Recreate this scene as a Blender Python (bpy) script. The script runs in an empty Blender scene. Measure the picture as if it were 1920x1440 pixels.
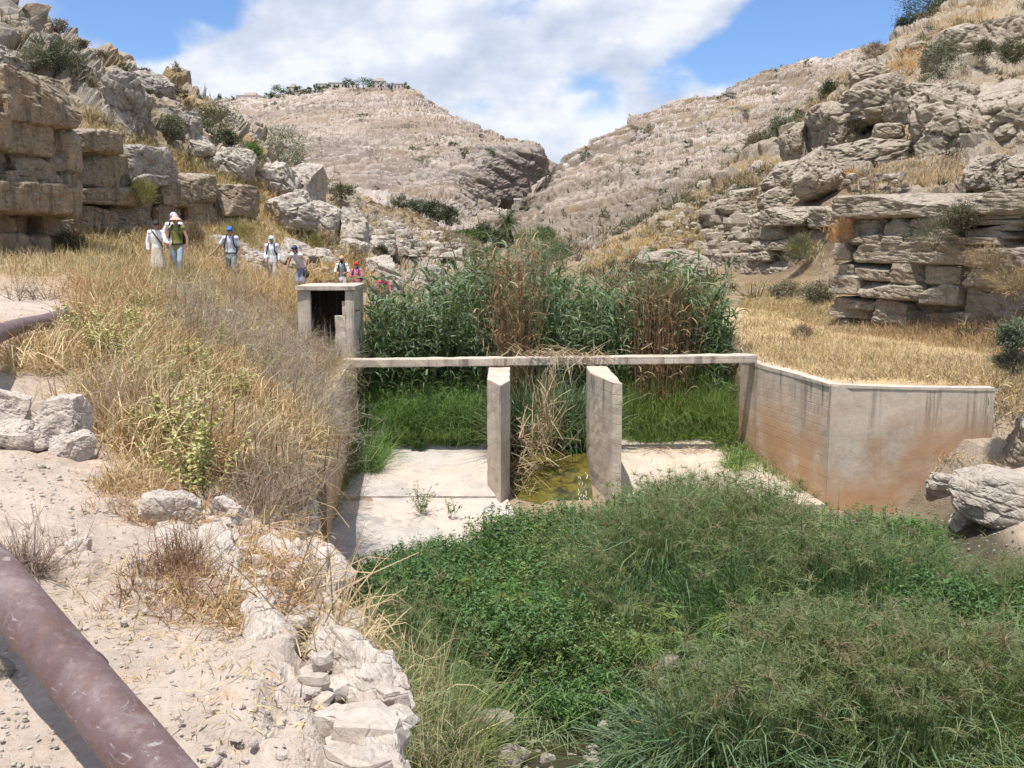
import bpy, bmesh, math, random
import numpy as np
from mathutils import Vector, Matrix

random.seed(7)
RNG = np.random.default_rng(11)
scn = bpy.context.scene
COL = scn.collection

# ------------------------------------------------------------------ camera
FPX, PITCH, EYE = 1850.0, math.radians(8.3), 1.6
cam_d = bpy.data.cameras.new('camera')
cam_d.sensor_width = 36.0
cam_d.lens = 36.0 * FPX / 1920.0
cam_d.clip_start = 0.05
cam_d.clip_end = 6000.0
cam = bpy.data.objects.new('camera', cam_d)
COL.objects.link(cam)
cam.location = (0, 0, EYE)
cam.rotation_euler = (math.radians(90) - PITCH, 0, 0)
scn.camera = cam

# ------------------------------------------------------------------ light
SUN_EL, SUN_AZ = 73.0, -150.0      # azimuth measured clockwise from the view direction (+y)
saz, sel = math.radians(SUN_AZ), math.radians(SUN_EL)
SUN_DIR = Vector((math.sin(saz) * math.cos(sel), math.cos(saz) * math.cos(sel), math.sin(sel)))
sun_d = bpy.data.lights.new('sun', 'SUN')
sun_d.energy = 4.6
sun_d.angle = math.radians(0.53)
sun_d.color = (1.0, 0.955, 0.89)
sun = bpy.data.objects.new('sun', sun_d)
COL.objects.link(sun)
sun.rotation_euler = SUN_DIR.to_track_quat('Z', 'Y').to_euler()
sun.location = (0, 0, 60)

scn.view_settings.view_transform = 'Standard'
scn.view_settings.look = 'None'
scn.view_settings.gamma = 1.0
scn.view_settings.use_curve_mapping = False
scn.view_settings.exposure = 0.40
scn.cycles.max_bounces = 5
scn.cycles.diffuse_bounces = 3
scn.cycles.transparent_max_bounces = 6
scn.cycles.use_denoising = True
scn.cycles.use_adaptive_sampling = True
scn.cycles.adaptive_threshold = 0.025
scn.cycles.adaptive_min_samples = 16


# ------------------------------------------------------------------ node helper
class NT:
    def __init__(self, tree):
        self.t = tree
        tree.nodes.clear()

    def n(self, typ, ins=None, **kw):
        nd = self.t.nodes.new(typ)
        for k, v in kw.items():
            setattr(nd, k, v)
        for k, v in (ins or {}).items():
            s = nd.inputs[k]
            if isinstance(v, bpy.types.NodeSocket):
                self.t.links.new(v, s)
            elif v is not None:
                s.default_value = v
        return nd

    def math(self, op, a, b=None, clamp=False):
        nd = self.t.nodes.new('ShaderNodeMath')
        nd.operation = op
        nd.use_clamp = clamp
        for i, v in enumerate((a, b)):
            if v is None:
                continue
            if isinstance(v, bpy.types.NodeSocket):
                self.t.links.new(v, nd.inputs[i])
            else:
                nd.inputs[i].default_value = v
        return nd.outputs[0]

    def ramp(self, fac, stops, interp='LINEAR'):
        nd = self.t.nodes.new('ShaderNodeValToRGB')
        nd.color_ramp.interpolation = interp
        els = nd.color_ramp.elements
        while len(els) < len(stops):
            els.new(0.5)
        for e, (p, c) in zip(els, stops):
            e.position = p
            if not isinstance(c, (tuple, list)):
                c = (c, c, c)
            e.color = (c[0], c[1], c[2], 1)
        self.t.links.new(fac, nd.inputs[0])
        return nd.outputs[0]

    def mix(self, fac, a, b, blend='MIX'):
        nd = self.t.nodes.new('ShaderNodeMix')
        nd.data_type = 'RGBA'
        nd.blend_type = blend
        nd.clamp_factor = True
        for i, v in ((0, fac), (6, a), (7, b)):
            if isinstance(v, bpy.types.NodeSocket):
                self.t.links.new(v, nd.inputs[i])
            elif i == 0:
                nd.inputs[i].default_value = v
            else:
                nd.inputs[i].default_value = (v[0], v[1], v[2], 1)
        return nd.outputs[2]

    def noise(self, vec, scale, detail=6, rough=0.6, dist=0.0):
        return self.n('ShaderNodeTexNoise', {'Vector': vec, 'Scale': scale, 'Detail': detail,
                                             'Roughness': rough, 'Distortion': dist}).outputs['Fac']

    def maprange(self, v, a, b, c=0.0, d=1.0, smooth=True):
        return self.n('ShaderNodeMapRange', {'Value': v, 'From Min': a, 'From Max': b, 'To Min': c, 'To Max': d},
                      interpolation_type='SMOOTHSTEP' if smooth else 'LINEAR').outputs[0]


# ------------------------------------------------------------------ pixel <-> world
CP, SP = math.cos(PITCH), math.sin(PITCH)


def ray(u, v):
    a = (np.asarray(u, float) - 960.0) / FPX
    b = (720.0 - np.asarray(v, float)) / FPX
    a, b = np.broadcast_arrays(a, b)
    return np.stack([a, CP + b * SP, -SP + b * CP], -1)


def at(u, v, Y):
    d = ray(u, v)
    Y = np.asarray(Y, float)
    return np.array([0, 0, EYE]) + d * (Y / d[..., 1])[..., None]


def pt(u, v, Y):
    return Vector(at(u, v, Y))


def on_z(u, v, z):
    d = ray(u, v)
    t = (z - EYE) / d[..., 2]
    return np.array([0, 0, EYE]) + d * np.asarray(t)[..., None]


def proj(P):
    P = np.asarray(P, float)
    q = P - np.array([0, 0, EYE])
    dep = q[..., 1] * CP - q[..., 2] * SP
    up = q[..., 1] * SP + q[..., 2] * CP
    dep = np.where(np.abs(dep) < 1e-4, 1e-4, dep)
    return 960 + FPX * q[..., 0] / dep, 720 - FPX * up / dep, dep


def inpoly(u, v, poly):
    res = np.zeros(np.shape(u), bool)
    n = len(poly)
    for i in range(n):
        x0, y0 = poly[i]
        x1, y1 = poly[(i + 1) % n]
        if y0 == y1:
            continue
        c = ((y0 > v) != (y1 > v)) & (u < (x1 - x0) * (v - y0) / (y1 - y0) + x0)
        res ^= c
    return res


# ------------------------------------------------------------------ sky
def build_world():
    w = bpy.data.worlds.new('World')
    scn.world = w
    w.use_nodes = True
    T = NT(w.node_tree)
    sky = T.n('ShaderNodeTexSky', sky_type='NISHITA')
    sky.sun_disc = False
    sky.sun_elevation = sel
    sky.sun_rotation = saz
    sky.altitude = 200
    sky.air_density = 1.0
    sky.dust_density = 0.6
    sky.ozone_density = 1.5
    tc = T.n('ShaderNodeTexCoord').outputs['Generated']
    sep = T.n('ShaderNodeSeparateXYZ', {0: tc})
    # squash the dome a little so that the clouds lie flat
    sq = T.n('ShaderNodeVectorMath', {0: tc, 1: (1, 1, 1.7)}, operation='MULTIPLY').outputs[0]
    sq = T.n('ShaderNodeVectorMath', {0: sq}, operation='NORMALIZE').outputs[0]
    nA = T.noise(sq, 3.4, 3, 0.5)
    nB = T.noise(sq, 10.0, 9, 0.58)
    dens = T.math('ADD', T.math('MULTIPLY', T.math('SUBTRACT', nA, 0.5), 1.5), T.math('MULTIPLY', T.math('SUBTRACT', nB, 0.5), 1.9))
    dens = T.math('ADD', dens, 0.13)
    # open blue gaps and thick cloud masses: (pixel u, v, radius in degrees, weight)
    spots = [(1640, 30, 4.4, -1.25), (1560, 60, 3.2, -1.0), (1420, 110, 2.2, -0.8), (1400, 60, 1.6, -0.3),
             (1130, 215, 1.3, -0.45), (1300, 85, 1.4, -.5), (1290, 135, 1.9, -0.75), (330, 40, 2.3, -0.95), (190, 20, 2.0, -0.8), (270, 90, 1.2, -0.5),
             (445, 15, 1.4, -0.7), (945, -5, 1.9, -1.0), (930, 195, 1.8, -0.4), (1070, 185, 2.2, -0.55), (870, 205, 1.3, -0.3),
             (1780, -40, 4, -0.9),
             (700, 90, 7.5, 0.75), (520, 130, 4.5, 0.5), (960, 90, 5.0, 0.45), (1200, 60, 3.0, 0.5), (1230, 240, 3.2, 0.5), (80, 70, 3, 0.5),
             (1100, 260, 3.0, 0.45), (970, 245, 1.6, 0.4), (1320, 30, 3.0, 0.5), (1370, 170, 2.2, 0.4)]
    for (u, v, r, wt) in spots:
        d = Vector(ray(u, v))
        d.z *= 1.7
        d.normalize()
        dot = T.n('ShaderNodeVectorMath', {0: sq, 1: tuple(d)}, operation='DOT_PRODUCT').outputs['Value']
        m = T.maprange(dot, math.cos(math.radians(r * 1.75)), 1.0, 0.0, wt)
        dens = T.math('ADD', dens, m)
    mask = T.maprange(dens, -0.36, 0.46)
    # inner relief of the clouds: puffs lit from above, greyer bellies
    low = T.n('ShaderNodeVectorMath', {0: sq, 1: (0, 0, 0.035)}, operation='ADD').outputs[0]
    nL = T.noise(low, 10.0, 9, 0.58)
    relief = T.math('ADD', T.math('MULTIPLY', T.math('SUBTRACT', nB, nL), 1.5), T.math('MULTIPLY', T.math('SUBTRACT', T.noise(sq, 5.0, 5, .5), 0.5), 2.0))
    relief = T.math('ADD', relief, 0.52)
    ccol = T.ramp(relief, [(0.12, (4.5, 5.0, 6.2)), (0.48, (5.7, 6.15, 7.0)), (0.80, (7.4, 7.6, 7.9))])
    skyc = T.mix(1.0, sky.outputs[0], (.80, .98, 1.28), 'MULTIPLY')
    c = T.mix(T.math('MULTIPLY', mask, 0.94), skyc, ccol)
    bg = T.n('ShaderNodeBackground', {'Color': c, 'Strength': 0.1})
    T.n('ShaderNodeOutputWorld', {'Surface': bg.outputs[0]})


build_world()


# ------------------------------------------------------------------ numpy noise
def _h(ix, iy, iz, seed):
    with np.errstate(over='ignore'):
        h = (ix.astype(np.uint32) * np.uint32(374761393) + iy.astype(np.uint32) * np.uint32(668265263)
             + iz.astype(np.uint32) * np.uint32(2246822519) + np.uint32(seed * 3266489917 & 0xffffffff))
        h = (h ^ (h >> np.uint32(13))) * np.uint32(1274126177)
        h = (h ^ (h >> np.uint32(15))) * np.uint32(2654435761)
        h = h ^ (h >> np.uint32(16))
    return h.astype(np.float64) / 4294967295.0


def vnoise(p, seed=0):
    i = np.floor(p).astype(np.int64)
    f = p - i
    w = f * f * f * (f * (f * 6 - 15) + 10)
    r = 0
    for dx in (0, 1):
        wx = w[..., 0] if dx else 1 - w[..., 0]
        for dy in (0, 1):
            wy = w[..., 1] if dy else 1 - w[..., 1]
            for dz in (0, 1):
                wz = w[..., 2] if dz else 1 - w[..., 2]
                r = r + wx * wy * wz * _h(i[..., 0] + dx, i[..., 1] + dy, i[..., 2] + dz, seed)
    return r * 2 - 1


def fbm(p, octv=4, gain=0.5, lac=2.03, seed=0):
    a, s, r = 1.0, 0.0, 0
    for o in range(octv):
        r = r + a * vnoise(p, seed + o * 17)
        s += a
        a *= gain
        p = p * lac + 3.1
    return r / s * 1.5


def worley(p, seed=0):
    i = np.floor(p).astype(np.int64)
    f1 = np.full(p.shape[:-1], 9.0)
    f2 = np.full(p.shape[:-1], 9.0)
    cid = np.zeros(p.shape[:-1])
    for dx in (-1, 0, 1):
        for dy in (-1, 0, 1):
            for dz in (-1, 0, 1):
                cx, cy, cz = i[..., 0] + dx, i[..., 1] + dy, i[..., 2] + dz
                hx = _h(cx, cy, cz, seed)
                q = np.stack([cx + hx, cy + _h(cx, cy, cz, seed + 1), cz + _h(cx, cy, cz, seed + 2)], -1) - p
                d = np.sqrt((q ** 2).sum(-1))
                nearer = d < f1
                f2 = np.where(nearer, f1, np.minimum(f2, d))
                cid = np.where(nearer, hx, cid)
                f1 = np.where(nearer, d, f1)
    return f1, f2, cid


def sstep(x, a, b):
    t = np.clip((x - a) / (b - a), 0, 1)
    return t * t * (3 - 2 * t)


# ------------------------------------------------------------------ mesh helpers
def tag(o, label=None, cat=None, group=None, kind=None):
    if label:
        o['label'] = label
    if cat:
        o['category'] = cat
    if group:
        o['group'] = group
    if kind:
        o['kind'] = kind
    return o


def obj(name, me, mat=None, parent=None, loc=None, rot=None):
    o = bpy.data.objects.new(name, me)
    COL.objects.link(o)
    if mat is not None and me is not None and not me.materials:
        me.materials.append(mat)
    if parent is not None:
        o.parent = parent
    if loc is not None:
        o.location = loc
    if rot is not None:
        o.rotation_euler = rot
    return o


def empty(name, loc=(0, 0, 0), rz=0.0):
    o = bpy.data.objects.new(name, None)
    o.empty_display_size = 0.2
    COL.objects.link(o)
    o.location = loc
    o.rotation_euler = (0, 0, rz)
    return o


def raw_mesh(name, V, F, smooth=True):
    """V (n,3); F (m,k) all faces with the same corner count"""
    V = np.ascontiguousarray(V, np.float32)
    F = np.ascontiguousarray(F, np.int32)
    me = bpy.data.meshes.new(name)
    m, k = F.shape
    me.vertices.add(len(V))
    me.vertices.foreach_set('co', V.ravel())
    me.loops.add(m * k)
    me.loops.foreach_set('vertex_index', F.ravel())
    me.polygons.add(m)
    me.polygons.foreach_set('loop_start', np.arange(0, m * k, k, dtype=np.int32))
    try:
        me.polygons.foreach_set('loop_total', np.full(m, k, np.int32))
    except Exception:
        pass
    me.polygons.foreach_set('use_smooth', np.full(m, smooth, bool))
    me.update(calc_edges=True)
    return me


def set_attr(me, name, arr):
    a = me.attributes.new(name, 'FLOAT', 'POINT')
    a.data.foreach_set('value', np.ascontiguousarray(arr, np.float32).ravel())


def set_col(me, arr):
    arr = np.asarray(arr, np.float32)
    c = np.ones((len(arr), 4), np.float32)
    c[:, :3] = arr
    a = me.color_attributes.new('col', 'FLOAT_COLOR', 'POINT')
    a.data.foreach_set('color', c.ravel())


def grid_faces(nu, nt):
    idx = np.arange(nu * nt).reshape(nu, nt)
    return np.stack([idx[:-1, :-1], idx[1:, :-1], idx[1:, 1:], idx[:-1, 1:]], -1).reshape(-1, 4)


def grid_normals(P):
    du = np.gradient(P, axis=0)
    dt = np.gradient(P, axis=1)
    n = np.cross(du, dt)
    return n / (np.linalg.norm(n, axis=-1, keepdims=True) + 1e-9)


def catmull(K, ts):
    """K (n, ...) keys, ts in [0, n-1]"""
    n = len(K)
    i = np.clip(np.floor(ts).astype(int), 0, n - 2)
    f = (ts - i)
    sh = (-1,) + (1,) * (K.ndim - 1)
    f = f.reshape(sh)
    p0, p1, p2, p3 = K[np.maximum(i - 1, 0)], K[i], K[i + 1], K[np.minimum(i + 2, n - 1)]
    m1 = (p2 - p0) * 0.5
    m2 = (p3 - p1) * 0.5
    # clamp tangents so that the loft does not overshoot
    d = p2 - p1
    m1 = np.where(m1 * d <= 0, 0, np.sign(m1) * np.minimum(np.abs(m1), 2.5 * np.abs(d)))
    m2 = np.where(m2 * d <= 0, 0, np.sign(m2) * np.minimum(np.abs(m2), 2.5 * np.abs(d)))
    f2, f3 = f * f, f * f * f
    return (2 * f3 - 3 * f2 + 1) * p1 + (f3 - 2 * f2 + f) * m1 + (-2 * f3 + 3 * f2) * p2 + (f3 - f2) * m2


def img_loft(rows, us, segs):
    """rows of (u, v, Y) triples; returns P (len(us), nt, 3)"""
    K = []
    for r in rows:
        r = sorted(r)
        ru = np.array([q[0] for q in r], float)
        k = np.interp(us, ru, np.arange(len(ru)))
        arr = np.array([[q[1], math.log(q[2])] for q in r], float)
        K.append(catmull(arr, k))
    K = np.array(K)                                   # rows, us, 2
    ts = np.concatenate([np.linspace(i, i + 1, s, endpoint=False) for i, s in enumerate(segs)] + [[len(rows) - 1.0]])
    G = catmull(K, ts)                                # nt, us, 2
    G = np.transpose(G, (1, 0, 2))
    return at(us[:, None] + 0 * G[..., 0], G[..., 0], np.exp(G[..., 1]))
# ------------------------------------------------------------------ materials for ground and rock
def coords(T):
    return T.n('ShaderNodeNewGeometry').outputs['Position']


def mat_terrain(name, s=1.0, bump=0.5, speck=0.25, rough=0.95):
    m = bpy.data.materials.new(name)
    m.use_nodes = True
    T = NT(m.node_tree)
    p = coords(T)
    col = T.n('ShaderNodeAttribute', attribute_name='col').outputs['Color']
    n1 = T.noise(p, 1.3 * s, 8, 0.65)
    n2 = T.noise(p, 9.0 * s, 6, 0.7)
    n3 = T.noise(p, 0.25 * s, 4, 0.6)
    f = T.math('ADD', T.math('MULTIPLY', n1, 0.7), T.math('MULTIPLY', n2, 0.7))
    f = T.math('ADD', f, T.math('MULTIPLY', n3, 0.3))
    g = T.ramp(T.math('MULTIPLY', f, 0.6), [(0.30, 0.62), (0.5, 0.98), (0.66, 1.25)])
    c = T.mix(1.0, col, g, 'MULTIPLY')
    # weathered warm and grey stains
    st = T.maprange(T.noise(p, 0.8 * s, 7, 0.7, 0.4), 0.52, 0.68)
    c = T.mix(T.math('MULTIPLY', st, 0.30), c, T.mix(1.0, c, (1.05, 0.80, 0.58), 'MULTIPLY'))
    sp = T.maprange(T.noise(p, 22 * s, 4, 0.75), 0.60, 0.70)
    c = T.mix(T.math('MULTIPLY', sp, speck), c, (0.10, 0.085, 0.07))
    h = T.math('ADD', T.math('MULTIPLY', n1, 0.6), T.math('MULTIPLY', n2, 0.35))
    h = T.math('ADD', h, T.math('MULTIPLY', T.noise(p, 40 * s, 3, 0.7), 0.12))
    b = T.n('ShaderNodeBump', {'Strength': bump, 'Distance': 0.25 / s, 'Height': h})
    bs = T.n('ShaderNodeBsdfPrincipled', {'Base Color': c, 'Roughness': rough, 'Normal': b.outputs[0],
                                          'Specular IOR Level': 0.15})
    T.n('ShaderNodeOutputMaterial', {'Surface': bs.outputs[0]})
    return m


M_NEAR = mat_terrain('trampled earth', 2.4, 0.75, 0.12)
M_SLOPE = mat_terrain('rocky slope', 0.9, 0.8, 0.18)
M_FAR = mat_terrain('far rocky hillside', 0.16, 0.9, 0.22)


def mixc(a, b, f):
    f = np.asarray(f)[..., None]
    return np.asarray(a) * (1 - f) + np.asarray(b) * f


def rocky(P, cell, amp, seed, cover=0.0, flat=2.0, lo=0.06, hi=0.30):
    """broken rock: returns outward displacement and a mask of bare stone"""
    w = np.stack([fbm(P / (cell * 6) + 7 * k, 2, seed=seed + 30 * k) for k in range(3)], -1) * cell * 1.6
    q = (P + w) / np.array([cell * 1.5, cell, cell / flat])
    f1, f2, cid = worley(q, seed)
    cov = fbm(P / (cell * 9) + 2.2, 3, seed=seed + 5)
    body = sstep(f2 - f1, lo, hi)
    keep = sstep(cid - 0.45 + cov * 0.7 + cover, -0.06, 0.06)
    m = body * keep
    fine = fbm(P / (cell * 0.45), 3, seed=seed + 9) + .6 * fbm(P / (cell * 1.6), 2, seed=seed + 19)
    d = amp * (m * (0.45 + 0.9 * cid) + 0.22 * fine * (0.3 + m))
    return d, m


def add_patch(name, P, mat, disp=None, col=None, label=None, flip=False, kind='structure'):
    N = grid_normals(P)
    c = np.array([0, 0, EYE + 12.0])
    s = np.sign(((c - P) * N).sum(-1, keepdims=True).mean())
    N = N * (s if s != 0 else 1)
    Q = P + N * disp[..., None] if disp is not None else P
    F = grid_faces(P.shape[0], P.shape[1])
    if s < 0:
        F = F[:, ::-1]
    me = raw_mesh(name, Q.reshape(-1, 3), F, smooth=False)
    if col is not None:
        set_col(me, col.reshape(-1, 3))
    o = obj(name, me, mat)
    tag(o, label, None, None, kind)
    return Q, N


C_STONE = np.array([0.47, 0.41, 0.34])
C_PALE = np.array([0.60, 0.53, 0.455])
C_SOIL = np.array([0.36, 0.275, 0.19])
C_GOLD = np.array([0.42, 0.29, 0.13])
C_GREYV = np.array([0.115, 0.115, 0.08])

# one broad sheet under everything, out to the horizon
me = raw_mesh('ground', [(-3000, -500, -9), (3000, -500, -9), (3000, 5000, -9), (-3000, 5000, -9)], [(0, 1, 2, 3)])
set_col(me, np.tile(C_SOIL, (4, 1)))
tag(obj('ground', me, M_FAR), 'bare tan earth under the whole valley', kind='structure')


# ------------------------------------------------------------------ near ground: path, ledge, gully, right terrace
ST = {  # y: K0 far left .. K3 ledge edge, K4 slope foot, K5 stream, K6 right foot, K7 right bank top, K8 far right
    -4: [(-14, 1.2), (-6, .3), (-2, .02), (1.0, -.05), (1.15, -5.1), (5, -5.2), (9, -5), (14, -2), (32, 0)],
    1.0: [(-13, 1.2), (-5.4, .25), (-1.8, .0), (.10, -.02), (.15, -5.0), (4.5, -5.1), (9, -4.9), (13.5, -2), (32, 0)],
    3.4: [(-14, 1.4), (-5.2, .3), (-1.9, .02), (-.42, -.02), (-.40, -4.95), (4, -5.0), (8.5, -4.8), (12.5, -2), (32, 0)],
    5.4: [(-15, 1.6), (-5.2, .42), (-2.4, .05), (-1.02, -.28), (-1.0, -4.85), (3.5, -4.95), (8, -4.75), (11.8, -2.2), (32, 0)],
    7.4: [(-16, 1.8), (-5.8, .48), (-3.2, .05), (-1.72, -.62), (-1.62, -4.75), (3, -4.9), (7.6, -4.7), (11.2, -2.4), (32, 0)],
    11.5: [(-18, 1.8), (-7.0, .6), (-4.7, .2), (-2.55, -1.25), (-2.35, -4.7), (2, -4.85), (7.2, -4.6), (10.8, -2.6), (32, -.3)],
    15: [(-20, 1.8), (-9, .66), (-6, .25), (-3.1, -1.4), (-2.75, -4.55), (1.5, -4.7), (7.9, -4.45), (10.6, -2.8), (32, -.4)],
    18: [(-22, 1.8), (-11, .72), (-7, .3), (-3.85, -1.5), (-3.75, -4.45), (1.2, -4.55), (8.4, -4.3), (10.4, -2.85), (32, -.6)],
    20.2: [(-23, 1.8), (-12, .76), (-7.4, .32), (-4.32, -1.46), (-4.22, -4.3), (1.2, -4.3), (8.9, -4.2), (10.3, -2.85), (32, -.8)],
    21.4: [(-24, 1.8), (-12.4, .78), (-7.6, .33), (-4.42, -1.46), (-4.34, -4.1), (1.2, -4.25), (6.90, -4.25), (7.0, -1.56), (32, -1.0)],
    25.0: [(-26, 1.9), (-14, .8), (-8.4, .35), (-4.72, -1.42), (-4.62, -3.85), (1.2, -4.0), (6.26, -3.85), (6.4, -1.5), (32, -1.1)],
    28: [(-28, 1.9), (-15, .85), (-9.2, .42), (-4.6, -1.2), (-4.2, -3.3), (1.2, -3.5), (6.0, -3.3), (6.8, -1.42), (34, -1.2)],
    34: [(-30, 2.0), (-17, 1.0), (-10.5, .68), (-4.9, -1.25), (-3.6, -2.9), (1.2, -3.0), (5.6, -2.8), (7.2, -1.4), (36, -1.3)],
    48: [(-34, 2.2), (-22, 1.3), (-14, .1), (-5.4, -1.1), (-3, -2.0), (1.5, -2.2), (5.0, -2.0), (7.5, -1.25), (40, -1.2)],
    75: [(-40, 2), (-28, 1.2), (-14, .2), (-6, -.5), (-3, -1.4), (1.5, -1.5), (5.0, -1.3), (9, -1.0), (45, 0)],
    135: [(-60, 2), (-45, 1.2), (-30, .2), (-20, -.3), (-8, -.5), (1.5, -.6), (12.0, -.5), (25, -.3), (70, 0)],
}
NY = 300
ys = sorted(ST)
yy = np.concatenate([np.linspace(-4, 1.2, 24, endpoint=False), 1.2 * (134.0 / 1.2) ** np.linspace(0, 1, NY)])
KK = np.array([ST[y] for y in ys], float)             # st, key, 2
kpos = np.interp(yy, ys, np.arange(len(ys)))
KY = catmull(KK, kpos)                                # ny, key, 2
seg = [20, 34, 110, 70, 34, 30, 34, 40]
ts = np.concatenate([np.linspace(i, i + 1, s, endpoint=False) for i, s in enumerate(seg)] + [[8.0]])
xz = np.transpose(KY, (1, 0, 2))                      # key, ny, 2
i0 = np.clip(np.floor(ts).astype(int), 0, 7)
ff = (ts - i0)[:, None, None]
LIN = xz[i0] * (1 - ff) + xz[i0 + 1] * ff
CAT = catmull(xz, ts)
XZ = 0.8 * LIN + 0.2 * CAT
NEARP = np.stack([XZ[..., 0], np.broadcast_to(yy, XZ.shape[:2]), XZ[..., 1]], -1)   # nt(x), ny, 3
tcol = np.broadcast_to(ts[:, None], XZ.shape[:2])
PX, PY, PZ = NEARP[..., 0], NEARP[..., 1], NEARP[..., 2]

ledge = np.exp(-((tcol - 2.95) / 0.30) ** 2) * sstep(PY, 22, 12)          # limestone edge of the path
cliffy = sstep(tcol, 2.7, 3.0) * sstep(tcol, 4.0, 3.7) * sstep(PY, 19, 14)
f1, f2, cid = worley((NEARP + 0.25 * np.stack([fbm(NEARP * 1.2 + 9 * k, 2, seed=3 + k) for k in range(3)], -1)) / np.array([.75, .75, .42]), 5)
blocks = sstep(f2 - f1, 0.02, 0.22) * (0.3 + cid)
h1, h2, hid = worley((NEARP + .1 * np.stack([fbm(NEARP * 3 + 9 * k, 2, seed=13 + k) for k in range(3)], -1)) / np.array([.26, .26, .16]), 8)
blocks2 = sstep(h2 - h1, 0.02, 0.2) * (0.2 + hid)
lumps = fbm(NEARP * 0.9, 4, seed=21)
micro = fbm(NEARP * 5.5, 3, seed=22)
DN = 0.05 * lumps + 0.014 * micro
DN += ledge * (0.12 * blocks + .07 * blocks2 + 0.05 * lumps + .03 * micro - 0.09) * sstep(PY, .5, 2.5) + cliffy * (0.05 * blocks + .05 * blocks2 + 0.05 * lumps - .16)
# low bare stones showing through the path
g1, g2, gid = worley(NEARP / np.array([.34, .34, .3]), 41)
peb = sstep(g2 - g1, 0.03, 0.3) * sstep(gid, .55, .75) * sstep(fbm(NEARP * .5, 2, seed=77), -.1, .4)
DN += 0.035 * peb * sstep(tcol, 1.2, 1.8) * sstep(tcol, 3.3, 3.0)
flatz = sstep(tcol, 3.95, 4.1) * sstep(tcol, 6.05, 5.95) * sstep(PY, 18.5, 19.5) * sstep(PY, 26, 25)
DN *= 1 - flatz * 0.97
wallz = sstep(PY, 17.5, 19) * sstep(PY, 27, 26)
DN *= 1 - wallz * sstep(np.abs(tcol - 3.5), .75, .5)
DN *= 1 - sstep(PY, 20, 20.6) * sstep(PY, 27, 26) * sstep(np.abs(tcol - 6.5), .75, .5)

path_c = mixc(np.array([0.43, 0.345, 0.28]), np.array([0.545, 0.46, 0.39]), np.clip(0.5 + 0.7 * fbm(NEARP * 0.7, 4, seed=31), 0, 1))
rockc = mixc(np.array([.43, .36, .30]), np.array([.60, .525, .46]), np.clip(.5 + fbm(NEARP * 2.2, 4, seed=33), 0, 1))
c = path_c
slope_l = sstep(tcol, 2.05, 2.3) * sstep(PY, 6.8, 9)
c = mixc(c, np.array([.30, .225, .15]), slope_l * .9)
c = mixc(c, rockc, np.clip(ledge * 1.3 + cliffy, 0, 1))
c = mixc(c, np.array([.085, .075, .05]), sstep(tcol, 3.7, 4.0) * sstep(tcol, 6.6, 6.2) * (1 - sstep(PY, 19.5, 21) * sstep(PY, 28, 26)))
c = mixc(c, np.array([.52, .435, .35]), sstep(tcol, 6.25, 6.7) * sstep(PY, 21, 19.8))
gold = mixc(np.array([.40, .285, .15]), np.array([.52, .40, .25]), np.clip(.5 + fbm(NEARP * .4, 3, seed=35), 0, 1))
c = mixc(c, gold, sstep(tcol, 6.9, 7.05) * sstep(PY, 20.6, 21.3))
c = mixc(c, np.array([.35, .26, .16]), sstep(tcol, 2.3, 2.0) * sstep(PY, 17, 21) * .7)
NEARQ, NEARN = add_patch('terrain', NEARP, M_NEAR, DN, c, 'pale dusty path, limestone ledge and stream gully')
NEAR = dict(Q=NEARQ, t=tcol, y=PY)


# ------------------------------------------------------------------ far central mountain
HILLQ = []


def U(a, b, n):
    return np.linspace(a, b, n)


def hill(name, rows, us, segs, mat, cell, amp, seed, cover, rockcol, soilcol, label, back=(60, -25), flat=2.0, extra=None, bed=None, tilt=.12, curv=0.0, x0=0.0, lamp=.9):
    P = img_loft(rows, us, segs)
    # run the hill down behind its skyline
    last = P[:, -1]
    B = []
    for k in range(1, 7):
        q = last.copy()
        s = (last[:, 1] + back[0] * k / 3) / last[:, 1]
        q[:, 0] *= s
        q[:, 1] *= s
        q[:, 2] += back[1] * (k / 6) ** 1.6 - 0.1 * k
        B.append(q)
    sk = P[:, :1].copy()
    sk[..., 1] *= .96
    sk[..., 2] -= 3.5
    P = np.concatenate([sk, P, np.stack(B, 1)], 1)
    d, m = rocky(P, cell, amp, seed, cover, flat)
    d2, m2 = rocky(P + 31.0, cell * 2.7, amp * 1.5, seed + 50, cover - .15, flat)
    zb = (P[..., 2] + P[..., 0] * tilt + curv * (P[..., 0] - x0) ** 2 + cell * 1.0 * fbm(P / (cell * 7), 3, seed=seed + 70)) / (bed or cell * 1.1)
    fr = zb - np.floor(zb)
    led = sstep(fr, .0, .12) * (1 - fr) * sstep(fbm(P / (cell * 7) + 9, 2, seed=seed + 71), -.35, .1)
    d = d + d2 + led * amp * lamp
    m = np.maximum(m, m2 * .8)
    m = np.clip(m * (.72 + .5 * led) * np.clip(.8 + .7 * fbm(P / (cell * 18) + 3, 3, seed=seed + 77), .25, 1.2), 0, 1)
    if extra is not None:
        r = extra(P, d, m)
        d, m = r[0], r[1]
        over = r[2] if len(r) > 2 else None
    else:
        over = None
    v = np.clip(0.5 + 0.6 * fbm(P / (cell * 8), 4, seed=seed + 3), 0, 1)
    rc = mixc(rockcol[0], rockcol[1], v)
    v2 = np.clip(0.5 + 0.8 * fbm(P / (cell * 14) + 5, 3, seed=seed + 8), 0, 1)
    sc = mixc(soilcol[0], soilcol[1], v2)
    col = mixc(sc, rc, m)
    if over is not None:
        col = mixc(col, over[1], over[0])
    r = add_patch(name, P, mat, d, col, label)
    HILLQ.append(r[0])
    return r


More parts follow.
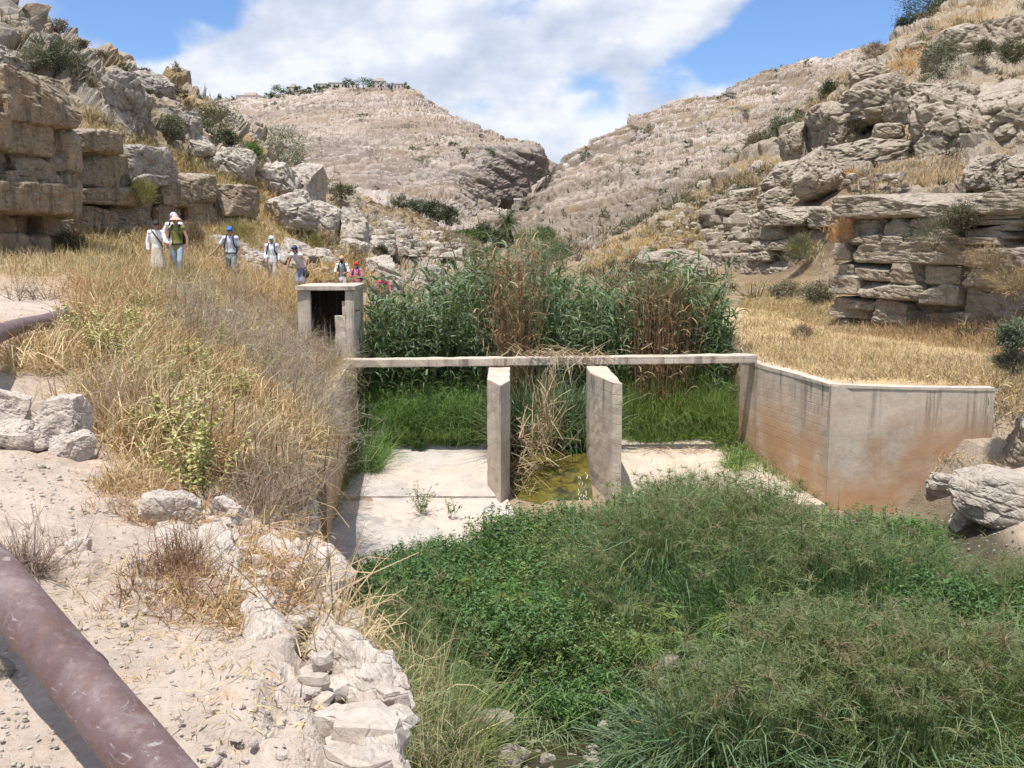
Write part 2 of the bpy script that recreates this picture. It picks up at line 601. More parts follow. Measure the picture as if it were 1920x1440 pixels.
F_rows = [
    [(250, 470, 240), (400, 450, 240), (600, 440, 250), (750, 445, 255), (850, 430, 270), (905, 420, 290), (950, 415, 320), (1019, 400, 380), (1026, 400, 392)],
    [(250, 420, 320), (400, 400, 320), (600, 380, 340), (750, 375, 350), (850, 365, 380), (905, 402, 400), (950, 392, 424), (1019, 372, 446), (1026, 392, 470)],
    [(250, 330, 480), (400, 320, 480), (600, 290, 500), (750, 300, 480), (850, 318, 430), (905, 302, 432), (950, 290, 440), (1013, 284, 454), (1026, 340, 500)],
    [(250, 260, 620), (400, 250, 610), (600, 215, 640), (750, 225, 600), (850, 255, 540), (905, 274, 480), (950, 276, 470), (1010, 277, 468), (1026, 330, 520)],
    [(250, 225, 720), (400, 194, 740), (480, 186, 750), (560, 174, 760), (640, 166, 760), (770, 167, 750), (800, 190, 720), (850, 220, 660), (905, 247, 580), (950, 263, 540), (1008, 273, 490), (1026, 328, 540)],
]


def f_extra(P, d, m):
    u, v, _ = proj(P)
    lim = np.interp(u, [840, 905, 950, 1013], [345, 403, 398, 378])
    top = np.interp(u, [860, 905, 950, 1013], [330, 298, 288, 282])
    cl = sstep(u, 862, 905) * sstep(1026, 1019, 1012) * sstep(v, top - 4, top + 4) * sstep(lim + 5 - v, 0, 6) * (u < 1022)
    ridges = fbm(P / np.array([5.0, 5.0, 55.0]), 4, seed=90) + .5 * np.abs(fbm(P / np.array([2.2, 2.2, 30.0]), 3, seed=92)) + .25 * fbm(P / 3.0, 3, seed=93)
    d = d * (1 - cl) + cl * (ridges * 3.2)
    tone = np.clip(.5 + .9 * fbm(P / np.array([6.0, 6.0, 40.0]) + 4, 4, seed=94), 0, 1)
    cc = mixc(np.array([.27, .225, .20]), np.array([.46, .355, .29]), tone)
    # the hollow under the cliff
    wob = 9 * fbm(P / 9.0, 2, seed=95)
    cave = sstep(u + wob, 934, 942) * sstep(u + wob, 992, 982) * sstep(v + wob * .6, 370 + .08 * np.abs(u - 955), 374 + .08 * np.abs(u - 955)) * sstep(v, 404, 396)
    d = d - cave * 40
    return d, np.clip(m + cl, 0, 1), (cl, cc)


hill('mountain', F_rows, np.concatenate([U(300, 860, 270), U(862, 1026, 120)]), [40, 64, 56, 36], M_FAR, 3.2, 0.62, 100, 0.16,
     (np.array([.40, .345, .305]), np.array([.54, .475, .435])), (np.array([.19, .157, .13]), np.array([.29, .225, .16])),
     'rounded far mountain of pale broken limestone with a cliff at its right end', back=(180, -60), flat=2.4, extra=f_extra, bed=6.5, tilt=.05, curv=.0022, x0=-70, lamp=3.4)

F2_rows = [[(985, 420, 560), (1100, 420, 560)], [(985, 310, 640), (1012, 296, 650), (1030, 301, 650), (1050, 312, 650), (1100, 330, 650)]]
hill('hill', F2_rows, U(990, 1095, 60), [60], M_FAR, 3.6, 0.6, 130, 0.15,
     (np.array([.33, .28, .25]), np.array([.42, .365, .33])), (np.array([.19, .15, .12]), np.array([.25, .19, .14])),
     'small distant rocky rise in the notch of the valley', back=(60, -30))

E_rows = [
    [(895, 470, 128), (960, 480, 118), (1050, 480, 112), (1200, 490, 92), (1350, 430, 112), (1500, 380, 130), (1850, 300, 150)],
    [(895, 440, 170), (960, 445, 170), (1050, 425, 175), (1200, 400, 170), (1350, 340, 190), (1500, 290, 205), (1850, 220, 230)],
    [(895, 418, 205), (960, 415, 215), (1015, 385, 235), (1050, 360, 245), (1200, 310, 250), (1350, 260, 270), (1500, 210, 290), (1850, 140, 320)],
    [(895, 413, 220), (930, 405, 225), (960, 396, 232), (985, 377, 240), (1012, 347, 262), (1046, 312, 300), (1090, 282, 312), (1150, 248, 325), (1210, 218, 340), (1300, 188, 362), (1345, 180, 370), (1420, 142, 390), (1500, 117, 405), (1560, 110, 415), (1575, 98, 418), (1600, 93, 420), (1650, 84, 430), (1850, 62, 450)],
]
hill('hill', E_rows, U(897, 1800, 430), [50, 78, 88], M_FAR, 2.4, 0.5, 140, 0.10,
     (np.array([.42, .36, .31]), np.array([.58, .51, .455])), (np.array([.185, .15, .115]), np.array([.29, .22, .145])),
     'pale rocky hillside rising to the right beyond the gorge', back=(120, -40), flat=2.2, bed=4.2, tilt=-.22, lamp=3.0)

# ------------------------------------------------------------------ left hill with the crags
G_rows = [
    [(-420, 560, 31), (0, 520, 33), (300, 505, 37), (480, 515, 42), (560, 520, 45), (700, 545, 48), (830, 540, 54), (960, 520, 80)],
    [(-420, 330, 41), (0, 420, 40), (150, 425, 41), (300, 430, 44), (480, 425, 49), (600, 455, 54), (720, 470, 62), (850, 478, 78), (960, 490, 105)],
    [(-420, 220, 45), (0, 240, 45), (150, 250, 46), (250, 300, 48), (350, 355, 51), (480, 385, 56), (600, 420, 62), (720, 440, 72), (850, 462, 92), (960, 482, 118)],
    [(-420, 60, 54), (0, 120, 52), (150, 200, 55), (300, 265, 58), (380, 290, 62), (480, 330, 67), (600, 385, 74), (720, 415, 88), (850, 450, 108), (960, 480, 130)],
    [(-420, -170, 66), (0, 18, 66), (60, 45, 67), (90, 68, 68), (180, 112, 72), (250, 152, 76), (310, 172, 79), (372, 190, 82), (430, 245, 84), (500, 285, 87), (560, 318, 90), (640, 362, 96), (720, 388, 106), (780, 408, 114), (850, 446, 126), (900, 462, 134), (960, 478, 140)],
]


def g_extra(P, d, m):
    u, v, _ = proj(P)
    # grassy apron above the ruined wall, bare crags along the skyline
    lim = np.interp(u, [0, 150, 300, 480, 600, 960], [140, 215, 285, 345, 330, 400])
    g = sstep(v - lim, -14, 22) * sstep(u, 660, 520)
    cr = 1 - g
    a1, a2, aid = worley((P + 1.2 * np.stack([fbm(P / 3 + 9 * k, 2, seed=60 + k) for k in range(3)], -1)) / np.array([3.6, 3.6, 2.6]), 66)
    crag = sstep(a2 - a1, 0.03, 0.22) * (0.35 + aid)
    d = d * (1 - .85 * g) + cr * crag * 1.3 * sstep(u, 640, 470)
    m = np.clip(m * (1 - g) + cr * sstep(fbm(P / 2.6, 3, seed=61), -.25, .05) * sstep(u, 640, 450) * .9, 0, 1)
    return d, m


GQ, GN = hill('hillside', G_rows, U(-330, 950, 420), [40, 36, 56, 76], M_SLOPE, 1.0, 0.24, 160, 0.02,
              (np.array([.25, .22, .18]), np.array([.44, .39, .335])), (np.array([.25, .18, .10]), np.array([.34, .25, .14])),
              'left hillside of dry grass below grey limestone crags', back=(26, -8), flat=1.8, extra=g_extra)

# ------------------------------------------------------------------ right hill
D_rows = [
    [(1030, 540, 48), (1180, 552, 46), (1340, 560, 44), (1450, 575, 41), (1560, 620, 33), (1700, 650, 29), (1920, 670, 25), (2350, 720, 22)],
    [(1030, 525, 54), (1180, 515, 56), (1340, 520, 53), (1450, 512, 50), (1560, 520, 43), (1700, 520, 38), (1920, 520, 32), (2350, 520, 27)],
    [(1030, 512, 58), (1180, 470, 61), (1340, 420, 59), (1450, 392, 56), (1560, 384, 49), (1700, 376, 41), (1920, 362, 35), (2350, 330, 29)],
    [(1030, 506, 60), (1180, 452, 64), (1340, 372, 68), (1450, 335, 66), (1560, 330, 58), (1700, 318, 51), (1920, 292, 44), (2350, 240, 37)],
    [(1030, 502, 61), (1180, 443, 66), (1340, 350, 76), (1450, 285, 82), (1560, 240, 74), (1700, 235, 62), (1920, 200, 58), (2350, 120, 52)],
    [(1030, 500, 61.5), (1180, 436, 67.5), (1340, 340, 80), (1450, 255, 92), (1560, 190, 97), (1700, 128, 90), (1800, 90, 86), (1920, 70, 84), (2350, -60, 80)],
    [(1030, 499, 62), (1090, 482, 63), (1180, 432, 69), (1290, 372, 77), (1350, 338, 82), (1400, 270, 90), (1440, 248, 95), (1500, 218, 102), (1560, 166, 108), (1620, 125, 113), (1665, 86, 117), (1690, 62, 119), (1740, 20, 124), (1800, -20, 128), (1920, -80, 134), (2350, -260, 146)],
]


def d_extra(P, d, m):
    u, v, dep = proj(P)
    # rock bands that follow the beds of the limestone
    zz = P[..., 2] + 0.7 * fbm(P / 9.0, 3, seed=71)
    band = np.abs(((zz / 2.7) % 1.0) - .5) * 2
    a1, a2, aid = worley((P + 1.0 * np.stack([fbm(P / 3 + 9 * k, 2, seed=80 + k) for k in range(3)], -1)) / np.array([3.2, 3.2, 1.7]), 86)
    crag = sstep(a2 - a1, 0.02, 0.20) * (0.4 + aid) * sstep(band, .35, .75)
    grass = sstep(fbm(P / 7.0 + 3, 3, seed=72), -.02, .28)
    near = sstep(v, 640, 560)
    f = (1 - grass) * near * sstep(P[..., 2], -.6, 1.0)
    d = d * (.25 + .75 * f) + crag * .75 * f
    m = np.clip(m * .4 * near + f * (.35 + .65 * sstep(crag, .15, .5)), 0, 1)
    return d, m


DQ, DN2 = hill('hillside', D_rows, U(1036, 2150, 440), [30, 44, 40, 54, 54, 46], M_SLOPE, .9, 0.12, 180, 0.0,
               (np.array([.27, .23, .18]), np.array([.42, .36, .285])), (np.array([.215, .16, .10]), np.array([.32, .235, .135])),
               'right hillside of bedded limestone ledges and dry grass', back=(26, -10), flat=2.2, extra=d_extra)


# ------------------------------------------------------------------ what the ground looks like from the camera (for setting things down on it)
CELL = 6
DW, DH = 2800 // CELL, 1900 // CELL


def depth_map(patches):
    D = np.full((DH, DW), 1e9)
    for Q in patches:
        q = Q.reshape(-1, 3)
        q = q[q[:, 1] > .6]
        u, v, dep = proj(q)
        i = ((v + 200) // CELL).astype(int)
        j = ((u + 400) // CELL).astype(int)
        ok = (i >= 0) & (i < DH) & (j >= 0) & (j < DW)
        np.minimum.at(D, (i[ok], j[ok]), q[ok, 1])
    for _ in range(4):
        e = D >= 1e8
        S = np.stack([np.roll(D, 1, 0), np.roll(D, -1, 0), np.roll(D, 1, 1), np.roll(D, -1, 1)])
        D = np.where(e, S.min(0), D)
    return D


DMAP = depth_map([NEARQ, GQ, DQ])


def gy(u, v):
    """forward distance of the visible ground at a pixel"""
    i = int(np.clip((v + 200) // CELL, 0, DH - 1))
    j = int(np.clip((u + 400) // CELL, 0, DW - 1))
    d = DMAP[i, j]
    return float(d) if d < 1e8 else 60.0
# ------------------------------------------------------------------ concrete
def mat_concrete(name, base=(.42, .36, .30), stain=0.6, boards=True, orange=0.0, worn=0.0):
    m = bpy.data.materials.new(name)
    m.use_nodes = True
    T = NT(m.node_tree)
    p = coords(T)
    nrm = T.n('ShaderNodeNewGeometry').outputs['Normal']
    sx = T.n('ShaderNodeSeparateXYZ', {0: p})
    x, y, z = sx.outputs
    n1 = T.noise(p, 1.1, 8, 0.65)
    n2 = T.noise(p, 14, 6, 0.7)
    c = T.ramp(n1, [(0.3, tuple(b * .72 for b in base)), (0.5, base), (0.7, tuple(min(.8, b * 1.2) for b in base))])
    c = T.mix(0.35, c, T.mix(1.0, c, T.ramp(n2, [(.3, .6), (.7, 1.35)]), 'MULTIPLY'))
    # rain streaks run down from the top
    sv = T.n('ShaderNodeVectorMath', {0: p, 1: (7, 7, .28)}, operation='MULTIPLY').outputs[0]
    s1 = T.maprange(T.noise(sv, 1.0, 4, 0.6), 0.46, 0.58)
    topm = T.maprange(z, -3.0, -1.7)
    sv2 = T.n('ShaderNodeVectorMath', {0: p, 1: (2.2, 2.2, .12)}, operation='MULTIPLY').outputs[0]
    s2 = T.maprange(T.noise(sv2, 1.0, 3, 0.5), 0.46, 0.58)
    side = T.math('SUBTRACT', 1.0, T.math('ABSOLUTE', T.n('ShaderNodeSeparateXYZ', {0: nrm}).outputs[2]), True)
    s = T.math('MULTIPLY', T.math('MULTIPLY', T.math('MULTIPLY', s1, s2), topm), side)
    c = T.mix(T.math('MULTIPLY', s, stain), c, (.055, .047, .04))
    wsh = T.maprange(T.noise(sv, 1.6, 4, 0.6), 0.5, 0.72)
    c = T.mix(T.math('MULTIPLY', wsh, .35), c, (.52, .47, .41))
    if orange > 0:
        om = T.math('MULTIPLY', T.maprange(T.noise(p, .75, 5, .6), .36, .58), T.maprange(z, -1.6, -3.0))
        c = T.mix(T.math('MULTIPLY', om, orange), c, (.42, .225, .105))
        low = T.maprange(T.math('ADD', z, T.math('MULTIPLY', T.math('SUBTRACT', n1, .5), 3.5)), -2.9, -4.0)
        c = T.mix(T.math('MULTIPLY', low, orange * .75), c, (.46, .25, .12))
    h = T.math('ADD', T.math('MULTIPLY', n1, .25), T.math('MULTIPLY', n2, .14))
    if boards:
        w = T.math('PINGPONG', T.math('ADD', z, T.math('MULTIPLY', n1, .03)), 0.11)
        g = T.maprange(w, 0.0, 0.012)
        h = T.math('ADD', h, T.math('MULTIPLY', g, .09))
        bid = T.math('FLOOR', T.math('MULTIPLY', z, 1 / .22))
        bn = T.n('ShaderNodeTexWhiteNoise', {'W': bid}, noise_dimensions='1D').outputs['Value']
        h = T.math('ADD', h, T.math('MULTIPLY', bn, .06))
        c = T.mix(.14, c, T.mix(1.0, c, T.ramp(bn, [(0, .7), (1, 1.25)]), 'MULTIPLY'))
        c = T.mix(T.math('MULTIPLY', T.math('SUBTRACT', 1.0, g), .16), c, (.16, .135, .115))
    if worn > 0:
        wm = T.maprange(T.noise(p, .5, 6, .6, .6), .48, .52)
        c = T.mix(T.math('MULTIPLY', wm, worn), c, T.ramp(T.noise(p, 5, 6, .7), [(.3, (.44, .365, .30)), (.7, (.54, .47, .40))]))
        h = T.math('SUBTRACT', h, T.math('MULTIPLY', wm, .2))
    b = T.n('ShaderNodeBump', {'Strength': .7, 'Distance': .06, 'Height': h})
    bs = T.n('ShaderNodeBsdfPrincipled', {'Base Color': c, 'Roughness': .9, 'Normal': b.outputs[0], 'Specular IOR Level': .2})
    T.n('ShaderNodeOutputMaterial', {'Surface': bs.outputs[0]})
    return m


M_CONC = mat_concrete('board marked concrete', (.50, .425, .345), .6)
M_WALL = mat_concrete('stained retaining wall', (.48, .41, .325), .7, True, .65)
M_WALLP = mat_concrete('plain stained wall', (.50, .425, .34), .6, False, .8)
M_APRON = mat_concrete('worn concrete slab', (.40, .365, .335), .0, False, 0, .85)
M_BOX = mat_concrete('pale cast concrete', (.50, .435, .36), .5, False)


def rough_up(bm, amt, seed, cuts=0):
    for v in bm.verts:
        q = np.array([[v.co.x, v.co.y, v.co.z]])
        n = fbm(q * 2.6, 2, seed=seed)[0] * .6 + fbm(q * 9, 2, seed=seed + 1)[0] * .4
        v.co += v.normal * float(n) * amt


def prism(name, pts_top, pts_bot, mat, parent=None, bevel=.018, cell=.22, amt=.012, seed=1):
    """closed solid between two matching outlines, finely divided, bevelled and slightly uneven"""
    bm = bmesh.new()
    t = [bm.verts.new(p) for p in pts_top]
    b = [bm.verts.new(p) for p in pts_bot]
    bm.faces.new(t)
    bm.faces.new(b[::-1])
    n = len(t)
    for i in range(n):
        j = (i + 1) % n
        bm.faces.new((t[i], b[i], b[j], t[j]))
    bmesh.ops.recalc_face_normals(bm, faces=bm.faces)
    bmesh.ops.bevel(bm, geom=list(bm.edges), offset=bevel, segments=2, profile=.6, affect='EDGES')
    for k in range(6):
        es = [e for e in bm.edges if e.calc_length() > cell * 1.6]
        if not es or len(bm.verts) > 9000:
            break
        bmesh.ops.subdivide_edges(bm, edges=es, cuts=1, use_grid_fill=True)
    bmesh.ops.triangulate(bm, faces=[f for f in bm.faces if len(f.verts) > 4])
    bm.normal_update()
    rough_up(bm, amt, seed)
    me = bpy.data.meshes.new(name)
    bm.to_mesh(me)
    bm.free()
    return obj(name, me, mat, parent)


def lerp(a, b, t):
    return a + (b - a) * t


BEAM_Y = 24.6
# two piers standing on the apron
def pier(name, pts, ztop, zbot, label, spread=0.0):
    cx = sum(p[0] for p in pts) / len(pts)
    top = [(x, y, ztop) for x, y in pts]
    bot = [(x + (x - cx) * spread, y - .04 * (y < 22), zbot) for x, y in pts]
    o = prism('pier', top, bot, M_CONC, None, .03, .2, .020, 5)
    tag(o, label, 'pier', 'concrete piers of the weir')
    return o


# beam spanning the gully, sagging a little and chipped
def beam_piece(x0, x1, z0, z1, seed):
    top = [(x0, BEAM_Y - .16, z0), (x1, BEAM_Y - .16, z1), (x1, BEAM_Y + .24, z1), (x0, BEAM_Y + .24, z0)]
    bot = [(x, y, z - .20) for x, y, z in top]
    return prism('beam', top, bot, M_CONC, None, .02, .2, .02, seed)


o = beam_piece(-4.24, 6.12, -1.36, -1.24, 8)
tag(o, 'long thin concrete beam spanning the gully across both piers', 'beam')

pier('pier', [(-.58, 24.35), (-.05, 24.35), (-.05, 22.05), (-.25, 21.25), (-.57, 22.3)], -1.53, -4.35,
     'narrow concrete pier left of the water channel with pointed upstream end')
pier('pier', [(1.85, 24.35), (2.36, 24.35), (2.42, 21.35), (2.22, 21.5), (1.85, 23.2)], -1.5, -4.35,
     'wide board marked concrete pier right of the water channel', )


# wing walls
def wall_strip(name, base, mat, thick, label, parent=None, seed=3, cat=None):
    """base: list of (x, y, ztop, zbot) along the visible face; thickness goes away from the gully"""
    n = len(base)
    P = np.array(base, float)
    d = np.gradient(P[:, :2], axis=0)
    d /= np.linalg.norm(d, axis=1, keepdims=True)
    nr = np.stack([d[:, 1], -d[:, 0]], -1) * thick
    bm = bmesh.new()
    rows = []
    for i in range(n):
        x, y, zt, zb = P[i]
        bx, by = x + nr[i, 0], y + nr[i, 1]
        rows.append([bm.verts.new(q) for q in ((x, y, zb), (x, y, zt), (bx, by, zt), (bx, by, zb))])
    for i in range(n - 1):
        a, b = rows[i], rows[i + 1]
        for k in range(4):
            bm.faces.new((a[k], a[(k + 1) % 4], b[(k + 1) % 4], b[k]))
    bm.faces.new(rows[0])
    bm.faces.new(rows[-1][::-1])
    bmesh.ops.recalc_face_normals(bm, faces=bm.faces)
    for k in range(5):
        es = [e for e in bm.edges if e.calc_length() > .35]
        if not es or len(bm.verts) > 8000:
            break
        bmesh.ops.subdivide_edges(bm, edges=es, cuts=1, use_grid_fill=True)
    bmesh.ops.triangulate(bm, faces=[f for f in bm.faces if len(f.verts) > 4])
    bm.normal_update()
    rough_up(bm, .007, seed)
    me = bpy.data.meshes.new(name)
    bm.to_mesh(me)
    bm.free()
    o = obj(name, me, mat, parent)
    if cat:
        tag(o, label, cat)
    return o


rw = empty('retaining_wall', (6.7, 21, -4.2))
tag(rw, 'stained concrete retaining wall bending along the right bank below golden grass', 'retaining wall')


def child_world(o, parent):
    o.parent = parent
    o.matrix_parent_inverse = Matrix.Translation(parent.location).inverted()


w1 = wall_strip('wall_panel', [(5.98, 25.6, -1.42, -4.6), (6.1, 24.2, -1.43, -4.6), (6.50, 22.6, -1.46, -4.6), (6.86, 21.0, -1.5, -4.6)], M_WALL, -.22, None)
child_world(w1, rw)
pts = []
for t in np.linspace(0, 1, 9):
    x = lerp(6.862, 10.16, t)
    y = lerp(20.96, 20.5, t) - .12 * math.sin(t * math.pi)
    pts.append((x, y, lerp(-1.5, -1.5, t), -4.7))
w2 = wall_strip('wall_panel', pts, M_WALLP, -.22, None, seed=9)
child_world(w2, rw)
# paler capping along the top edge
cap = []
for (x, y) in [(5.99, 25.6), (6.11, 24.2), (6.51, 22.6), (6.84, 21.06)] + [(q[0], q[1]) for q in pts[1:]]:
    cap.append((x - .02, y - .015, -1.44 if y > 22 else -1.47, -1.53))
w3 = wall_strip('coping', cap, M_BOX, -.28, None, seed=12)
child_world(w3, rw)

lw = wall_strip('retaining_wall', [(-3.62, 17.6, -1.75, -4.8), (-3.9, 19.4, -1.62, -4.8), (-4.06, 21.4, -1.52, -4.8), (-4.2, 23.4, -1.46, -4.8), (-4.28, 25.6, -1.45, -4.8)], M_WALL,
                .22, 'shaded concrete retaining wall under the dry scrub of the left bank', seed=15, cat='retaining wall')

# sloping apron between the walls: two slabs with an open joint
M_SANDY = mat_concrete('silt covered slab', (.50, .41, .325), .0, False, 0, .6)


def slab(name, outline, label, seed, cat, mat=None):
    bm = bmesh.new()
    t = [bm.verts.new(p) for p in outline]
    bm.faces.new(t)
    bmesh.ops.recalc_face_normals(bm, faces=bm.faces)
    r = bmesh.ops.extrude_face_region(bm, geom=list(bm.faces))
    for v in [g for g in r['geom'] if isinstance(g, bmesh.types.BMVert)]:
        v.co.z -= .25
    bmesh.ops.recalc_face_normals(bm, faces=bm.faces)
    for k in range(5):
        es = [e for e in bm.edges if e.calc_length() > .4]
        if not es or len(bm.verts) > 8000:
            break
        bmesh.ops.subdivide_edges(bm, edges=es, cuts=1, use_grid_fill=True)
    bmesh.ops.triangulate(bm, faces=[f for f in bm.faces if len(f.verts) > 4])
    bm.normal_update()
    rough_up(bm, .03, seed)
    me = bpy.data.meshes.new(name)
    bm.to_mesh(me)
    bm.free()
    o = obj(name, me, mat or M_APRON)
    tag(o, label, cat)
    return o


slab('apron_slab', [(-4.3, 27, -3.58), (-.45, 27, -3.58), (-.3, 21.6, -4.1), (-4.12, 21.6, -4.1)], 'sunlit concrete apron slab left of the piers, above the joint', 61, 'concrete slab')
slab('apron_slab', [(-4.1, 21.56, -4.13), (-.1, 21.56, -4.13), (.4, 18.2, -4.42), (-3.7, 17.8, -4.42)], 'lower pale apron slab left of the piers running under the sedge', 62, 'concrete slab')
slab('apron_slab', [(2.3, 27, -3.58), (5.98, 27, -3.58), (6.86, 20.95, -4.12), (2.4, 21.3, -4.12)], 'sandy apron slab right of the piers beside the tall wing wall', 63, 'concrete slab', M_SANDY)
# ------------------------------------------------------------------ limestone
def mat_rock(name, lo, hi, s=1.0, lichen=.5, orange=.35, bump=.8, streaks=False):
    m = bpy.data.materials.new(name)
    m.use_nodes = True
    T = NT(m.node_tree)
    p = coords(T)
    n1 = T.noise(p, 1.2 * s, 8, .62, .2)
    n2 = T.noise(p, 6 * s, 8, .7)
    n3 = T.noise(p, 26 * s, 5, .75)
    c = T.ramp(T.math('ADD', T.math('MULTIPLY', n1, .6), T.math('MULTIPLY', n2, .4)), [(.34, lo), (.5, tuple((a + b) / 2 for a, b in zip(lo, hi))), (.64, hi)])
    om = T.maprange(T.noise(p, .9 * s, 6, .65, .5), .54, .70)
    nz = T.n('ShaderNodeSeparateXYZ', {0: T.n('ShaderNodeNewGeometry').outputs['Normal']}).outputs[2]
    c = T.mix(T.math('MULTIPLY', om, orange), c, (.40, .235, .12))
    lm = T.math('MULTIPLY', T.maprange(T.noise(p, 2.6 * s, 8, .72), .52, .63), lichen)
    c = T.mix(lm, c, (.125, .115, .095))
    sp = T.math('MULTIPLY', T.maprange(n3, .60, .72), .55)
    c = T.mix(sp, c, (.10, .085, .065))
    wl = T.math('MULTIPLY', T.maprange(T.noise(p, 4.2 * s, 7, .7), .56, .66), .45)
    c = T.mix(wl, c, (.60, .55, .48))
    if streaks:
        sv = T.n('ShaderNodeVectorMath', {0: p, 1: (3.2, 3.2, .3)}, operation='MULTIPLY').outputs[0]
        c = T.mix(T.math('MULTIPLY', T.maprange(T.noise(sv, 1.0, 5, .65), .50, .64), .55), c, (.10, .085, .07))
        c = T.mix(T.math('MULTIPLY', T.maprange(T.noise(sv, 1.3, 4, .6, .4), .55, .68), .5), c, (.38, .235, .11))
    # pale crust where rain washes the tops
    c = T.mix(T.math('MULTIPLY', T.math('MULTIPLY', T.maprange(nz, .35, .9), T.maprange(n2, .38, .6)), .45), c, (.56, .51, .45))
    # pitted, cracked relief
    vor = T.n('ShaderNodeTexVoronoi', {'Vector': T.n('ShaderNodeVectorMath', {0: p, 1: (1, 1, 1.7)}, operation='MULTIPLY').outputs[0], 'Scale': 1.5 * s}, feature='DISTANCE_TO_EDGE').outputs['Distance']
    cr = T.maprange(vor, 0.0, .05)
    h = T.math('ADD', T.math('MULTIPLY', n1, .7), T.math('MULTIPLY', n2, .5))
    h = T.math('ADD', h, T.math('MULTIPLY', n3, .2))
    h = T.math('ADD', h, T.math('MULTIPLY', cr, .16))
    b = T.n('ShaderNodeBump', {'Strength': bump, 'Distance': .22 / s, 'Height': h})
    bs = T.n('ShaderNodeBsdfPrincipled', {'Base Color': c, 'Roughness': .93, 'Normal': b.outputs[0], 'Specular IOR Level': .15})
    T.n('ShaderNodeOutputMaterial', {'Surface': bs.outputs[0]})
    return m


M_ASHLAR = mat_rock('old quarried limestone', (.22, .17, .115), (.42, .345, .25), 1.6, .55, .6, 1.0, True)
M_CLIFF = mat_rock('bedded limestone', (.25, .205, .15), (.45, .385, .30), 1.5, .42, .35, 1.0)
M_CRAG = mat_rock('grey limestone crag', (.24, .21, .175), (.50, .45, .39), 1.3, .62, .25, 1.0)
M_BOULD = mat_rock('pale limestone boulder', (.34, .29, .235), (.58, .52, .45), 1.8, .45, .22, 1.0)
M_WHITE = mat_rock('white broken limestone', (.40, .335, .28), (.62, .55, .485), 4.0, .22, .12, .7)
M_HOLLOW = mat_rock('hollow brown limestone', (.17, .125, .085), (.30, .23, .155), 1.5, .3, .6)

_cubes = {}


def cube_base(n):
    if n not in _cubes:
        bm = bmesh.new()
        bmesh.ops.create_cube(bm, size=2)
        bmesh.ops.subdivide_edges(bm, edges=list(bm.edges), cuts=n, use_grid_fill=True)
        bm.verts.ensure_lookup_table()
        V = np.array([v.co[:] for v in bm.verts])
        F = np.array([[v.index for v in f.verts] for f in bm.faces])
        bm.free()
        _cubes[n] = (V, F)
    return _cubes[n]


def rock_mesh(name, size, seed, n=14, k=5.0, rough=.10, crack=.05, strata=0.0, bed=.3, taper=0.0, smooth=False, jag=0.0, cuts=0):
    """size: full extents; centre at origin"""
    V, F = cube_base(n)
    p = np.tan(V * .72) / math.tan(.72) if k < 5 else V.copy()
    q = p / (np.abs(p) ** k).sum(-1, keepdims=True) ** (1 / k)
    nn = q / np.linalg.norm(q, axis=-1, keepdims=True)
    S = np.array(size) / 2
    m = float(np.prod(S)) ** (1 / 3)
    if cuts:
        rg = np.random.default_rng(seed * 13 + 5)
        for _ in range(cuts):
            w = rg.normal(size=3)
            w[2] = abs(w[2]) * .9 - .1
            w /= np.linalg.norm(w)
            dd = q @ w
            lim = dd.max() * rg.uniform(.62, .9)
            q = q - np.maximum(dd - lim, 0)[:, None] * w * .97
    P = q * S
    if taper:
        tz = (q[:, 2] * .5 + .5)
        P[:, :2] *= (1 - taper * tz)[:, None]
    o = np.array([seed * 7.13, seed * 3.71, seed * 1.37])
    lump = fbm(P / (m * 1.1) + o, 4, seed=seed)
    d = rough * m * lump
    if jag:
        a1, a2, aid = worley(P / (m * .75) + o, seed + 4)
        d = d + jag * m * (aid - .5)
    if crack:
        w = P + .25 * m * np.stack([fbm(P / m + o + 4 * i, 2, seed=seed + i) for i in range(3)], -1)
        f1, f2, cid = worley(w / (m * np.array([.75, .75, .6])) + o, seed + 2)
        d = d - crack * m * (1 - sstep(f2 - f1, 0, .13)) + crack * .8 * m * (cid - .5)
        g1, g2, gid = worley(w / (m * np.array([.30, .30, .22])) + o, seed + 12)
        d = d - crack * .32 * m * (1 - sstep(g2 - g1, 0, .16)) + crack * .35 * m * (gid - .5)
    if strata:
        z = (P[:, 2] + .12 * m * fbm(P / m + o, 2, seed=seed + 8)) / bed
        fr = z - np.floor(z)
        gr = np.minimum(fr, 1 - fr)
        lid = _h(np.floor(z).astype(np.int64), np.zeros(len(z), np.int64), np.zeros(len(z), np.int64), seed)
        d = d - strata * (1 - sstep(gr, 0, .16)) + strata * 1.1 * (lid - .5)
        hor = nn.copy()
        hor[:, 2] *= .25
        P = P + hor * d[:, None]
    else:
        P = P + nn * d[:, None]
    return raw_mesh(name, P, F, smooth)


def rock(name, box, Y, mat, seed, depth=None, k=4.0, n=14, rot=0.0, tilt=0.0, roll=0.0, parent=None, push=0.0, snap=False, dy=0.0, grow=1.0, flat=0.0, **kw):
    """a stone filling the pixel box (u0, v0, u1, v1) with its centre at forward distance Y"""
    u0, v0, u1, v1 = box
    if Y is None or snap:
        Y = gy((u0 + u1) / 2, v1 - 4) + dy
    c = at((u0 + u1) / 2, (v0 + v1) / 2, Y)
    s = Y / FPX
    W, H = (u1 - u0) * s * grow, (v1 - v0) * s * grow
    n = int(n * 1.05)
    D = depth if depth else (W * .8 + H * .2)
    me = rock_mesh(name, (W, D, H), seed, n, k, **kw)
    o = obj(name, me, mat)
    o.location = Vector(c) + Vector((0, push, -flat * H))
    o.rotation_euler = (tilt, roll, rot)
    if parent:
        child_world(o, parent)
    return o


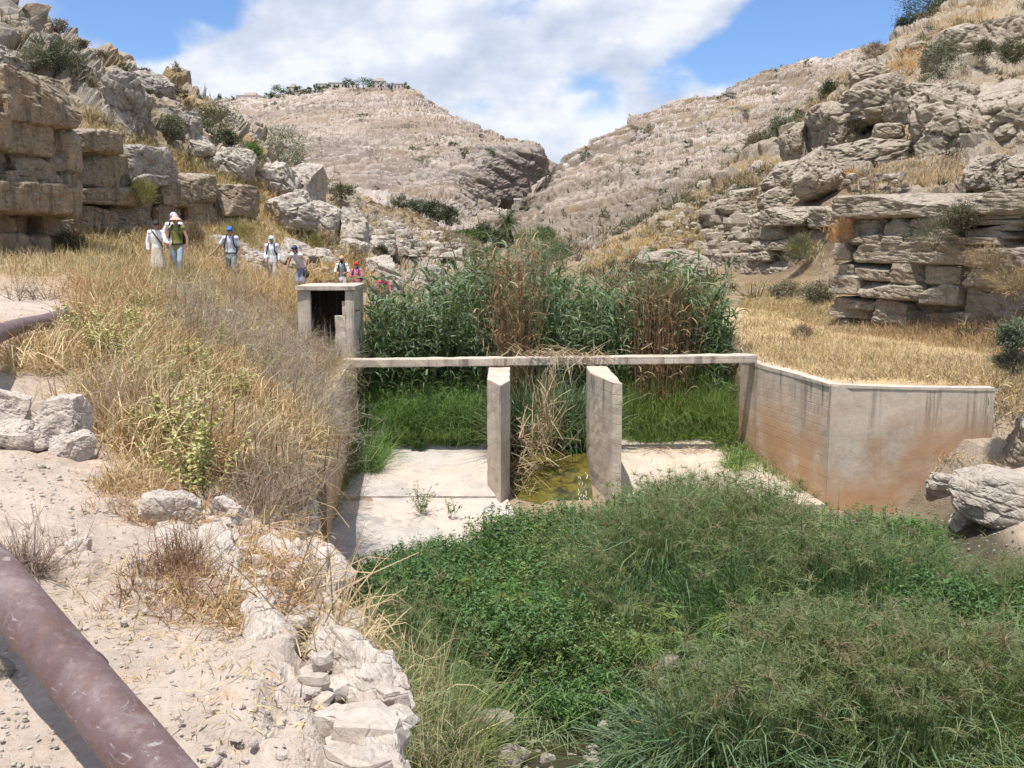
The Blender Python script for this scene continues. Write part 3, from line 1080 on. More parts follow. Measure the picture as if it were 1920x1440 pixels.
def wall_blocks(root, blocks, yw, mat, face_dir, seed0, name='stone', tight=1.03, **kw):
    """stones standing along a wall line: (u0, u1, vtop, vbot, push, thick) with yw(u) the distance of the face"""
    for i, b in enumerate(blocks):
        u0, u1, vt, vb = b[:4]
        push = b[4] if len(b) > 4 else 0.0
        th = b[5] if len(b) > 5 else 1.3
        mt = b[6] if len(b) > 6 else mat
        A = at(u0, (vt + vb) / 2, yw(u0))
        B = at(u1, (vt + vb) / 2, yw(u1))
        d = (B - A)
        d[2] = 0
        L = float(np.linalg.norm(d))
        d /= L
        nrm = np.array([-d[1], d[0], 0])           # away from the camera
        Yc = (yw(u0) + yw(u1)) / 2
        H = (vb - vt) * Yc / FPX
        c = at((u0 + u1) / 2, (vt + vb) / 2, Yc) + nrm * (th / 2 + push)
        k2 = dict(kw)
        nn = int(np.clip(max(L, H) / .15, 7, 22))
        me = rock_mesh(name, (L * 1.02, th, H * tight), seed0 + i, nn, **k2)
        o = obj(name, me, mt)
        o.location = c
        o.rotation_euler = (0, 0, math.atan2(d[1], d[0]))
        child_world(o, root)


# ------------------------------------------------------------------ ruined wall of huge quarried blocks, left
rt = empty('stone_wall', pt(60, 470, 34))
tag(rt, 'ruined corner of huge brown stone blocks at the left edge of the view', 'stone wall')
yT = lambda u: 33.0 + (u / 160.0) * 4.2
TB = [
    (18, 156, 140, 233, -.15, 3.0), (-60, 26, 138, 198, .25, 2.5), (-60, 30, 196, 276, 0, 2.0), (22, 112, 214, 290, .1, 2.2), (108, 158, 232, 322, .05, 1.8),
    (-60, 44, 277, 322, .1, 2), (44, 121, 287, 338, .15, 2), (120, 160, 322, 358, .05, 2), (16, 76, 318, 348, .0, 2), (75, 126, 326, 360, .05, 2),
    (-60, 146, 341, 399, -.5, 2.6), (126, 160, 357, 410, .15, 2),
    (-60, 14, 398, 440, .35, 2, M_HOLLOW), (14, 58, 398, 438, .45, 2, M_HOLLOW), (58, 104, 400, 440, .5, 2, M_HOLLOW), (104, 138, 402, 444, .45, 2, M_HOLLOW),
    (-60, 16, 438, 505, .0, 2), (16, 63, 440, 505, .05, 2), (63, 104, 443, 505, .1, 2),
]
wall_blocks(rt, TB, yT, M_ASHLAR, 1, 300, k=11.0, rough=.09, crack=.06, cuts=3)
rs = empty('stone_wall', pt(300, 440, 43))
tag(rs, 'stepped ruined wall of weathered stone blocks behind the walkers', 'stone wall')
yS = lambda u: 39.5 + (u - 145) / 340.0 * 10
SB = [
    (140, 222, 241, 284, -.35, 2.2), (186, 212, 282, 306, .2, 1.5), (204, 256, 282, 330, .1, 1.6), (246, 357, 279, 345, -.1, 2.0, M_CRAG),
    (150, 230, 298, 352, -.05, 2), (228, 252, 322, 350, .2, 1.5), (150, 262, 351, 385, -.25, 2.2), (140, 228, 384, 432, 0, 2), (226, 302, 390, 437, .1, 2),
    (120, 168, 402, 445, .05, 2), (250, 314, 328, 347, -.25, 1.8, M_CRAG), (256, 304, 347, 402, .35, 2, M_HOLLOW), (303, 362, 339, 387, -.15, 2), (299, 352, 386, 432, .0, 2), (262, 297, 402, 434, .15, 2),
    (358, 421, 327, 378, -.1, 1.8), (420, 486, 347, 407, -.1, 1.8), (356, 424, 377, 424, .05, 1.8), (424, 488, 405, 430, .1, 1.8), (340, 362, 380, 430, .3, 1.5),
]
wall_blocks(rs, SB, yS, M_ASHLAR, 1, 340, k=11.0, rough=.10, crack=.07, cuts=3)

# ------------------------------------------------------------------ bedded cliff, right
cl = empty('cliff', pt(1700, 600, 31))
tag(cl, 'bedded limestone cliff of stacked ledges at the right edge of the view', None, None, 'structure')
yC = lambda u: 34.0 * (27.0 / 34.0) ** ((u - 1558) / 362.0)
CB = [
    (1556, 1750, 367, 406, -.2, 3.5), (1744, 2050, 356, 398, -.15, 3.5),
    (1600, 1652, 412, 442, .16, 3), (1650, 1700, 407, 442, .08, 3), (1698, 1800, 398, 412, .15, 3), (1690, 1800, 411, 424, .12, 3), (1698, 1790, 423, 436, .1, 3), (1700, 1800, 435, 446, .08, 3),
    (1796, 1930, 398, 410, .08, 3), (1800, 1960, 409, 420, .1, 3), (1790, 1900, 419, 432, .10, 3), (1890, 2050, 398, 420, .13, 3), (1890, 2050, 419, 448, .15, 3), (1796, 1895, 431, 447, .1, 3),
    (1590, 1652, 441, 455, -.05, 3), (1650, 1690, 443, 456, -.08, 3), (1686, 1780, 445, 458, 0, 3), (1778, 1900, 446, 458, -.05, 3),
    (1560, 1592, 456, 486, -.05, 3), (1588, 1805, 456, 492, -.14, 3), (1798, 2050, 456, 502, -.2, 3),
    (1565, 1600, 491, 521, -.05, 3), (1598, 1672, 492, 524, -.1, 3), (1670, 1724, 497, 531, -.18, 3), (1722, 1792, 500, 532, .12, 3), (1790, 1900, 505, 538, -.05, 3), (1895, 2050, 505, 545, -.05, 3),
    (1556, 1612, 518, 550, -.2, 3), (1610, 1722, 525, 558, -.22, 3), (1718, 1795, 532, 570, -.05, 3), (1790, 2050, 540, 600, .05, 3),
    (1558, 1640, 559, 578, -.05, 3), (1638, 1702, 562, 584, -.08, 3), (1553, 1632, 573, 594, -.18, 3), (1628, 1700, 582, 606, -.1, 3), (1552, 1606, 592, 618, -.05, 3), (1604, 1720, 602, 640, .0, 3), (1700, 2050, 580, 640, .1, 3),
    (1575, 1920, 392, 610, .22, 3), (1557, 1604, 404, 456, .25, 3),
]
wall_blocks(cl, CB, yC, M_CLIFF, 1, 400, tight=1.2, k=12.0, rough=.10, crack=.06, strata=.02, bed=.16, cuts=4)
yD = lambda u: 54.0 + (u - 1340) / 220.0 * -8
DB = [
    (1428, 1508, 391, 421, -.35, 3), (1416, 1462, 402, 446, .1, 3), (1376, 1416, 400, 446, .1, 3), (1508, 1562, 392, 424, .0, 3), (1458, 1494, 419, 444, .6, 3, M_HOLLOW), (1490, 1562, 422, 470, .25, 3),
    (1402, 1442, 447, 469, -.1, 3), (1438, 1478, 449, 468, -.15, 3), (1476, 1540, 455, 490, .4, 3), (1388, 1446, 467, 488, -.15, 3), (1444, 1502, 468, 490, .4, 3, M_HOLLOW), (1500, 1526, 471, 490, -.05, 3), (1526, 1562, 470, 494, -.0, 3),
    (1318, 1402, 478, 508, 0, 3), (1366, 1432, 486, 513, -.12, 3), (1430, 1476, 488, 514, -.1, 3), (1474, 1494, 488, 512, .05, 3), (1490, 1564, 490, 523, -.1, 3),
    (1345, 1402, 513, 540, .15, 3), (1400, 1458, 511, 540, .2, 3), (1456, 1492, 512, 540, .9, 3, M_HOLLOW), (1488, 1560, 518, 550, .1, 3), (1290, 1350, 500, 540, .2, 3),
]
wall_blocks(cl, DB, yD, M_CLIFF, 1, 460, tight=1.2, k=12.0, rough=.13, crack=.09, strata=.02, bed=.2, cuts=5)

# ------------------------------------------------------------------ outcrops and boulders, one by one
G_CRAG = 'crags along the left skyline'
left_rocks = [
    # box, Y, mat, depth, k, rot, roll, label, n, kw
    ((-60, 66, 56, 138), 50, M_CRAG, 5, 4, .2, .25, 'grey crag above the huge quarried blocks at the left edge', 18),
    ((40, 58, 130, 118), 60, M_CRAG, 5, 4, .3, .3, 'tilted grey slab on the left skyline under dark scrub', 16),
    ((128, 96, 216, 190), 58, M_CRAG, 5, 4, .1, .5, 'steep grey crag left of the deep vertical crack', 20),
    ((196, 112, 288, 258), 56, M_CRAG, 6, 3.6, .1, .45, 'largest slanting grey crag of the left hill', 24),
    ((282, 168, 342, 252), 62, M_CRAG, 5, 5, .0, .25, 'dark fissured crag beside the boxy overhang', 18),
    ((306, 190, 384, 264), 60, M_CRAG, 5, 5.5, .1, .2, 'boxy overhanging grey crag at the right end of the skyline crags', 20),
    ((236, 122, 330, 172), 70, M_CRAG, 5, 4, .1, .35, 'rounded pale crest stone on the left skyline', 16),
    ((345, 252, 402, 290), 57, M_BOULD, 3, 3.5, .3, .1, 'small grey stone below the dark olive bush', 14),
    ((384, 272, 476, 332), 58, M_BOULD, 4, 4, .2, .3, 'speckled pale outcrop around a bright green bush', 18),
    ((462, 300, 560, 362), 55, M_BOULD, 5, 3.2, .2, .35, 'big pale rounded boulder with a crack across its top', 20),
    ((545, 300, 604, 385), 57, M_BOULD, 4, 4, -.2, .2, 'brownish crag leaning behind the big pale boulder', 18),
    ((496, 356, 592, 430), 52, M_BOULD, 5, 3.4, .3, -.35, 'pointed grey boulder with a hollow under its right side', 20),
    ((572, 372, 640, 438), 53, M_BOULD, 4, 5, .0, .1, 'craggy brown rock left of the orange stained block', 18),
    ((630, 384, 690, 446), 52, M_BOULD, 4, 7, .25, .05, 'square block with orange stained lower face', 16),
    ((630, 444, 690, 476), 50, M_BOULD, 3, 4, .1, .15, 'low pale slab below the orange stained block', 14),
    ((686, 438, 742, 476), 52, M_BOULD, 3, 6, .1, .05, 'layered grey stone right of the low pale slab', 14),
    ((738, 412, 772, 448), 58, M_BOULD, 3, 4, .1, -.2, 'small tan boulder stained orange on the right slope', 12),
    ((394, 440, 424, 474), 39, M_BOULD, 1, 3.5, .1, .2, 'speckled round stone behind the blue capped walker', 12),
    ((430, 462, 500, 494), 43, M_BOULD, 1.5, 4, .1, .3, 'long low stone between the blue capped walker and the next', 14),
    ((508, 448, 604, 500), 45, M_BOULD, 2, 3.6, .1, .45, 'long slanting pale rock behind the bending walker', 16),
    ((584, 462, 634, 502), 46, M_BOULD, 1.5, 3.4, .1, .1, 'round pale stone right of the bending walker', 14),
    ((672, 478, 768, 546), 48, M_BOULD, 3.5, 3.2, .2, .15, 'large pale round boulder right of the red capped walker', 20),
    ((768, 490, 826, 546), 50, M_BOULD, 3, 4.5, .5, .25, 'pale boulder with a dark hollow beside the tall reeds', 18),
    ((800, 520, 850, 580), 49, M_BOULD, 3, 4, .5, .5, 'pale slope stone just left of the tall reeds', 14),
    ((726, 448, 770, 470), 60, M_BOULD, 3, 4, .1, .0, 'flat grey slab on the slope above the round boulder', 12),
    ((800, 430, 828, 446), 85, M_BOULD, 3, 4, .1, .2, 'small white stone high on the far spur', 10),
]
for i, r in enumerate(left_rocks):
    box, Y, mat, dep, k, rot, roll, lab, n = r
    o = rock('boulder', box, Y, mat, 500 + i, dep, k, n, rot, 0, roll * .6, snap=True, dy=1.2, grow=(.88 if i < 7 else 1.05), flat=(.22 if i < 7 else .10), rough=.17, crack=.10, jag=.07, cuts=9)
    tag(o, lab, 'boulder')

right_rocks = [
    ((1584, 158, 1700, 232), 66, M_CLIFF, 6, 6, -.4, -.15, 'left half of the thick overhanging ledge high on the right hill', 22),
    ((1672, 160, 1810, 226), 62, M_CLIFF, 6, 6, -.3, -.15, 'right half of the thick overhanging ledge above a dark slot', 22),
    ((1700, 175, 1850, 320), 53, M_CLIFF, 7, 3.6, -.4, -.5, 'big slanting slab stained orange along its foot', 26),
    ((1830, 150, 1990, 290), 50, M_CLIFF, 6, 4, -.3, -.4, 'upper slanting slab at the right edge of the view', 22),
    ((1488, 284, 1572, 366), 52, M_CLIFF, 4, 3.2, -.4, -.45, 'bulging nose shaped boulder over a dark hollow', 22),
    ((1548, 268, 1700, 322), 56, M_CLIFF, 5, 5, -.3, -.25, 'broad humped ledge right of the nose shaped boulder', 22),
    ((1640, 236, 1690, 262), 57, M_CLIFF, 3, 5, -.3, 0, 'square stone under the overhanging ledge', 12),
    ((1472, 238, 1530, 312), 68, M_CLIFF, 4, 4.5, -.2, -.2, 'upright crag left of the grey gully', 18),
    ((1522, 200, 1606, 290), 66, M_CLIFF, 5, 4.5, -.2, -.2, 'grey fissured crag below the tall green bush', 20),
    ((1400, 304, 1450, 350), 68, M_CLIFF, 3, 3.5, -.2, -.3, 'rounded brown stone on the grassy shoulder', 16),
    ((1430, 304, 1502, 356), 62, M_CLIFF, 4, 3.5, -.3, -.3, 'wide rough stone left of the nose shaped boulder', 18),
    ((1815, 296, 1885, 352), 36, M_CLIFF, 3, 4.5, -.3, -.05, 'left grey block lying on top of the bedded cliff', 18),
    ((1870, 294, 1990, 358), 34, M_CLIFF, 3, 4.5, -.3, .05, 'right grey block lying on top of the bedded cliff', 20),
    ((1366, 352, 1424, 388), 62, M_CLIFF, 3, 4, -.2, -.1, 'rough stone above the stepped ledges', 14),
    ((1424, 352, 1494, 392), 56, M_CLIFF, 3, 4, -.2, -.1, 'layered stone just left of the dark hollow', 16),
    ((1340, 374, 1380, 396), 62, M_CLIFF, 2.5, 4, -.1, -.2, 'small brown stone on the grass left of the ledges', 12),
    ((1288, 412, 1342, 436), 60, M_CLIFF, 2.5, 4, -.1, -.2, 'low grey stone lying in golden grass', 12),
    ((1236, 414, 1280, 440), 64, M_CLIFF, 2.5, 4, -.1, -.2, 'low rough stone left of the golden grass', 12),
    ((1190, 470, 1330, 520), 52, M_CLIFF, 4, 4.2, -.1, -.15, 'broad shelf of rock behind the brown reeds', 18),
    ((1600, 120, 1660, 160), 84, M_CLIFF, 4, 4, -.2, -.3, 'small crag left of the orange grass high up', 14),
    ((1740, 60, 1830, 120), 80, M_CLIFF, 5, 4, -.2, -.3, 'grey crag near the top right skyline', 18),
    ((1830, 40, 1960, 130), 78, M_CLIFF, 5, 4, -.2, -.3, 'fractured grey crag in the top right corner', 20),
    ((1690, 84, 1740, 112), 98, M_CLIFF, 4, 4, -.2, -.3, 'pale stone just under the dark skyline bush', 12),
]
for i, r in enumerate(right_rocks):
    box, Y, mat, dep, k, rot, roll, lab, n = r
    o = rock('boulder', box, Y, mat, 560 + i, dep, k, n, rot, 0, roll * .7, grow=1.12, rough=.17, crack=.11, jag=.07, strata=.03, bed=.45, cuts=8)
    tag(o, lab, 'boulder')

# heap of small stones on the cliff top
sp = random.Random(5)
for i in range(26):
    u = sp.uniform(1572, 1692)
    v = sp.uniform(330, 362) - (u - 1572) * .05 - abs(u - 1650) * -.02
    w = sp.uniform(9, 20)
    o = rock('stone', (u, v - w * .3, u + w, v + w * .35), 39 + sp.uniform(0, 2), M_CLIFF, 600 + i, None, 4, 6, sp.uniform(-1, 1), 0, 0, rough=.1, crack=0, cuts=6)
    tag(o, 'loose stone in the heap on top of the bedded cliff', 'stone', 'heap of loose stones on the cliff')

# ------------------------------------------------------------------ white stones along the path, near
near_rocks = [
    ((-40, 712, 70, 800), 10.6, M_WHITE, 4, .1, .1, 'pale pink stone at the left edge above the path', 20),
    ((60, 726, 172, 838), 9.9, M_WHITE, 6.5, .25, .0, 'squared white block with a dark right side beside the path', 26),
    ((-20, 772, 80, 838), 9.2, M_WHITE, 4, .1, .1, 'low white stone in front of the squared block', 18),
    ((20, 786, 98, 842), 8.6, M_WHITE, 4, .5, -.2, 'wedge shaped grey white stone before the squared block', 18),
    ((84, 800, 182, 862), 8.3, M_WHITE, 3.4, .2, .1, 'bright white flat stone right of the wedge shaped one', 20),
    ((258, 898, 384, 984), 7.0, M_WHITE, 4.5, .3, .12, 'big white boulder with a notched dark right end', 28),
    ((400, 916, 466, 990), 7.2, M_WHITE, 5, -.4, .1, 'tilted grey stone right of the big white boulder', 20),
    ((60, 902, 102, 926), 6.9, M_WHITE, 4, .1, .1, 'thin pale shard lying on the path', 12),
    ((120, 1000, 180, 1050), 5.6, M_WHITE, 4, .3, .1, 'half buried pale stone in the path', 16),
    ((390, 800, 412, 830), 10.4, M_WHITE, 4, .3, .1, 'small grey pointed stone among dry straw', 12),
    ((406, 575, 440, 604), 17.0, M_WHITE, 4, .3, .1, 'small white stone among grey scrub', 12),
    ((-30, 1215, 32, 1290), 3.55, M_BOULD, 5, .4, .1, 'brown stone wedged under the rusty pipe', 18),
]
for i, r in enumerate(near_rocks):
    box, Y, mat, k, rot, roll, lab, n = r
    o = rock('stone', box, Y, mat, 640 + i, None, k, n, rot, 0, roll, snap=True, dy=.12, grow=.9, flat=.12, rough=.15, crack=.07, jag=.06, cuts=9)
    tag(o, lab, 'stone')

# limestone lip of the path over the gully: broken blocks
lip = [
    ((628, 1240, 770, 1460), 3.3, .9, 5, .2, 'massive white rock at the broken lip of the path, lowest in view', 34),
    ((500, 1200, 664, 1290), 4.0, .9, 5, .2, 'flat white rock shelf beside the straw covered path', 28),
    ((590, 1110, 708, 1250), 5.3, .9, 5, .1, 'grey white rock at the lip below the dry tangle', 28),
    ((430, 1060, 560, 1160), 5.6, .9, 4, .2, 'crumbling white rock in the middle of the lip', 26),
    ((360, 950, 450, 1060), 6.6, .8, 4, .1, 'white rock ridge right of the brown dead bush', 24),
    ((470, 965, 552, 1075), 6.9, .8, 5, .1, 'upright pale rock above the shaded gully wall', 26),
    ((560, 1075, 625, 1130), 6.6, .6, 5, .3, 'shaded rock hanging over the gully', 22),
    ((280, 960, 372, 1020), 6.6, .8, 4, .1, 'low white ledge under the big white boulder', 20),
]
for i, (box, Y, dep, k, roll, lab, n) in enumerate(lip):
    o = rock('rock', box, Y, M_WHITE, 680 + i, dep, k, n, .25 + .2 * (i % 3), 0, roll, snap=True, dy=.15, flat=(.60, .80, .55, .48, .48, .48, .48, .48)[i], grow=.95, rough=.15, crack=.05, jag=.05, cuts=10)
    tag(o, lab, 'rock')

right_near = [
    ((1736, 858, 1860, 930), 18.6, M_BOULD, 4, -.3, .1, 'rough brown rock at the foot of the wing wall', 20),
    ((1790, 872, 1980, 980), 17.6, M_BOULD, 4, -.2, .15, 'broad sunlit rock at the right edge by the wall foot', 26),
    ((1886, 760, 1990, 870), 19.6, M_CLIFF, 3.6, -.2, .1, 'brown pitted rock against the end of the wing wall', 24),
    ((1868, 735, 1900, 800), 20.5, M_CLIFF, 4, -.2, .1, 'narrow stone jammed at the top end of the wing wall', 14),
    ((1780, 955, 1850, 1000), 17.0, M_BOULD, 4, -.2, .1, 'small pale stone on the pebbly slope', 14),
]
for i, r in enumerate(right_near):
    box, Y, mat, k, rot, roll, lab, n = r
    o = rock('rock', box, Y, mat, 720 + i, None, k, n, rot, 0, roll, snap=True, dy=.5, grow=1.0, flat=.08, rough=.20, crack=.05, jag=.05, cuts=8, strata=.03, bed=.22)
    tag(o, lab, 'rock')

stream_stones = [
    ((904, 1338, 960, 1384), 12.3, 3, 'round speckled boulder above the stream', 16),
    ((856, 1342, 902, 1392), 12.4, 4, 'reddish angular stone left of the round boulder', 14),
    ((850, 1380, 906, 1424), 11.9, 4, 'brown slab stone half hidden in grass', 14),
    ((924, 1408, 974, 1450), 11.6, 3, 'large smooth grey stone in the stream', 16),
    ((968, 1408, 992, 1426), 11.8, 2.6, 'small white pebble in the stream', 10),
    ((1012, 1420, 1040, 1440), 11.7, 3, 'flat wet brown stone in the stream', 10),
    ((1124, 1430, 1142, 1444), 11.6, 3, 'tiny pale pebble at the stream edge', 8),
    ((1208, 1370, 1246, 1398), 12.2, 4, 'pink angular stone in the grey green herbs', 12),
    ((1240, 1236, 1270, 1264), 13.6, 4, 'tan stone glimpsed behind the sedge', 12),
    ((1306, 1248, 1334, 1282), 13.5, 4, 'split pink stone below the sedge fringe', 12),
    ((1352, 1238, 1390, 1276), 13.6, 4, 'cream stone right of the split pink one', 12),
    ((1122, 1360, 1150, 1382), 12.2, 4, 'orange stained pebble by the water', 10),
    ((1216, 1346, 1240, 1368), 12.6, 4, 'dusty stone half sunk in herbs', 10),
]
for i, (box, Y, k, lab, n) in enumerate(stream_stones):
    o = rock('stone', box, Y, M_BOULD, 740 + i, None, k, n, .3 * i, 0, .1, snap=True, grow=1.25, flat=-.22, rough=.14, crack=.02, jag=.03, cuts=5)
    tag(o, lab, 'stone')
# ------------------------------------------------------------------ vegetation: every blade, leaf and twig is a tapered ribbon
def mat_leaf(name, trans=.25, rough=.6, spec=.3):
    m = bpy.data.materials.new(name)
    m.use_nodes = True
    T = NT(m.node_tree)
    c = T.n('ShaderNodeAttribute', attribute_name='col').outputs['Color']
    bs = T.n('ShaderNodeBsdfPrincipled', {'Base Color': c, 'Roughness': rough, 'Specular IOR Level': spec})
    if trans > 0:
        tr = T.n('ShaderNodeBsdfTranslucent', {'Color': T.mix(1.0, c, (1.1, 1.15, .6), 'MULTIPLY')})
        mx = T.n('ShaderNodeMixShader', {0: trans, 1: bs.outputs[0], 2: tr.outputs[0]})
        T.n('ShaderNodeOutputMaterial', {'Surface': mx.outputs[0]})
    else:
        T.n('ShaderNodeOutputMaterial', {'Surface': bs.outputs[0]})
    return m


M_LEAF = mat_leaf('green leaf', .3, .5, .35)
M_STRAW = mat_leaf('dry straw', .15, .8, .15)
M_BARK = mat_leaf('bark', 0, .95, .05)


class Rib:
    def __init__(self):
        self.V, self.F, self.C, self.n = [], [], [], 0

    def add(self, base, dirs, L, W, droop, nseg, col, taper=1.0, colend=None, twist=None, rnd=RNG):
        base = np.asarray(base, float)
        N = len(base)
        if N == 0:
            return None
        d = dirs / (np.linalg.norm(dirs, axis=1, keepdims=True) + 1e-9)
        L = np.broadcast_to(np.asarray(L, float), (N,))
        W = np.broadcast_to(np.asarray(W, float), (N,))
        droop = np.broadcast_to(np.asarray(droop, float), (N,))
        col = np.broadcast_to(np.asarray(col, float), (N, 3))
        side = np.cross(d, np.array([0, 0, 1.0]) + 0 * d)
        ln = np.linalg.norm(side, axis=1, keepdims=True)
        ra = rnd.normal(size=(N, 3))
        side = np.where(ln < .15, np.cross(d, ra), side)
        side /= np.linalg.norm(side, axis=1, keepdims=True) + 1e-9
        # turn the blade about its own axis
        ang = rnd.uniform(-1.2, 1.2, N) if twist is None else np.broadcast_to(twist, (N,))
        b2 = np.cross(d, side)
        side = side * np.cos(ang)[:, None] + b2 * np.sin(ang)[:, None]
        p = base.copy()
        pts = [p]
        st = (L / nseg)[:, None]
        for k in range(nseg):
            t = (k + .5) / nseg
            dk = d + np.array([0, 0, -1.0]) * (droop * t * 1.8)[:, None]
            dk /= np.linalg.norm(dk, axis=1, keepdims=True) + 1e-9
            p = p + dk * st
            pts.append(p)
        P = np.stack(pts, 1)                                  # N, nseg+1, 3
        t = np.linspace(0, 1, nseg + 1)
        w = (1 - taper * t ** 1.5) * .5
        off = side[:, None, :] * (W[:, None] * w[None, :])[..., None]
        A = np.stack([P - off, P + off], 2)                   # N, seg+1, 2, 3
        k = (nseg + 1) * 2
        base_i = (np.arange(N) * k + self.n)[:, None, None]
        s = np.arange(nseg)[None, :, None] * 2
        f = base_i + s + np.array([0, 1, 3, 2])[None, None, :]
        cc = np.broadcast_to(col[:, None, None, :], A.shape).copy()
        if colend is not None:
            ce = np.broadcast_to(np.asarray(colend, float), (N, 3))[:, None, None, :]
            cc = cc * (1 - t[None, :, None, None]) + ce * t[None, :, None, None]
        self.V.append(A.reshape(-1, 3))
        self.F.append(f.reshape(-1, 4))
        self.C.append(cc.reshape(-1, 3))
        self.n += N * k
        return P

    def build(self, name, mat, parent=None, loc=None):
        V = np.concatenate(self.V)
        if loc is not None:
            V = V - np.asarray(loc)
        me = raw_mesh(name, V, np.concatenate(self.F), False)
        set_col(me, np.concatenate(self.C))
        o = obj(name, me, mat, parent)
        if loc is not None:
            o.location = Vector(loc)
        return o

    @property
    def tris(self):
        return sum(len(f) for f in self.F) * 2


class Field:
    """countless tufts: a cloud of points carrying a handful of modelled tufts (geometry nodes)"""
    def __init__(self):
        self.protos, self.P, self.i, self.s, self.r, self.mats = [], [], [], [], [], []

    def add(self, P, ribs, scale, mat):
        n0 = len(self.protos)
        self.protos += ribs
        self.mats += [mat] * len(ribs)
        N = len(P)
        self.P.append(np.asarray(P, float))
        self.i.append(RNG.integers(n0, n0 + len(ribs), N))
        self.s.append(np.broadcast_to(np.asarray(scale, float), (N,)))
        self.r.append(RNG.uniform(0, 6.283, N))

    def build(self, name, label, cat):
        col = bpy.data.collections.new(name + ' models')
        for k, (rb, mt) in enumerate(zip(self.protos, self.mats)):
            me = raw_mesh(name + '_tuft', np.concatenate(rb.V), np.concatenate(rb.F), False)
            set_col(me, np.concatenate(rb.C))
            me.materials.append(mt)
            o = bpy.data.objects.new('%s_tuft_%03d' % (name, k), me)
            col.objects.link(o)
        P = np.concatenate(self.P)
        me = bpy.data.meshes.new(name)
        me.vertices.add(len(P))
        me.vertices.foreach_set('co', np.ascontiguousarray(P, np.float32).ravel())
        for nm, arr in (('tuft_scale', np.concatenate(self.s)), ('tuft_turn', np.concatenate(self.r))):
            set_attr(me, nm, arr)
        a = me.attributes.new('tuft_kind', 'INT', 'POINT')
        a.data.foreach_set('value', np.ascontiguousarray(np.concatenate(self.i), np.int32))
        o = obj(name, me)
        g = bpy.data.node_groups.new(name + ' scatter', 'GeometryNodeTree')
        g.interface.new_socket('Geometry', in_out='INPUT', socket_type='NodeSocketGeometry')
        g.interface.new_socket('Geometry', in_out='OUTPUT', socket_type='NodeSocketGeometry')
        nd = g.nodes
        gi, go = nd.new('NodeGroupInput'), nd.new('NodeGroupOutput')
        ci = nd.new('GeometryNodeCollectionInfo')
        ci.inputs['Collection'].default_value = col
        ci.inputs['Separate Children'].default_value = True
        ci.inputs['Reset Children'].default_value = True
        ip = nd.new('GeometryNodeInstanceOnPoints')
        ip.inputs['Pick Instance'].default_value = True

        def attr(nm, typ):
            q = nd.new('GeometryNodeInputNamedAttribute')
            q.data_type = typ
            q.inputs['Name'].default_value = nm
            return q.outputs['Attribute']
        cx = nd.new('ShaderNodeCombineXYZ')
        g.links.new(attr('tuft_turn', 'FLOAT'), cx.inputs['Z'])
        er = nd.new('FunctionNodeEulerToRotation')
        g.links.new(cx.outputs[0], er.inputs[0])
        g.links.new(gi.outputs[0], ip.inputs['Points'])
        g.links.new(ci.outputs[0], ip.inputs['Instance'])
        g.links.new(attr('tuft_kind', 'INT'), ip.inputs['Instance Index'])
        g.links.new(er.outputs[0], ip.inputs['Rotation'])
        g.links.new(attr('tuft_scale', 'FLOAT'), ip.inputs['Scale'])
        g.links.new(ip.outputs[0], go.inputs[0])
        md = o.modifiers.new('scatter', 'NODES')
        md.node_group = g
        tag(o, label, cat, kind='stuff')
        return o


def rdirs(N, up_lo, up_hi, rnd=RNG):
    """random directions with elevation between two angles in degrees"""
    az = rnd.uniform(0, 2 * np.pi, N)
    el = np.radians(rnd.uniform(up_lo, up_hi, N))
    return np.stack([np.cos(az) * np.cos(el), np.sin(az) * np.cos(el), np.sin(el)], -1)


def vary(col, N, amt=.25, hue=.08, rnd=RNG):
    c = np.asarray(col, float)
    k = rnd.uniform(1 - amt, 1 + amt, (N, 1))
    h = 1 + rnd.uniform(-hue, hue, (N, 3))
    return np.clip(c * k * h, .003, .9)


def pick(cols, N, w=None, rnd=RNG):
    return np.asarray(cols, float)[rnd.choice(len(cols), N, p=w)]


class Surf:
    """points scattered evenly over part of a terrain patch"""
    def __init__(self, Q, mask):
        A, B, C2, D = Q[:-1, :-1], Q[1:, :-1], Q[1:, 1:], Q[:-1, 1:]
        ar = .5 * np.linalg.norm(np.cross(C2 - A, D - B), axis=-1)
        m = mask[:-1, :-1]
        self.w = np.where(m, ar, 0).ravel()
        self.area = self.w.sum()
        self.q = [x.reshape(-1, 3) for x in (A, B, C2, D)]
        if self.area <= 0:
            self.w = self.w + 1e-9
            print('EMPTY SURF')

    def pts(self, N, weight=None, rnd=RNG):
        w = self.w
        if weight is not None:
            w = w * np.clip(weight((self.q[0] + self.q[2]) / 2), 0, None)
        i = rnd.choice(len(w), N, p=w / w.sum())
        a, b = rnd.uniform(0, 1, (2, N, 1))
        A, B, C2, D = (x[i] for x in self.q)
        return (A * (1 - a) + B * a) * (1 - b) + (D * (1 - a) + C2 * a) * b


def img_mask(Q, poly):
    u, v, dep = proj(Q)
    return inpoly(u, v, poly) & (dep > .5)


NQ = NEAR['Q']
NU, NV, ND = proj(NQ)
NT_ = NEAR['t']
NX, NYY, NZ = NQ[..., 0], NQ[..., 1], NQ[..., 2]


def ground_z(x, y):
    """height of the gully and bank terrain below a point (nearest vertex)"""
    x, y = np.atleast_1d(x), np.atleast_1d(y)
    j = np.clip(np.searchsorted(yy, y), 0, len(yy) - 1)
    out = np.empty(len(x))
    for k in range(len(x)):
        out[k] = np.interp(x[k], NX[:, j[k]], NZ[:, j[k]])
    return out


# ================================================================== sedge thicket in the stream bed (foreground)
G1 = (.135, .20, .070)
G2 = (.175, .24, .095)
G3 = (.09, .15, .058)
OLIVE = (.21, .205, .10)
BLUEG = (.062, .098, .062)


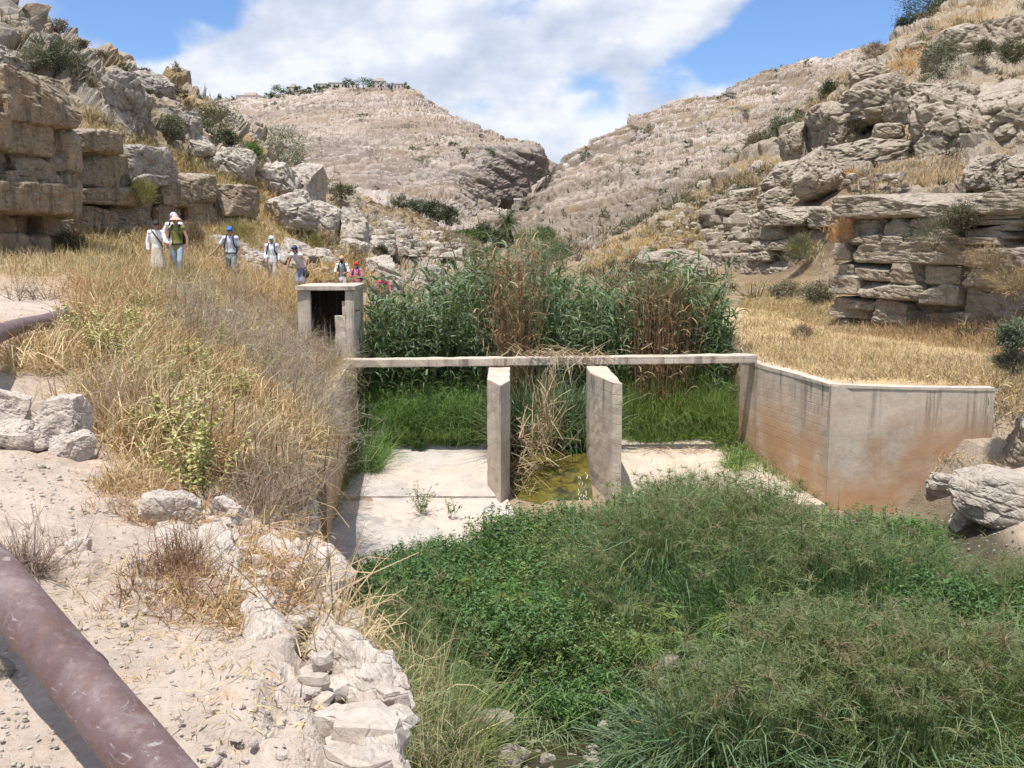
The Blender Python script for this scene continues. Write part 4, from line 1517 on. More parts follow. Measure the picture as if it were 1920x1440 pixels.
def bump_height(x, y):
    p = np.stack([x * .42, y * .42, 0 * x], -1)
    big = .72 + .62 * sstep(fbm(p * .75 + 5, 2, seed=207), -.4, .4)
    swell = .45 * np.exp(-((x - 3.0) / 1.6) ** 2 - ((y - 18.2) / 1.6) ** 2)
    return (.24 + .86 * sstep(fbm(p * 1.9, 3, seed=201), -.34, .38)) * big + swell


SEDGE_POLY = [(690, 1120), (780, 1075), (880, 1050), (950, 1025), (1010, 1015), (1130, 1010), (1200, 975), (1290, 945), (1480, 990), (1560, 1030), (1700, 1030), (1790, 1090), (1900, 1110), (2250, 1110), (2500, 1700), (760, 1700), (730, 1420), (690, 1250), (650, 1120)]
sm = img_mask(NQ, SEDGE_POLY) & (NT_ > 3.4) & (NYY > 10.6) & (NYY < 21.5)
# keep a strip of open water
sm &= ~((NU > 830) & (NU < 1265) & (NV > 1335) & (NV < 1750) & (NT_ > 3.4))
sm &= ~inpoly(NU, NV, [(1200, 1240), (1420, 1240), (1470, 1460), (1180, 1460)])
GAPS = [[(1190, 1190), (1310, 1190), (1330, 1300), (1180, 1300)], [(1040, 1300), (1130, 1290), (1140, 1350), (1050, 1350)]]
for g in GAPS:
    sm &= ~inpoly(NU, NV, g)
sm &= ~inpoly(NU, NV, [(840, 1350), (985, 1345), (990, 1480), (840, 1480)])
S_SEDGE = Surf(NQ, sm)



SEDGE_TOP = [(600, 1075), (660, 1040), (780, 1000), (850, 985), (930, 935), (1010, 925), (1130, 935), (1180, 905), (1290, 868), (1450, 896), (1540, 945), (1640, 935), (1740, 965), (1775, 1030), (1830, 1065), (1920, 1040), (2300, 1000)]


def cap_height(P, h):
    u, v, dep = proj(P)
    top = np.interp(u, [a for a, b in SEDGE_TOP], [b for a, b in SEDGE_TOP])
    lim = (v - top) * P[:, 1] / FPX
    return np.minimum(h, np.maximum(lim * RNG.uniform(.75, 1.05, len(h)), .12))


Z1 = np.zeros((1, 3))


def fountain(n, cols, r=.15, el=(42, 88), L=(.7, 1.3), w=(.010, .019), droop=(.25, 1.3), seg=4):
    """one clump of sedge about a metre high: blades arching out of a common foot"""
    R = Rib()
    B = np.repeat(Z1, n, 0) + RNG.normal(0, r, (n, 3)) * np.array([1, 1, 0])
    out = B * np.array([2.2, 2.2, 0])
    c = vary(pick(cols, n), n, .3)
    R.add(B, rdirs(n, *el) + out, RNG.uniform(*L, n), RNG.uniform(*w, n), RNG.uniform(*droop, n), seg, c, 1, np.clip(c * 1.2, 0, .8))
    return R


def spray(n, cols, r=.22, K=20):
    """stiff stems topped with fine flower heads, about a metre high"""
    R = Rib()
    B = RNG.normal(0, r, (n, 3)) * np.array([1, 1, 0])
    lean = rdirs(n, 66, 89)
    L = RNG.uniform(.8, 1.12, n)
    R.add(B, lean, L, .008, .0, 2, vary(G2, n), .5)
    T2 = np.repeat(B + lean * L[:, None], K, 0)
    cc = np.repeat(vary(pick(cols, n), n, .2), K, 0)
    R.add(T2, rdirs(n * K, -10, 75), RNG.uniform(.06, .17, n * K), .0055, .5, 2, cc * RNG.uniform(.8, 1.25, (n * K, 1)), .6)
    return R


def leafy(n, cols, leaf, per, r=.12):
    """a cluster of upright leafy herbs, about a metre high"""
    R = Rib()
    B = RNG.normal(0, r, (n, 3)) * np.array([1, 1, 0])
    lean = rdirs(n, 58, 89)
    L = RNG.uniform(.6, 1.05, n)
    R.add(B, lean, L, .009, .1, 3, vary(cols[0], n), .5)
    t = RNG.uniform(.2, 1.0, n * per)
    B2 = np.repeat(B, per, 0) + np.repeat(lean * L[:, None], per, 0) * t[:, None] + RNG.normal(0, .02, (n * per, 3))
    c = vary(pick(cols, n * per), n * per, .3)
    R.add(B2, rdirs(n * per, -15, 55), RNG.uniform(.6, 1.4, n * per) * leaf, RNG.uniform(.3, .45, n * per) * leaf, .5, 2, c, .85)
    return R


# fountains of sedge in mounds, with gaps between them
F = Field()
N = 1150
P = S_SEDGE.pts(N, lambda q: .05 + np.clip(bump_height(q[:, 0], q[:, 1]) - .45, 0, 2))
h = bump_height(P[:, 0], P[:, 1]) * RNG.uniform(.75, 1.2, N)
hue = fbm(np.stack([P[:, 0] * .45 + 4, P[:, 1] * .45, 0 * h], -1), 3, seed=210) + RNG.normal(0, .22, N)
kinds = [
    [fountain(120, [G1, G2, G3], w=(.007, .014)) for _ in range(4)],
    [fountain(130, [(.07, .135, .05), (.055, .11, .04), (.095, .165, .06)], w=(.006, .012)) for _ in range(3)],
    [fountain(100, [(.20, .235, .085), (.25, .275, .11), (.15, .205, .07)], droop=(.1, .8), w=(.007, .013)) for _ in range(3)],
    [fountain(90, [(.13, .195, .10), (.165, .23, .13), (.10, .16, .08)], w=(.014, .026), L=(.8, 1.5), droop=(.6, 1.6), seg=5) for _ in range(3)],
]
sc_ = cap_height(P, h)
sel_ = np.digitize(hue, [-.25, .12, .38])
for k, pr in enumerate((kinds[1], kinds[0], kinds[3], kinds[2])):
    m = sel_ == k
    F.add(P[m], pr, sc_[m], M_LEAF)
# dead blades lying through the clumps
m = RNG.uniform(0, 1, N) < .22
F.add(P[m], [fountain(10, [(.42, .36, .2), (.34, .31, .16)], r=.2, el=(10, 80)) for _ in range(4)], sc_[m], M_STRAW)
# broad arching blades, brightest towards the bottom right
for poly, n in (([(1500, 1250), (1920, 1250), (1960, 1480), (1480, 1480)], 80), ([(820, 1080), (1150, 1060), (1180, 1250), (860, 1260)], 50), ([(960, 1280), (1080, 1260), (1090, 1400), (960, 1400)], 18), ([(1200, 980), (1500, 1000), (1700, 1080), (1300, 1130)], 36)):
    mm = img_mask(NQ, poly) & (NT_ > 3.3) & (NYY > 10.6)
    P3 = Surf(NQ, mm).pts(n)
    F.add(P3, [fountain(34, [(.17, .25, .115), (.21, .285, .145), (.26, .31, .18)], w=(.016, .030), L=(.9, 1.6), droop=(.7, 1.6), seg=5) for _ in range(3)], cap_height(P3, .3 + .5 * bump_height(P3[:, 0], P3[:, 1])), M_LEAF)
F.build('sedge', 'dense green sedge in rounded clumps filling the stream bed in front of the piers', 'sedge')
F = Field()
M = 330
P2 = S_SEDGE.pts(M, lambda q: .02 + np.clip(bump_height(q[:, 0], q[:, 1]) - .75, 0, 1) * (.35 + np.clip(1.5 * fbm(np.stack([q[:, 0] * .4, q[:, 1] * .4, 0 * q[:, 0]], -1), 3, seed=215) + .2, 0, 1)))
sc2 = cap_height(P2, bump_height(P2[:, 0], P2[:, 1]) * RNG.uniform(.85, 1.1, M))
F.add(P2, [spray(13, [(.18, .20, .085), (.14, .18, .065), (.20, .18, .10), G2]) for _ in range(6)], sc2, M_LEAF)
F.build('sedge_flowers', 'olive brown flower sprays hazing over the taller sedge clumps', 'sedge flowers')
F = Field()
for N, cols, leaf, per, hh, sd in ((1000, [(.10, .20, .05), (.13, .235, .06), (.08, .16, .045)], .09, 24, .85, 331), (650, [(.17, .235, .08), (.21, .27, .095), (.14, .19, .065)], .065, 24, .85, 347), (700, [(.075, .145, .045), (.095, .17, .055)], .075, 28, 1.0, 353)):
    P = S_SEDGE.pts(N, lambda q: np.clip(1.1 - bump_height(q[:, 0], q[:, 1]), .03, 1) * np.clip(.2 + 1.6 * fbm(np.stack([q[:, 0] * .6 + sd, q[:, 1] * .6, 0 * q[:, 0]], -1), 2, seed=sd), .02, 1))
    F.add(P, [leafy(7, cols, leaf, per) for _ in range(4)], cap_height(P, hh * RNG.uniform(.5, 1.3, N)), M_LEAF)
F.build('green_herbs', 'fresh leafy herbs in the hollows between the sedge clumps', 'green herbs')


# leafy herbs among the sedge
def herbs(name, poly, N, h, cols, label, leaf=.05, yr=(10.6, 27), tlo=3.3, per=26, seed=0):
    m = img_mask(NQ, poly) & (NT_ > tlo) & (NYY > yr[0]) & (NYY < yr[1])
    P = Surf(NQ, m).pts(max(20, int(N / 5)))
    F = Field()
    F.add(P, [leafy(7, cols, leaf / h, per, .1 / h) for _ in range(5)], cap_height(P, h * RNG.uniform(.6, 1.25, len(P))), M_LEAF)
    F.build(name, label, name.replace('_', ' '))


LG = [(.095, .185, .05), (.12, .21, .06), (.075, .15, .044)]
GG = [(.13, .19, .115), (.165, .23, .14), (.10, .155, .09)]
herbs('green_herbs', [(645, 1060), (780, 1020), (900, 1060), (900, 1180), (860, 1280), (760, 1260), (690, 1180)], 900, .75, LG, 'fresh green leafy herbs at the left rim of the sedge', .06)
herbs('grey_green_herbs', [(1140, 1375), (1300, 1385), (1420, 1390), (1440, 1440), (1330, 1560), (1150, 1500), (1120, 1400)], 1000, .5, GG, 'grey green small leaved herbs at the stream edge in front of the sedge', .05)
herbs('green_herbs', [(900, 1290), (1060, 1300), (1160, 1340), (1180, 1390), (1060, 1385), (900, 1370)], 420, .55, LG, 'leafy herbs hanging over the stream near the round boulder', .07)
herbs('green_herbs', [(1300, 1400), (1560, 1400), (1560, 1520), (1300, 1520)], 320, .55, [(.075, .14, .03), (.09, .16, .04)], 'bright green leaves at the bottom edge right of the stream', .08)
herbs('green_herbs', [(1640, 1060), (1790, 1070), (1900, 1140), (1880, 1210), (1740, 1180)], 500, 1.0, [(.075, .13, .028), (.09, .145, .035)], 'yellow green leafy patch high on the right of the sedge', .06)


# umbrella shaped papyrus heads standing clear of the sedge
def umbrella_sedge(u, v, lab, n=9):
    Y = gy(u, v + 105)
    base = at(u, v + 105, Y)
    base[2] = float(ground_z(base[0], base[1])[0])
    root = empty('umbrella_sedge', base)
    tag(root, lab, 'umbrella sedge', 'umbrella sedges in the foreground')
    zt = at(u, v, Y)[2] - base[2]
    st, hd = Rib(), Rib()
    for i in range(n):
        a = RNG.uniform(0, 6.28)
        r0 = RNG.uniform(.02, .15)
        b = base + np.array([math.cos(a) * r0, math.sin(a) * r0, 0])
        d = rdirs(1, 72, 88)
        L = zt * RNG.uniform(.8, 1.08)
        top = st.add(b[None], d, L, .012, .08, 4, vary(G2, 1), .4)[0, -1]
        K = 24
        dd = rdirs(K, -5, 35)
        hd.add(np.repeat(top[None], K, 0), dd, RNG.uniform(.22, .36, K), .016, .6, 3, vary((.15, .22, .06), K), .9)
        K = 26
        dd = rdirs(K, 10, 85)
        hd.add(np.repeat(top[None], K, 0), dd, RNG.uniform(.04, .09, K), .008, .2, 1, vary((.26, .24, .08), K), .3)
    for nm, rb in (('stems', st), ('flower_heads', hd)):
        o = rb.build(nm, M_LEAF, root, base)
        o.location = (0, 0, 0)
        o['kind'] = 'stuff'


for u, v, lab in [(1250, 1140, 'umbrella sedge with yellow green heads in the dark gap left of centre'), (1215, 1195, 'low umbrella sedge below the dark gap in the thicket'), (1268, 1190, 'umbrella sedge with drooping rays right of the dark gap'),
                  (1350, 1160, 'umbrella sedge in the middle of the thicket'), (1840, 1260, 'umbrella sedge with brown heads near the right edge'), (1900, 1290, 'tall umbrella sedge at the very right edge'), (1780, 1235, 'umbrella sedge left of the brown headed one'),
                  (860, 1090, 'umbrella sedge near the left herbs'), (980, 1120, 'umbrella sedge with long pale rays in the left of the thicket'), (1700, 1330, 'umbrella sedge low at the right of the view')]:
    umbrella_sedge(u, v, lab, 9)

# ================================================================== reed bed behind the beam
RG = [(.115, .165, .082), (.15, .205, .108), (.085, .13, .062), (.195, .245, .14)]


def reed_stalks(R, P, h, cols, nleaf=16, leafL=.68, leafW=.060, droop=(.35, 1.1), lean=(74, 89), lo=.12, stalk=None):
    N = len(P)
    ln = rdirs(N, *lean)
    tops = R.add(P, ln, h, .022, .10, 5, vary(stalk if stalk is not None else (.10, .145, .055), N), .5)
    t = np.clip(np.tile((np.arange(nleaf) + .5) / nleaf, N) * (1 - lo) + lo + RNG.uniform(-.04, .04, N * nleaf), 0, .999)
    k = t * 5
    i = np.floor(k).astype(int)
    f = (k - i)[:, None]
    T2 = np.repeat(tops, nleaf, 0)
    B = T2[np.arange(len(t)), i] * (1 - f) + T2[np.arange(len(t)), np.minimum(i + 1, 5)] * f
    az0 = np.repeat(RNG.uniform(0, 6.28, N), nleaf) + np.tile(np.arange(nleaf) * np.pi, N) + RNG.normal(0, .55, N * nleaf)
    el = np.radians(RNG.uniform(28, 72, N * nleaf))
    d = np.stack([np.cos(az0) * np.cos(el), np.sin(az0) * np.cos(el), np.sin(el)], -1)
    c = vary(pick(cols, N * nleaf), N * nleaf, .3)
    R.add(B, d, RNG.uniform(.7, 1.3, N * nleaf) * leafL, RNG.uniform(.7, 1.25, N * nleaf) * leafW, RNG.uniform(*droop, N * nleaf), 4, c, 1.0, c * 1.1)
    return tops


# outline of the reed tops in the picture (u -> v), each stand with its own distance band
def reed_region(R, n, urange, top, yr, cols, vbase=None, **kw):
    u = RNG.uniform(*urange, n)
    y = RNG.uniform(*yr, n)
    x = (u - 960) / FPX * y * 1.0
    z = ground_z(x, y)
    vt = np.interp(u, [p[0] for p in top], [p[1] for p in top]) + RNG.exponential(24, n) - 12 + 52 * fbm(np.stack([u / 44, y * .7, 0 * u], -1), 2, seed=233)
    zt = np.array([at(a, b, c)[2] for a, b, c in zip(u, vt, y)])
    h = np.clip((zt - z) * 1.06, .8, 7)
    P = np.stack([x, y, z], -1)
    return reed_stalks(R, P, h, cols, **kw)


R = Rib()
T0 = [(690, 585), (705, 540), (720, 545), (760, 560), (800, 560), (835, 575), (850, 540), (870, 520), (900, 512), (960, 516), (1000, 520), (1050, 530), (1100, 545), (1160, 565), (1180, 578), (1200, 570), (1220, 530), (1270, 518), (1320, 530), (1350, 572), (1372, 620)]
reed_region(R, 520, (836, 1180), T0, (28, 33), RG)
reed_region(R, 260, (690, 850), T0, (26.8, 30), RG, leafL=.5)
reed_region(R, 320, (1170, 1362), T0, (27.4, 31.5), RG)
reed_region(R, 280, (690, 1370), [(690, 630), (800, 620), (1000, 600), (1200, 605), (1370, 635)], (27.2, 28.4), RG, leafL=.55)
tag(R.build('reeds', M_LEAF), 'tall blue green reeds crowding behind the beam', 'reeds', kind='stuff')


# dead brown canes standing in the reeds
DRY = [(.24, .14, .07), (.27, .175, .10), (.15, .095, .055), (.36, .27, .16)]
R = Rib()
for (u0, u1, yv, n, tp) in [(940, 992, (26.2, 27.4), 130, [(940, 500), (965, 480), (992, 510)]), (1195, 1262, (26.4, 27.6), 130, [(1195, 520), (1230, 492), (1262, 500)]), (1262, 1300, (26.4, 28), 60, [(1262, 520), (1300, 560)])]:
    reed_region(R, n, (u0, u1), tp, yv, DRY, nleaf=5, leafL=.5, leafW=.034, lean=(76, 89.5), stalk=(.25, .165, .095))
tag(R.build('dead_reeds', M_STRAW), 'bundles of dead brown canes among the green reeds', 'dead reeds', kind='stuff')


def plume(u, v0, v1, Y, lab):
    """feathery seed head on a cane"""
    b = at(u, v1, Y)
    foot = np.array([b[0], b[1], float(ground_z(b[0], b[1])[0])])
    root = empty('reed_plume', foot)
    tag(root, lab, 'reed plume', 'feathery seed heads of the reeds')
    hgt = at(u, v0, Y)[2] - b[2]
    r = Rib()
    r.add(foot[None], np.array([[0, 0, 1.0]]), b[2] - foot[2] + hgt * .3, .025, 0, 4, [(.22, .16, .08)], .4)
    r.build('cane', M_STRAW, root, foot).location = (0, 0, 0)
    r = Rib()
    K = 130
    t = RNG.uniform(0, 1, K)
    B = b + np.stack([0 * t, 0 * t, t * hgt * .8], -1)
    r.add(B, rdirs(K, 35, 85), hgt * .38 * (1.1 - t * .7), .018, .3, 2, vary((.34, .25, .16), K, .2), .8)
    r.build('plume', M_STRAW, root, foot).location = (0, 0, 0)


plume(973, 484, 530, 26.6, 'tallest feathery seed head above the dead canes near the middle')
plume(1011, 538, 566, 26.2, 'small feathery seed head right of the middle dead canes')
plume(978, 600, 628, 26.0, 'low seed head in front of the dead canes')
plume(934, 622, 650, 25.6, 'drooping seed head just above the beam')

# far stand of cane at the bend and low growth under the beam
R = Rib()
reed_region(R, 160, (1085, 1090), [(1085, 470), (1090, 470)], (40, 46), RG)
R2 = Field()


def slab_z(y):
    return np.interp(y, [17.8, 21.58, 27.0, 28.5, 31], [-4.42, -4.11, -3.58, -3.35, -3.1])


def under_grass(R, box, N, h, cols, w=.014, K=10, el=(45, 88), droop=(.2, .9)):
    N = int(N * .8)
    x0, x1, y0, y1 = box
    x = RNG.uniform(x0, x1, N)
    y = y1 - (y1 - y0) * RNG.uniform(0, 1, N) ** .8
    edge = .5 * fbm(np.stack([x * .8, 0 * x, 0 * x], -1), 3, seed=301)
    y = np.maximum(y, y0 + .35 + edge)
    P = np.stack([x, y, slab_z(y) - .02], -1)
    R.add(P, [fountain(22, cols, .09 / h, el, (.55, 1.2), (w * .8 / h, w * 1.3 / h), droop) for _ in range(5)], h * RNG.uniform(.6, 1.25, N), M_LEAF)


LUSH = [(.13, .22, .06), (.165, .26, .075), (.10, .18, .05)]
YLUSH = [(.175, .25, .07), (.22, .29, .09), (.135, .20, .055)]
under_grass(R2, (-4.2, -.6, 25.4, 27.2), 420, .5, YLUSH)
under_grass(R2, (-4.2, -.6, 26.1, 28.2), 620, 1.5, LUSH)
under_grass(R2, (-4.2, -3.2, 23.0, 26), 150, 1.0, LUSH)
under_grass(R2, (2.5, 6.0, 25.6, 27.2), 480, .5, YLUSH)
under_grass(R2, (2.5, 6.0, 26.2, 28.2), 650, 1.65, YLUSH)
under_grass(R2, (.0, 1.85, 24.2, 27.5), 520, 1.7, RG, .03)
under_grass(R2, (5.4, 6.1, 23.2, 26), 45, .8, YLUSH, .02, droop=(.8, 1.6))
R2.build('grass', 'lush grass and young reeds growing on the slab under the beam', 'grass')


def herb_box(box, N, h, cols, label, leaf, per=26):
    N = int(N / 4)
    x = RNG.uniform(box[0], box[1], N)
    y = RNG.uniform(box[2], box[3], N)
    P = np.stack([x, y, slab_z(y)], -1)
    F = Field()
    F.add(P, [leafy(7, cols, leaf / h, per, .12) for _ in range(5)], h * RNG.uniform(.5, 1.15, N) * (.75 + .5 * fbm(P * .9, 2, seed=303)), M_LEAF)
    F.build('green_herbs', label, 'green herbs')


herb_box((-3.6, -.65, 26.0, 27.8), 560, 1.75, [(.085, .165, .045), (.105, .19, .055)], 'dark leafy bank of herbs left of the narrow pier', .075)
herb_box((-2.65, -2.2, 24.7, 25.2), 40, .5, [(.08, .15, .04)], 'small leafy clump at the edge of the left slab', .06)
# ================================================================== dry growth of the banks
def img_scatter(poly, n, sink=.03, rnd=RNG):
    p = np.array(poly, float)
    lo, hi = p.min(0), p.max(0)
    out = []
    tot = 0
    while tot < n:
        u = rnd.uniform(lo[0], hi[0], n * 2)
        v = rnd.uniform(lo[1], hi[1], n * 2)
        k = inpoly(u, v, poly)
        out.append(np.stack([u[k], v[k]], -1))
        tot += int(k.sum())
    uv = np.concatenate(out)[:n]
    i = np.clip(((uv[:, 1] + 200) // CELL).astype(int), 0, DH - 1)
    j = np.clip(((uv[:, 0] + 400) // CELL).astype(int), 0, DW - 1)
    Y = DMAP[i, j]
    ok = Y < 1e8
    P = at(uv[ok, 0], uv[ok, 1], Y[ok])
    P[:, 2] -= sink
    return P


def tufts(R, P, K, h, w, cols, el=(35, 88), droop=(.1, .9), nseg=3, spread=.06, amt=.28, tip=1.1, wts=None):
    if isinstance(R, Field):
        N = int(len(P) * .75)
        pr = []
        for _ in range(5):
            q = Rib()
            tufts(q, np.zeros((1, 3)), int(K * 1.6), h, w, cols, el, droop, nseg + 1, spread * 1.3, amt, tip, wts)
            pr.append(q)
        R.add(P[RNG.permutation(len(P))[:N]], pr, RNG.uniform(.6, 1.35, N), M_STRAW)
        return
    N = len(P)
    B = np.repeat(P, K, 0) + RNG.normal(0, spread, (N * K, 3)) * np.array([1, 1, .15])
    hv = np.repeat(RNG.uniform(.6, 1.3, N), K)
    base = np.repeat(pick(cols, N, wts), K, 0)
    c = vary(base, N * K, amt, .06)
    R.add(B, rdirs(N * K, *el), h * hv * RNG.uniform(.5, 1.15, N * K), w * RNG.uniform(.7, 1.3, N * K), RNG.uniform(*droop, N * K), nseg, c, 1, np.clip(c * tip, 0, .85))


def twiggy(R, P, h, cols, K=12, sub=4, w=.007, el=(15, 85), wts=None):
    """dead shrubs: crooked main stems with side twigs"""
    if isinstance(R, Field):
        pr = []
        for _ in range(6):
            q = Rib()
            twiggy(q, np.zeros((1, 3)), h, cols, K + 4, sub, w, el, wts)
            pr.append(q)
        R.add(P, pr, RNG.uniform(.65, 1.3, len(P)), M_STRAW)
        return
    N = len(P)
    B = np.repeat(P, K, 0)
    hv = np.repeat(RNG.uniform(.65, 1.25, N), K) * h
    c = vary(np.repeat(pick(cols, N, wts), K, 0), N * K, .25, .05)
    tp = R.add(B, rdirs(N * K, *el), hv * RNG.uniform(.6, 1.1, N * K), w, RNG.uniform(-.2, .5, N * K), 3, c, .6)
    M = N * K * sub
    t = RNG.integers(1, 4, M)
    src = np.repeat(np.arange(N * K), sub)
    R.add(tp[src, t], rdirs(M, 0, 85), np.repeat(hv, sub) * RNG.uniform(.2, .5, M), w * .65, RNG.uniform(-.3, .6, M), 2, vary(c[src], M, .15, .04) * 1.06, .8)


STRAW = [(.50, .375, .21), (.42, .31, .175), (.56, .44, .27)]
RUST = [(.38, .235, .125), (.32, .19, .10), (.44, .29, .165)]
GREYT = [(.33, .285, .235), (.27, .235, .195), (.40, .345, .285)]
YGREEN = [(.42, .40, .17), (.50, .47, .23), (.34, .345, .13)]

# big bank of scrub left of the weir
BANK = [(150, 560), (130, 525), (170, 485), (300, 500), (430, 505), (560, 530), (590, 640), (640, 690), (615, 760), (590, 870), (480, 905), (380, 880), (250, 870), (180, 800), (180, 720), (90, 690), (40, 690), (20, 668), (160, 625)]
R = Field()
tufts(R, img_scatter(BANK, 4200), 13, .46, .011, STRAW + RUST, (20, 85), (.2, 1.2), 3, .10)
tufts(R, img_scatter([(90, 530), (300, 500), (450, 520), (560, 560), (420, 640), (330, 700), (200, 740), (180, 640)], 800), 12, .50, .011, RUST, (20, 85), (.2, 1.2), 3, .1)
tufts(R, img_scatter([(150, 490), (330, 505), (600, 522), (560, 560), (430, 550), (180, 545)], 900), 12, .72, .013, [(.46, .33, .17), (.40, .30, .16), (.33, .30, .17)], (25, 85), (.2, 1.), 2, .14)
tufts(R, img_scatter([(170, 540), (420, 540), (420, 700), (350, 800), (200, 760)], 420), 12, .45, .012, [(.36, .34, .16), (.42, .39, .20), (.33, .33, .17)], (30, 88), (.1, .9), 2, .1)
xx = RNG.uniform(-10.5, -4.7, 900)
yq = RNG.uniform(27.2, 37, 900)
PP = np.stack([xx, yq, ground_z(xx, yq) - .03], -1)
xx2 = RNG.uniform(-7.8, -5.6, 220)
yq2 = RNG.uniform(27.7, 31.5, 220)
tufts(R, np.stack([xx2, yq2, ground_z(xx2, yq2) - .03], -1), 14, .95, .014, [(.46, .34, .19), (.52, .36, .18)], (40, 88), (.2, .9), 3, .14)
tufts(R, PP, 12, .72, .014, [(.46, .34, .19), (.40, .31, .18), (.35, .31, .18), (.50, .33, .17)], (30, 88), (.2, 1.), 3, .14)
R.build('dry_grass', 'tangled straw and rust coloured dry grass on the left bank', 'dry grass')
R = Field()
twiggy(R, img_scatter([(455, 560), (560, 600), (640, 700), (610, 790), (570, 830), (500, 760), (430, 640)], 95), .75, GREYT, 14, 5)
twiggy(R, img_scatter([(280, 540), (460, 560), (470, 700), (330, 660)], 110), .6, GREYT, 14, 5)
twiggy(R, img_scatter([(180, 720), (330, 760), (330, 850), (190, 820)], 60), .55, [(.34, .25, .18), (.38, .29, .22)], 12, 4)
twiggy(R, img_scatter([(390, 830), (480, 850), (590, 880), (580, 960), (490, 1000), (450, 930)], 80), .5, [(.30, .24, .185), (.36, .29, .22), (.25, .19, .14)], 14, 5)
yw = RNG.uniform(17.2, 24.8, 80)
xw = np.interp(yw, [17, 19.4, 21.4, 23.4, 25.6], [-3.6, -3.95, -4.12, -4.25, -4.35]) - RNG.uniform(-.08, .5, 80)
twiggy(R, np.stack([xw, yw, np.full(80, -1.5)], -1)[:55], .85, GREYT + [(.40, .31, .20), (.36, .27, .17)], 14, 5, el=(-25, 70))
tufts(R, np.stack([xw, yw, np.full(80, -1.5)], -1), 14, .7, .012, STRAW + RUST, (-5, 80), (.5, 1.5), 3, .14)
yw = RNG.uniform(15.0, 18.5, 50)
twiggy(R, np.stack([np.interp(yw, [15, 18.5], [-3.05, -3.7]) + RNG.uniform(-.3, .25, 50), yw, RNG.uniform(-2.2, -1.4, 50)], -1), .8, GREYT + [(.30, .22, .15)], 14, 5, el=(-30, 70))
R.build('scrub', 'grey brittle scrub of bare twigs hanging over the left retaining wall', 'scrub')


# yellow green plants in bloom: upright stems ringed with pale whorls
def whorl_plant(u, v, wpx, n, lab):
    Y = gy(u, v)
    b = at(u, v, Y)
    root = empty('flowering_herb', b)
    tag(root, lab, 'flowering herb', 'yellow green flowering herbs on the left bank')
    st, lf = Rib(), Rib()
    s = Y / FPX
    B = b + np.stack([RNG.uniform(-.5, .5, n) * wpx * s, RNG.uniform(-.3, .3, n) * wpx * s, RNG.uniform(-.05, .0, n)], -1)
    d = rdirs(n, 55, 86)
    L = RNG.uniform(.35, .6, n)
    tp = st.add(B, d, L, .008, .15, 4, vary((.33, .30, .15), n), .5)
    K = 9
    M = n * K
    t = np.tile(np.linspace(.25, 1.0, K), n)
    i = np.clip((t * 4).astype(int), 0, 3)
    f = (t * 4 - i)[:, None]
    src = np.repeat(np.arange(n), K)
    C = tp[src, i] * (1 - f) + tp[src, i + 1] * f
    q = 5
    lf.add(np.repeat(C, q, 0), rdirs(M * q, -10, 45), RNG.uniform(.025, .045, M * q), .022, .4, 1, vary(pick(YGREEN, M * q), M * q, .2), .5)
    for nm, rb, mt in (('stems', st, M_STRAW), ('flowers', lf, M_STRAW)):
        o = rb.build(nm, mt, root, b)
        o.location = (0, 0, 0)
        o['kind'] = 'stuff'


for u, v, w, n, lab in [(340, 700, 80, 30, 'yellow green herb on the crest of the dry bank'), (150, 640, 60, 22, 'yellow herb near the end of the thin pipe'), (430, 760, 70, 26, 'pale yellow herb left of the golden straw sheaf'), (260, 590, 70, 24, 'yellowish herb in the grass below the leading walkers'), (480, 700, 60, 22, 'yellow herb among bare grey twigs'), (290, 760, 70, 40, 'tall yellow green herb in the middle of the dry bank'), (320, 860, 90, 40, 'yellow green herb just above the big white boulder'), (200, 690, 80, 28, 'pale green spikes in rust brown grass left of the tall yellow green herb'),
                        (240, 640, 90, 26, 'yellow herb high on the dry bank below the path'), (390, 650, 70, 24, 'pale green herb among grey twigs on the bank'), (340, 790, 60, 24, 'straggling green herb between bank and boulder'), (375, 935, 40, 20, 'small yellow green herb growing beside the big white boulder'),
                        (385, 590, 50, 16, 'faint green herb at the top of the dry bank'), (600, 610, 60, 22, 'yellow herb at the left wall of the concrete shelter')]:
    whorl_plant(u, v, w, n, lab)

# pale sheaf of fallen straw
R = Rib()
P = img_scatter([(440, 790), (520, 800), (545, 860), (500, 880), (440, 830)], 60)
tufts(R, P, 14, .65, .013, [(.68, .53, .32), (.60, .45, .26)], (-10, 35), (.3, 1.3), 4, .12)
tag(R.build('straw', M_STRAW), 'pale golden sheaf of fallen straw at the edge of the left bank', 'straw', kind='stuff')

# dead bushes and litter on the path edge, near
def dead_bush(u, v, h, n, cols, lab, K=16, sub=5, w=.006, spread=30):
    b = at(u, v, gy(u, v))
    s = b[1] / FPX
    P = b + RNG.normal(0, 1, (n, 3)) * np.array([spread * s, spread * s * 1.5, .02])
    P[:, 2] = ground_z(P[:, 0], P[:, 1]) - .02
    R = Rib()
    twiggy(R, P, h, cols, K, sub, w)
    o = R.build('dead_bush', M_STRAW, None, b)
    tag(o, lab, 'dead bush')


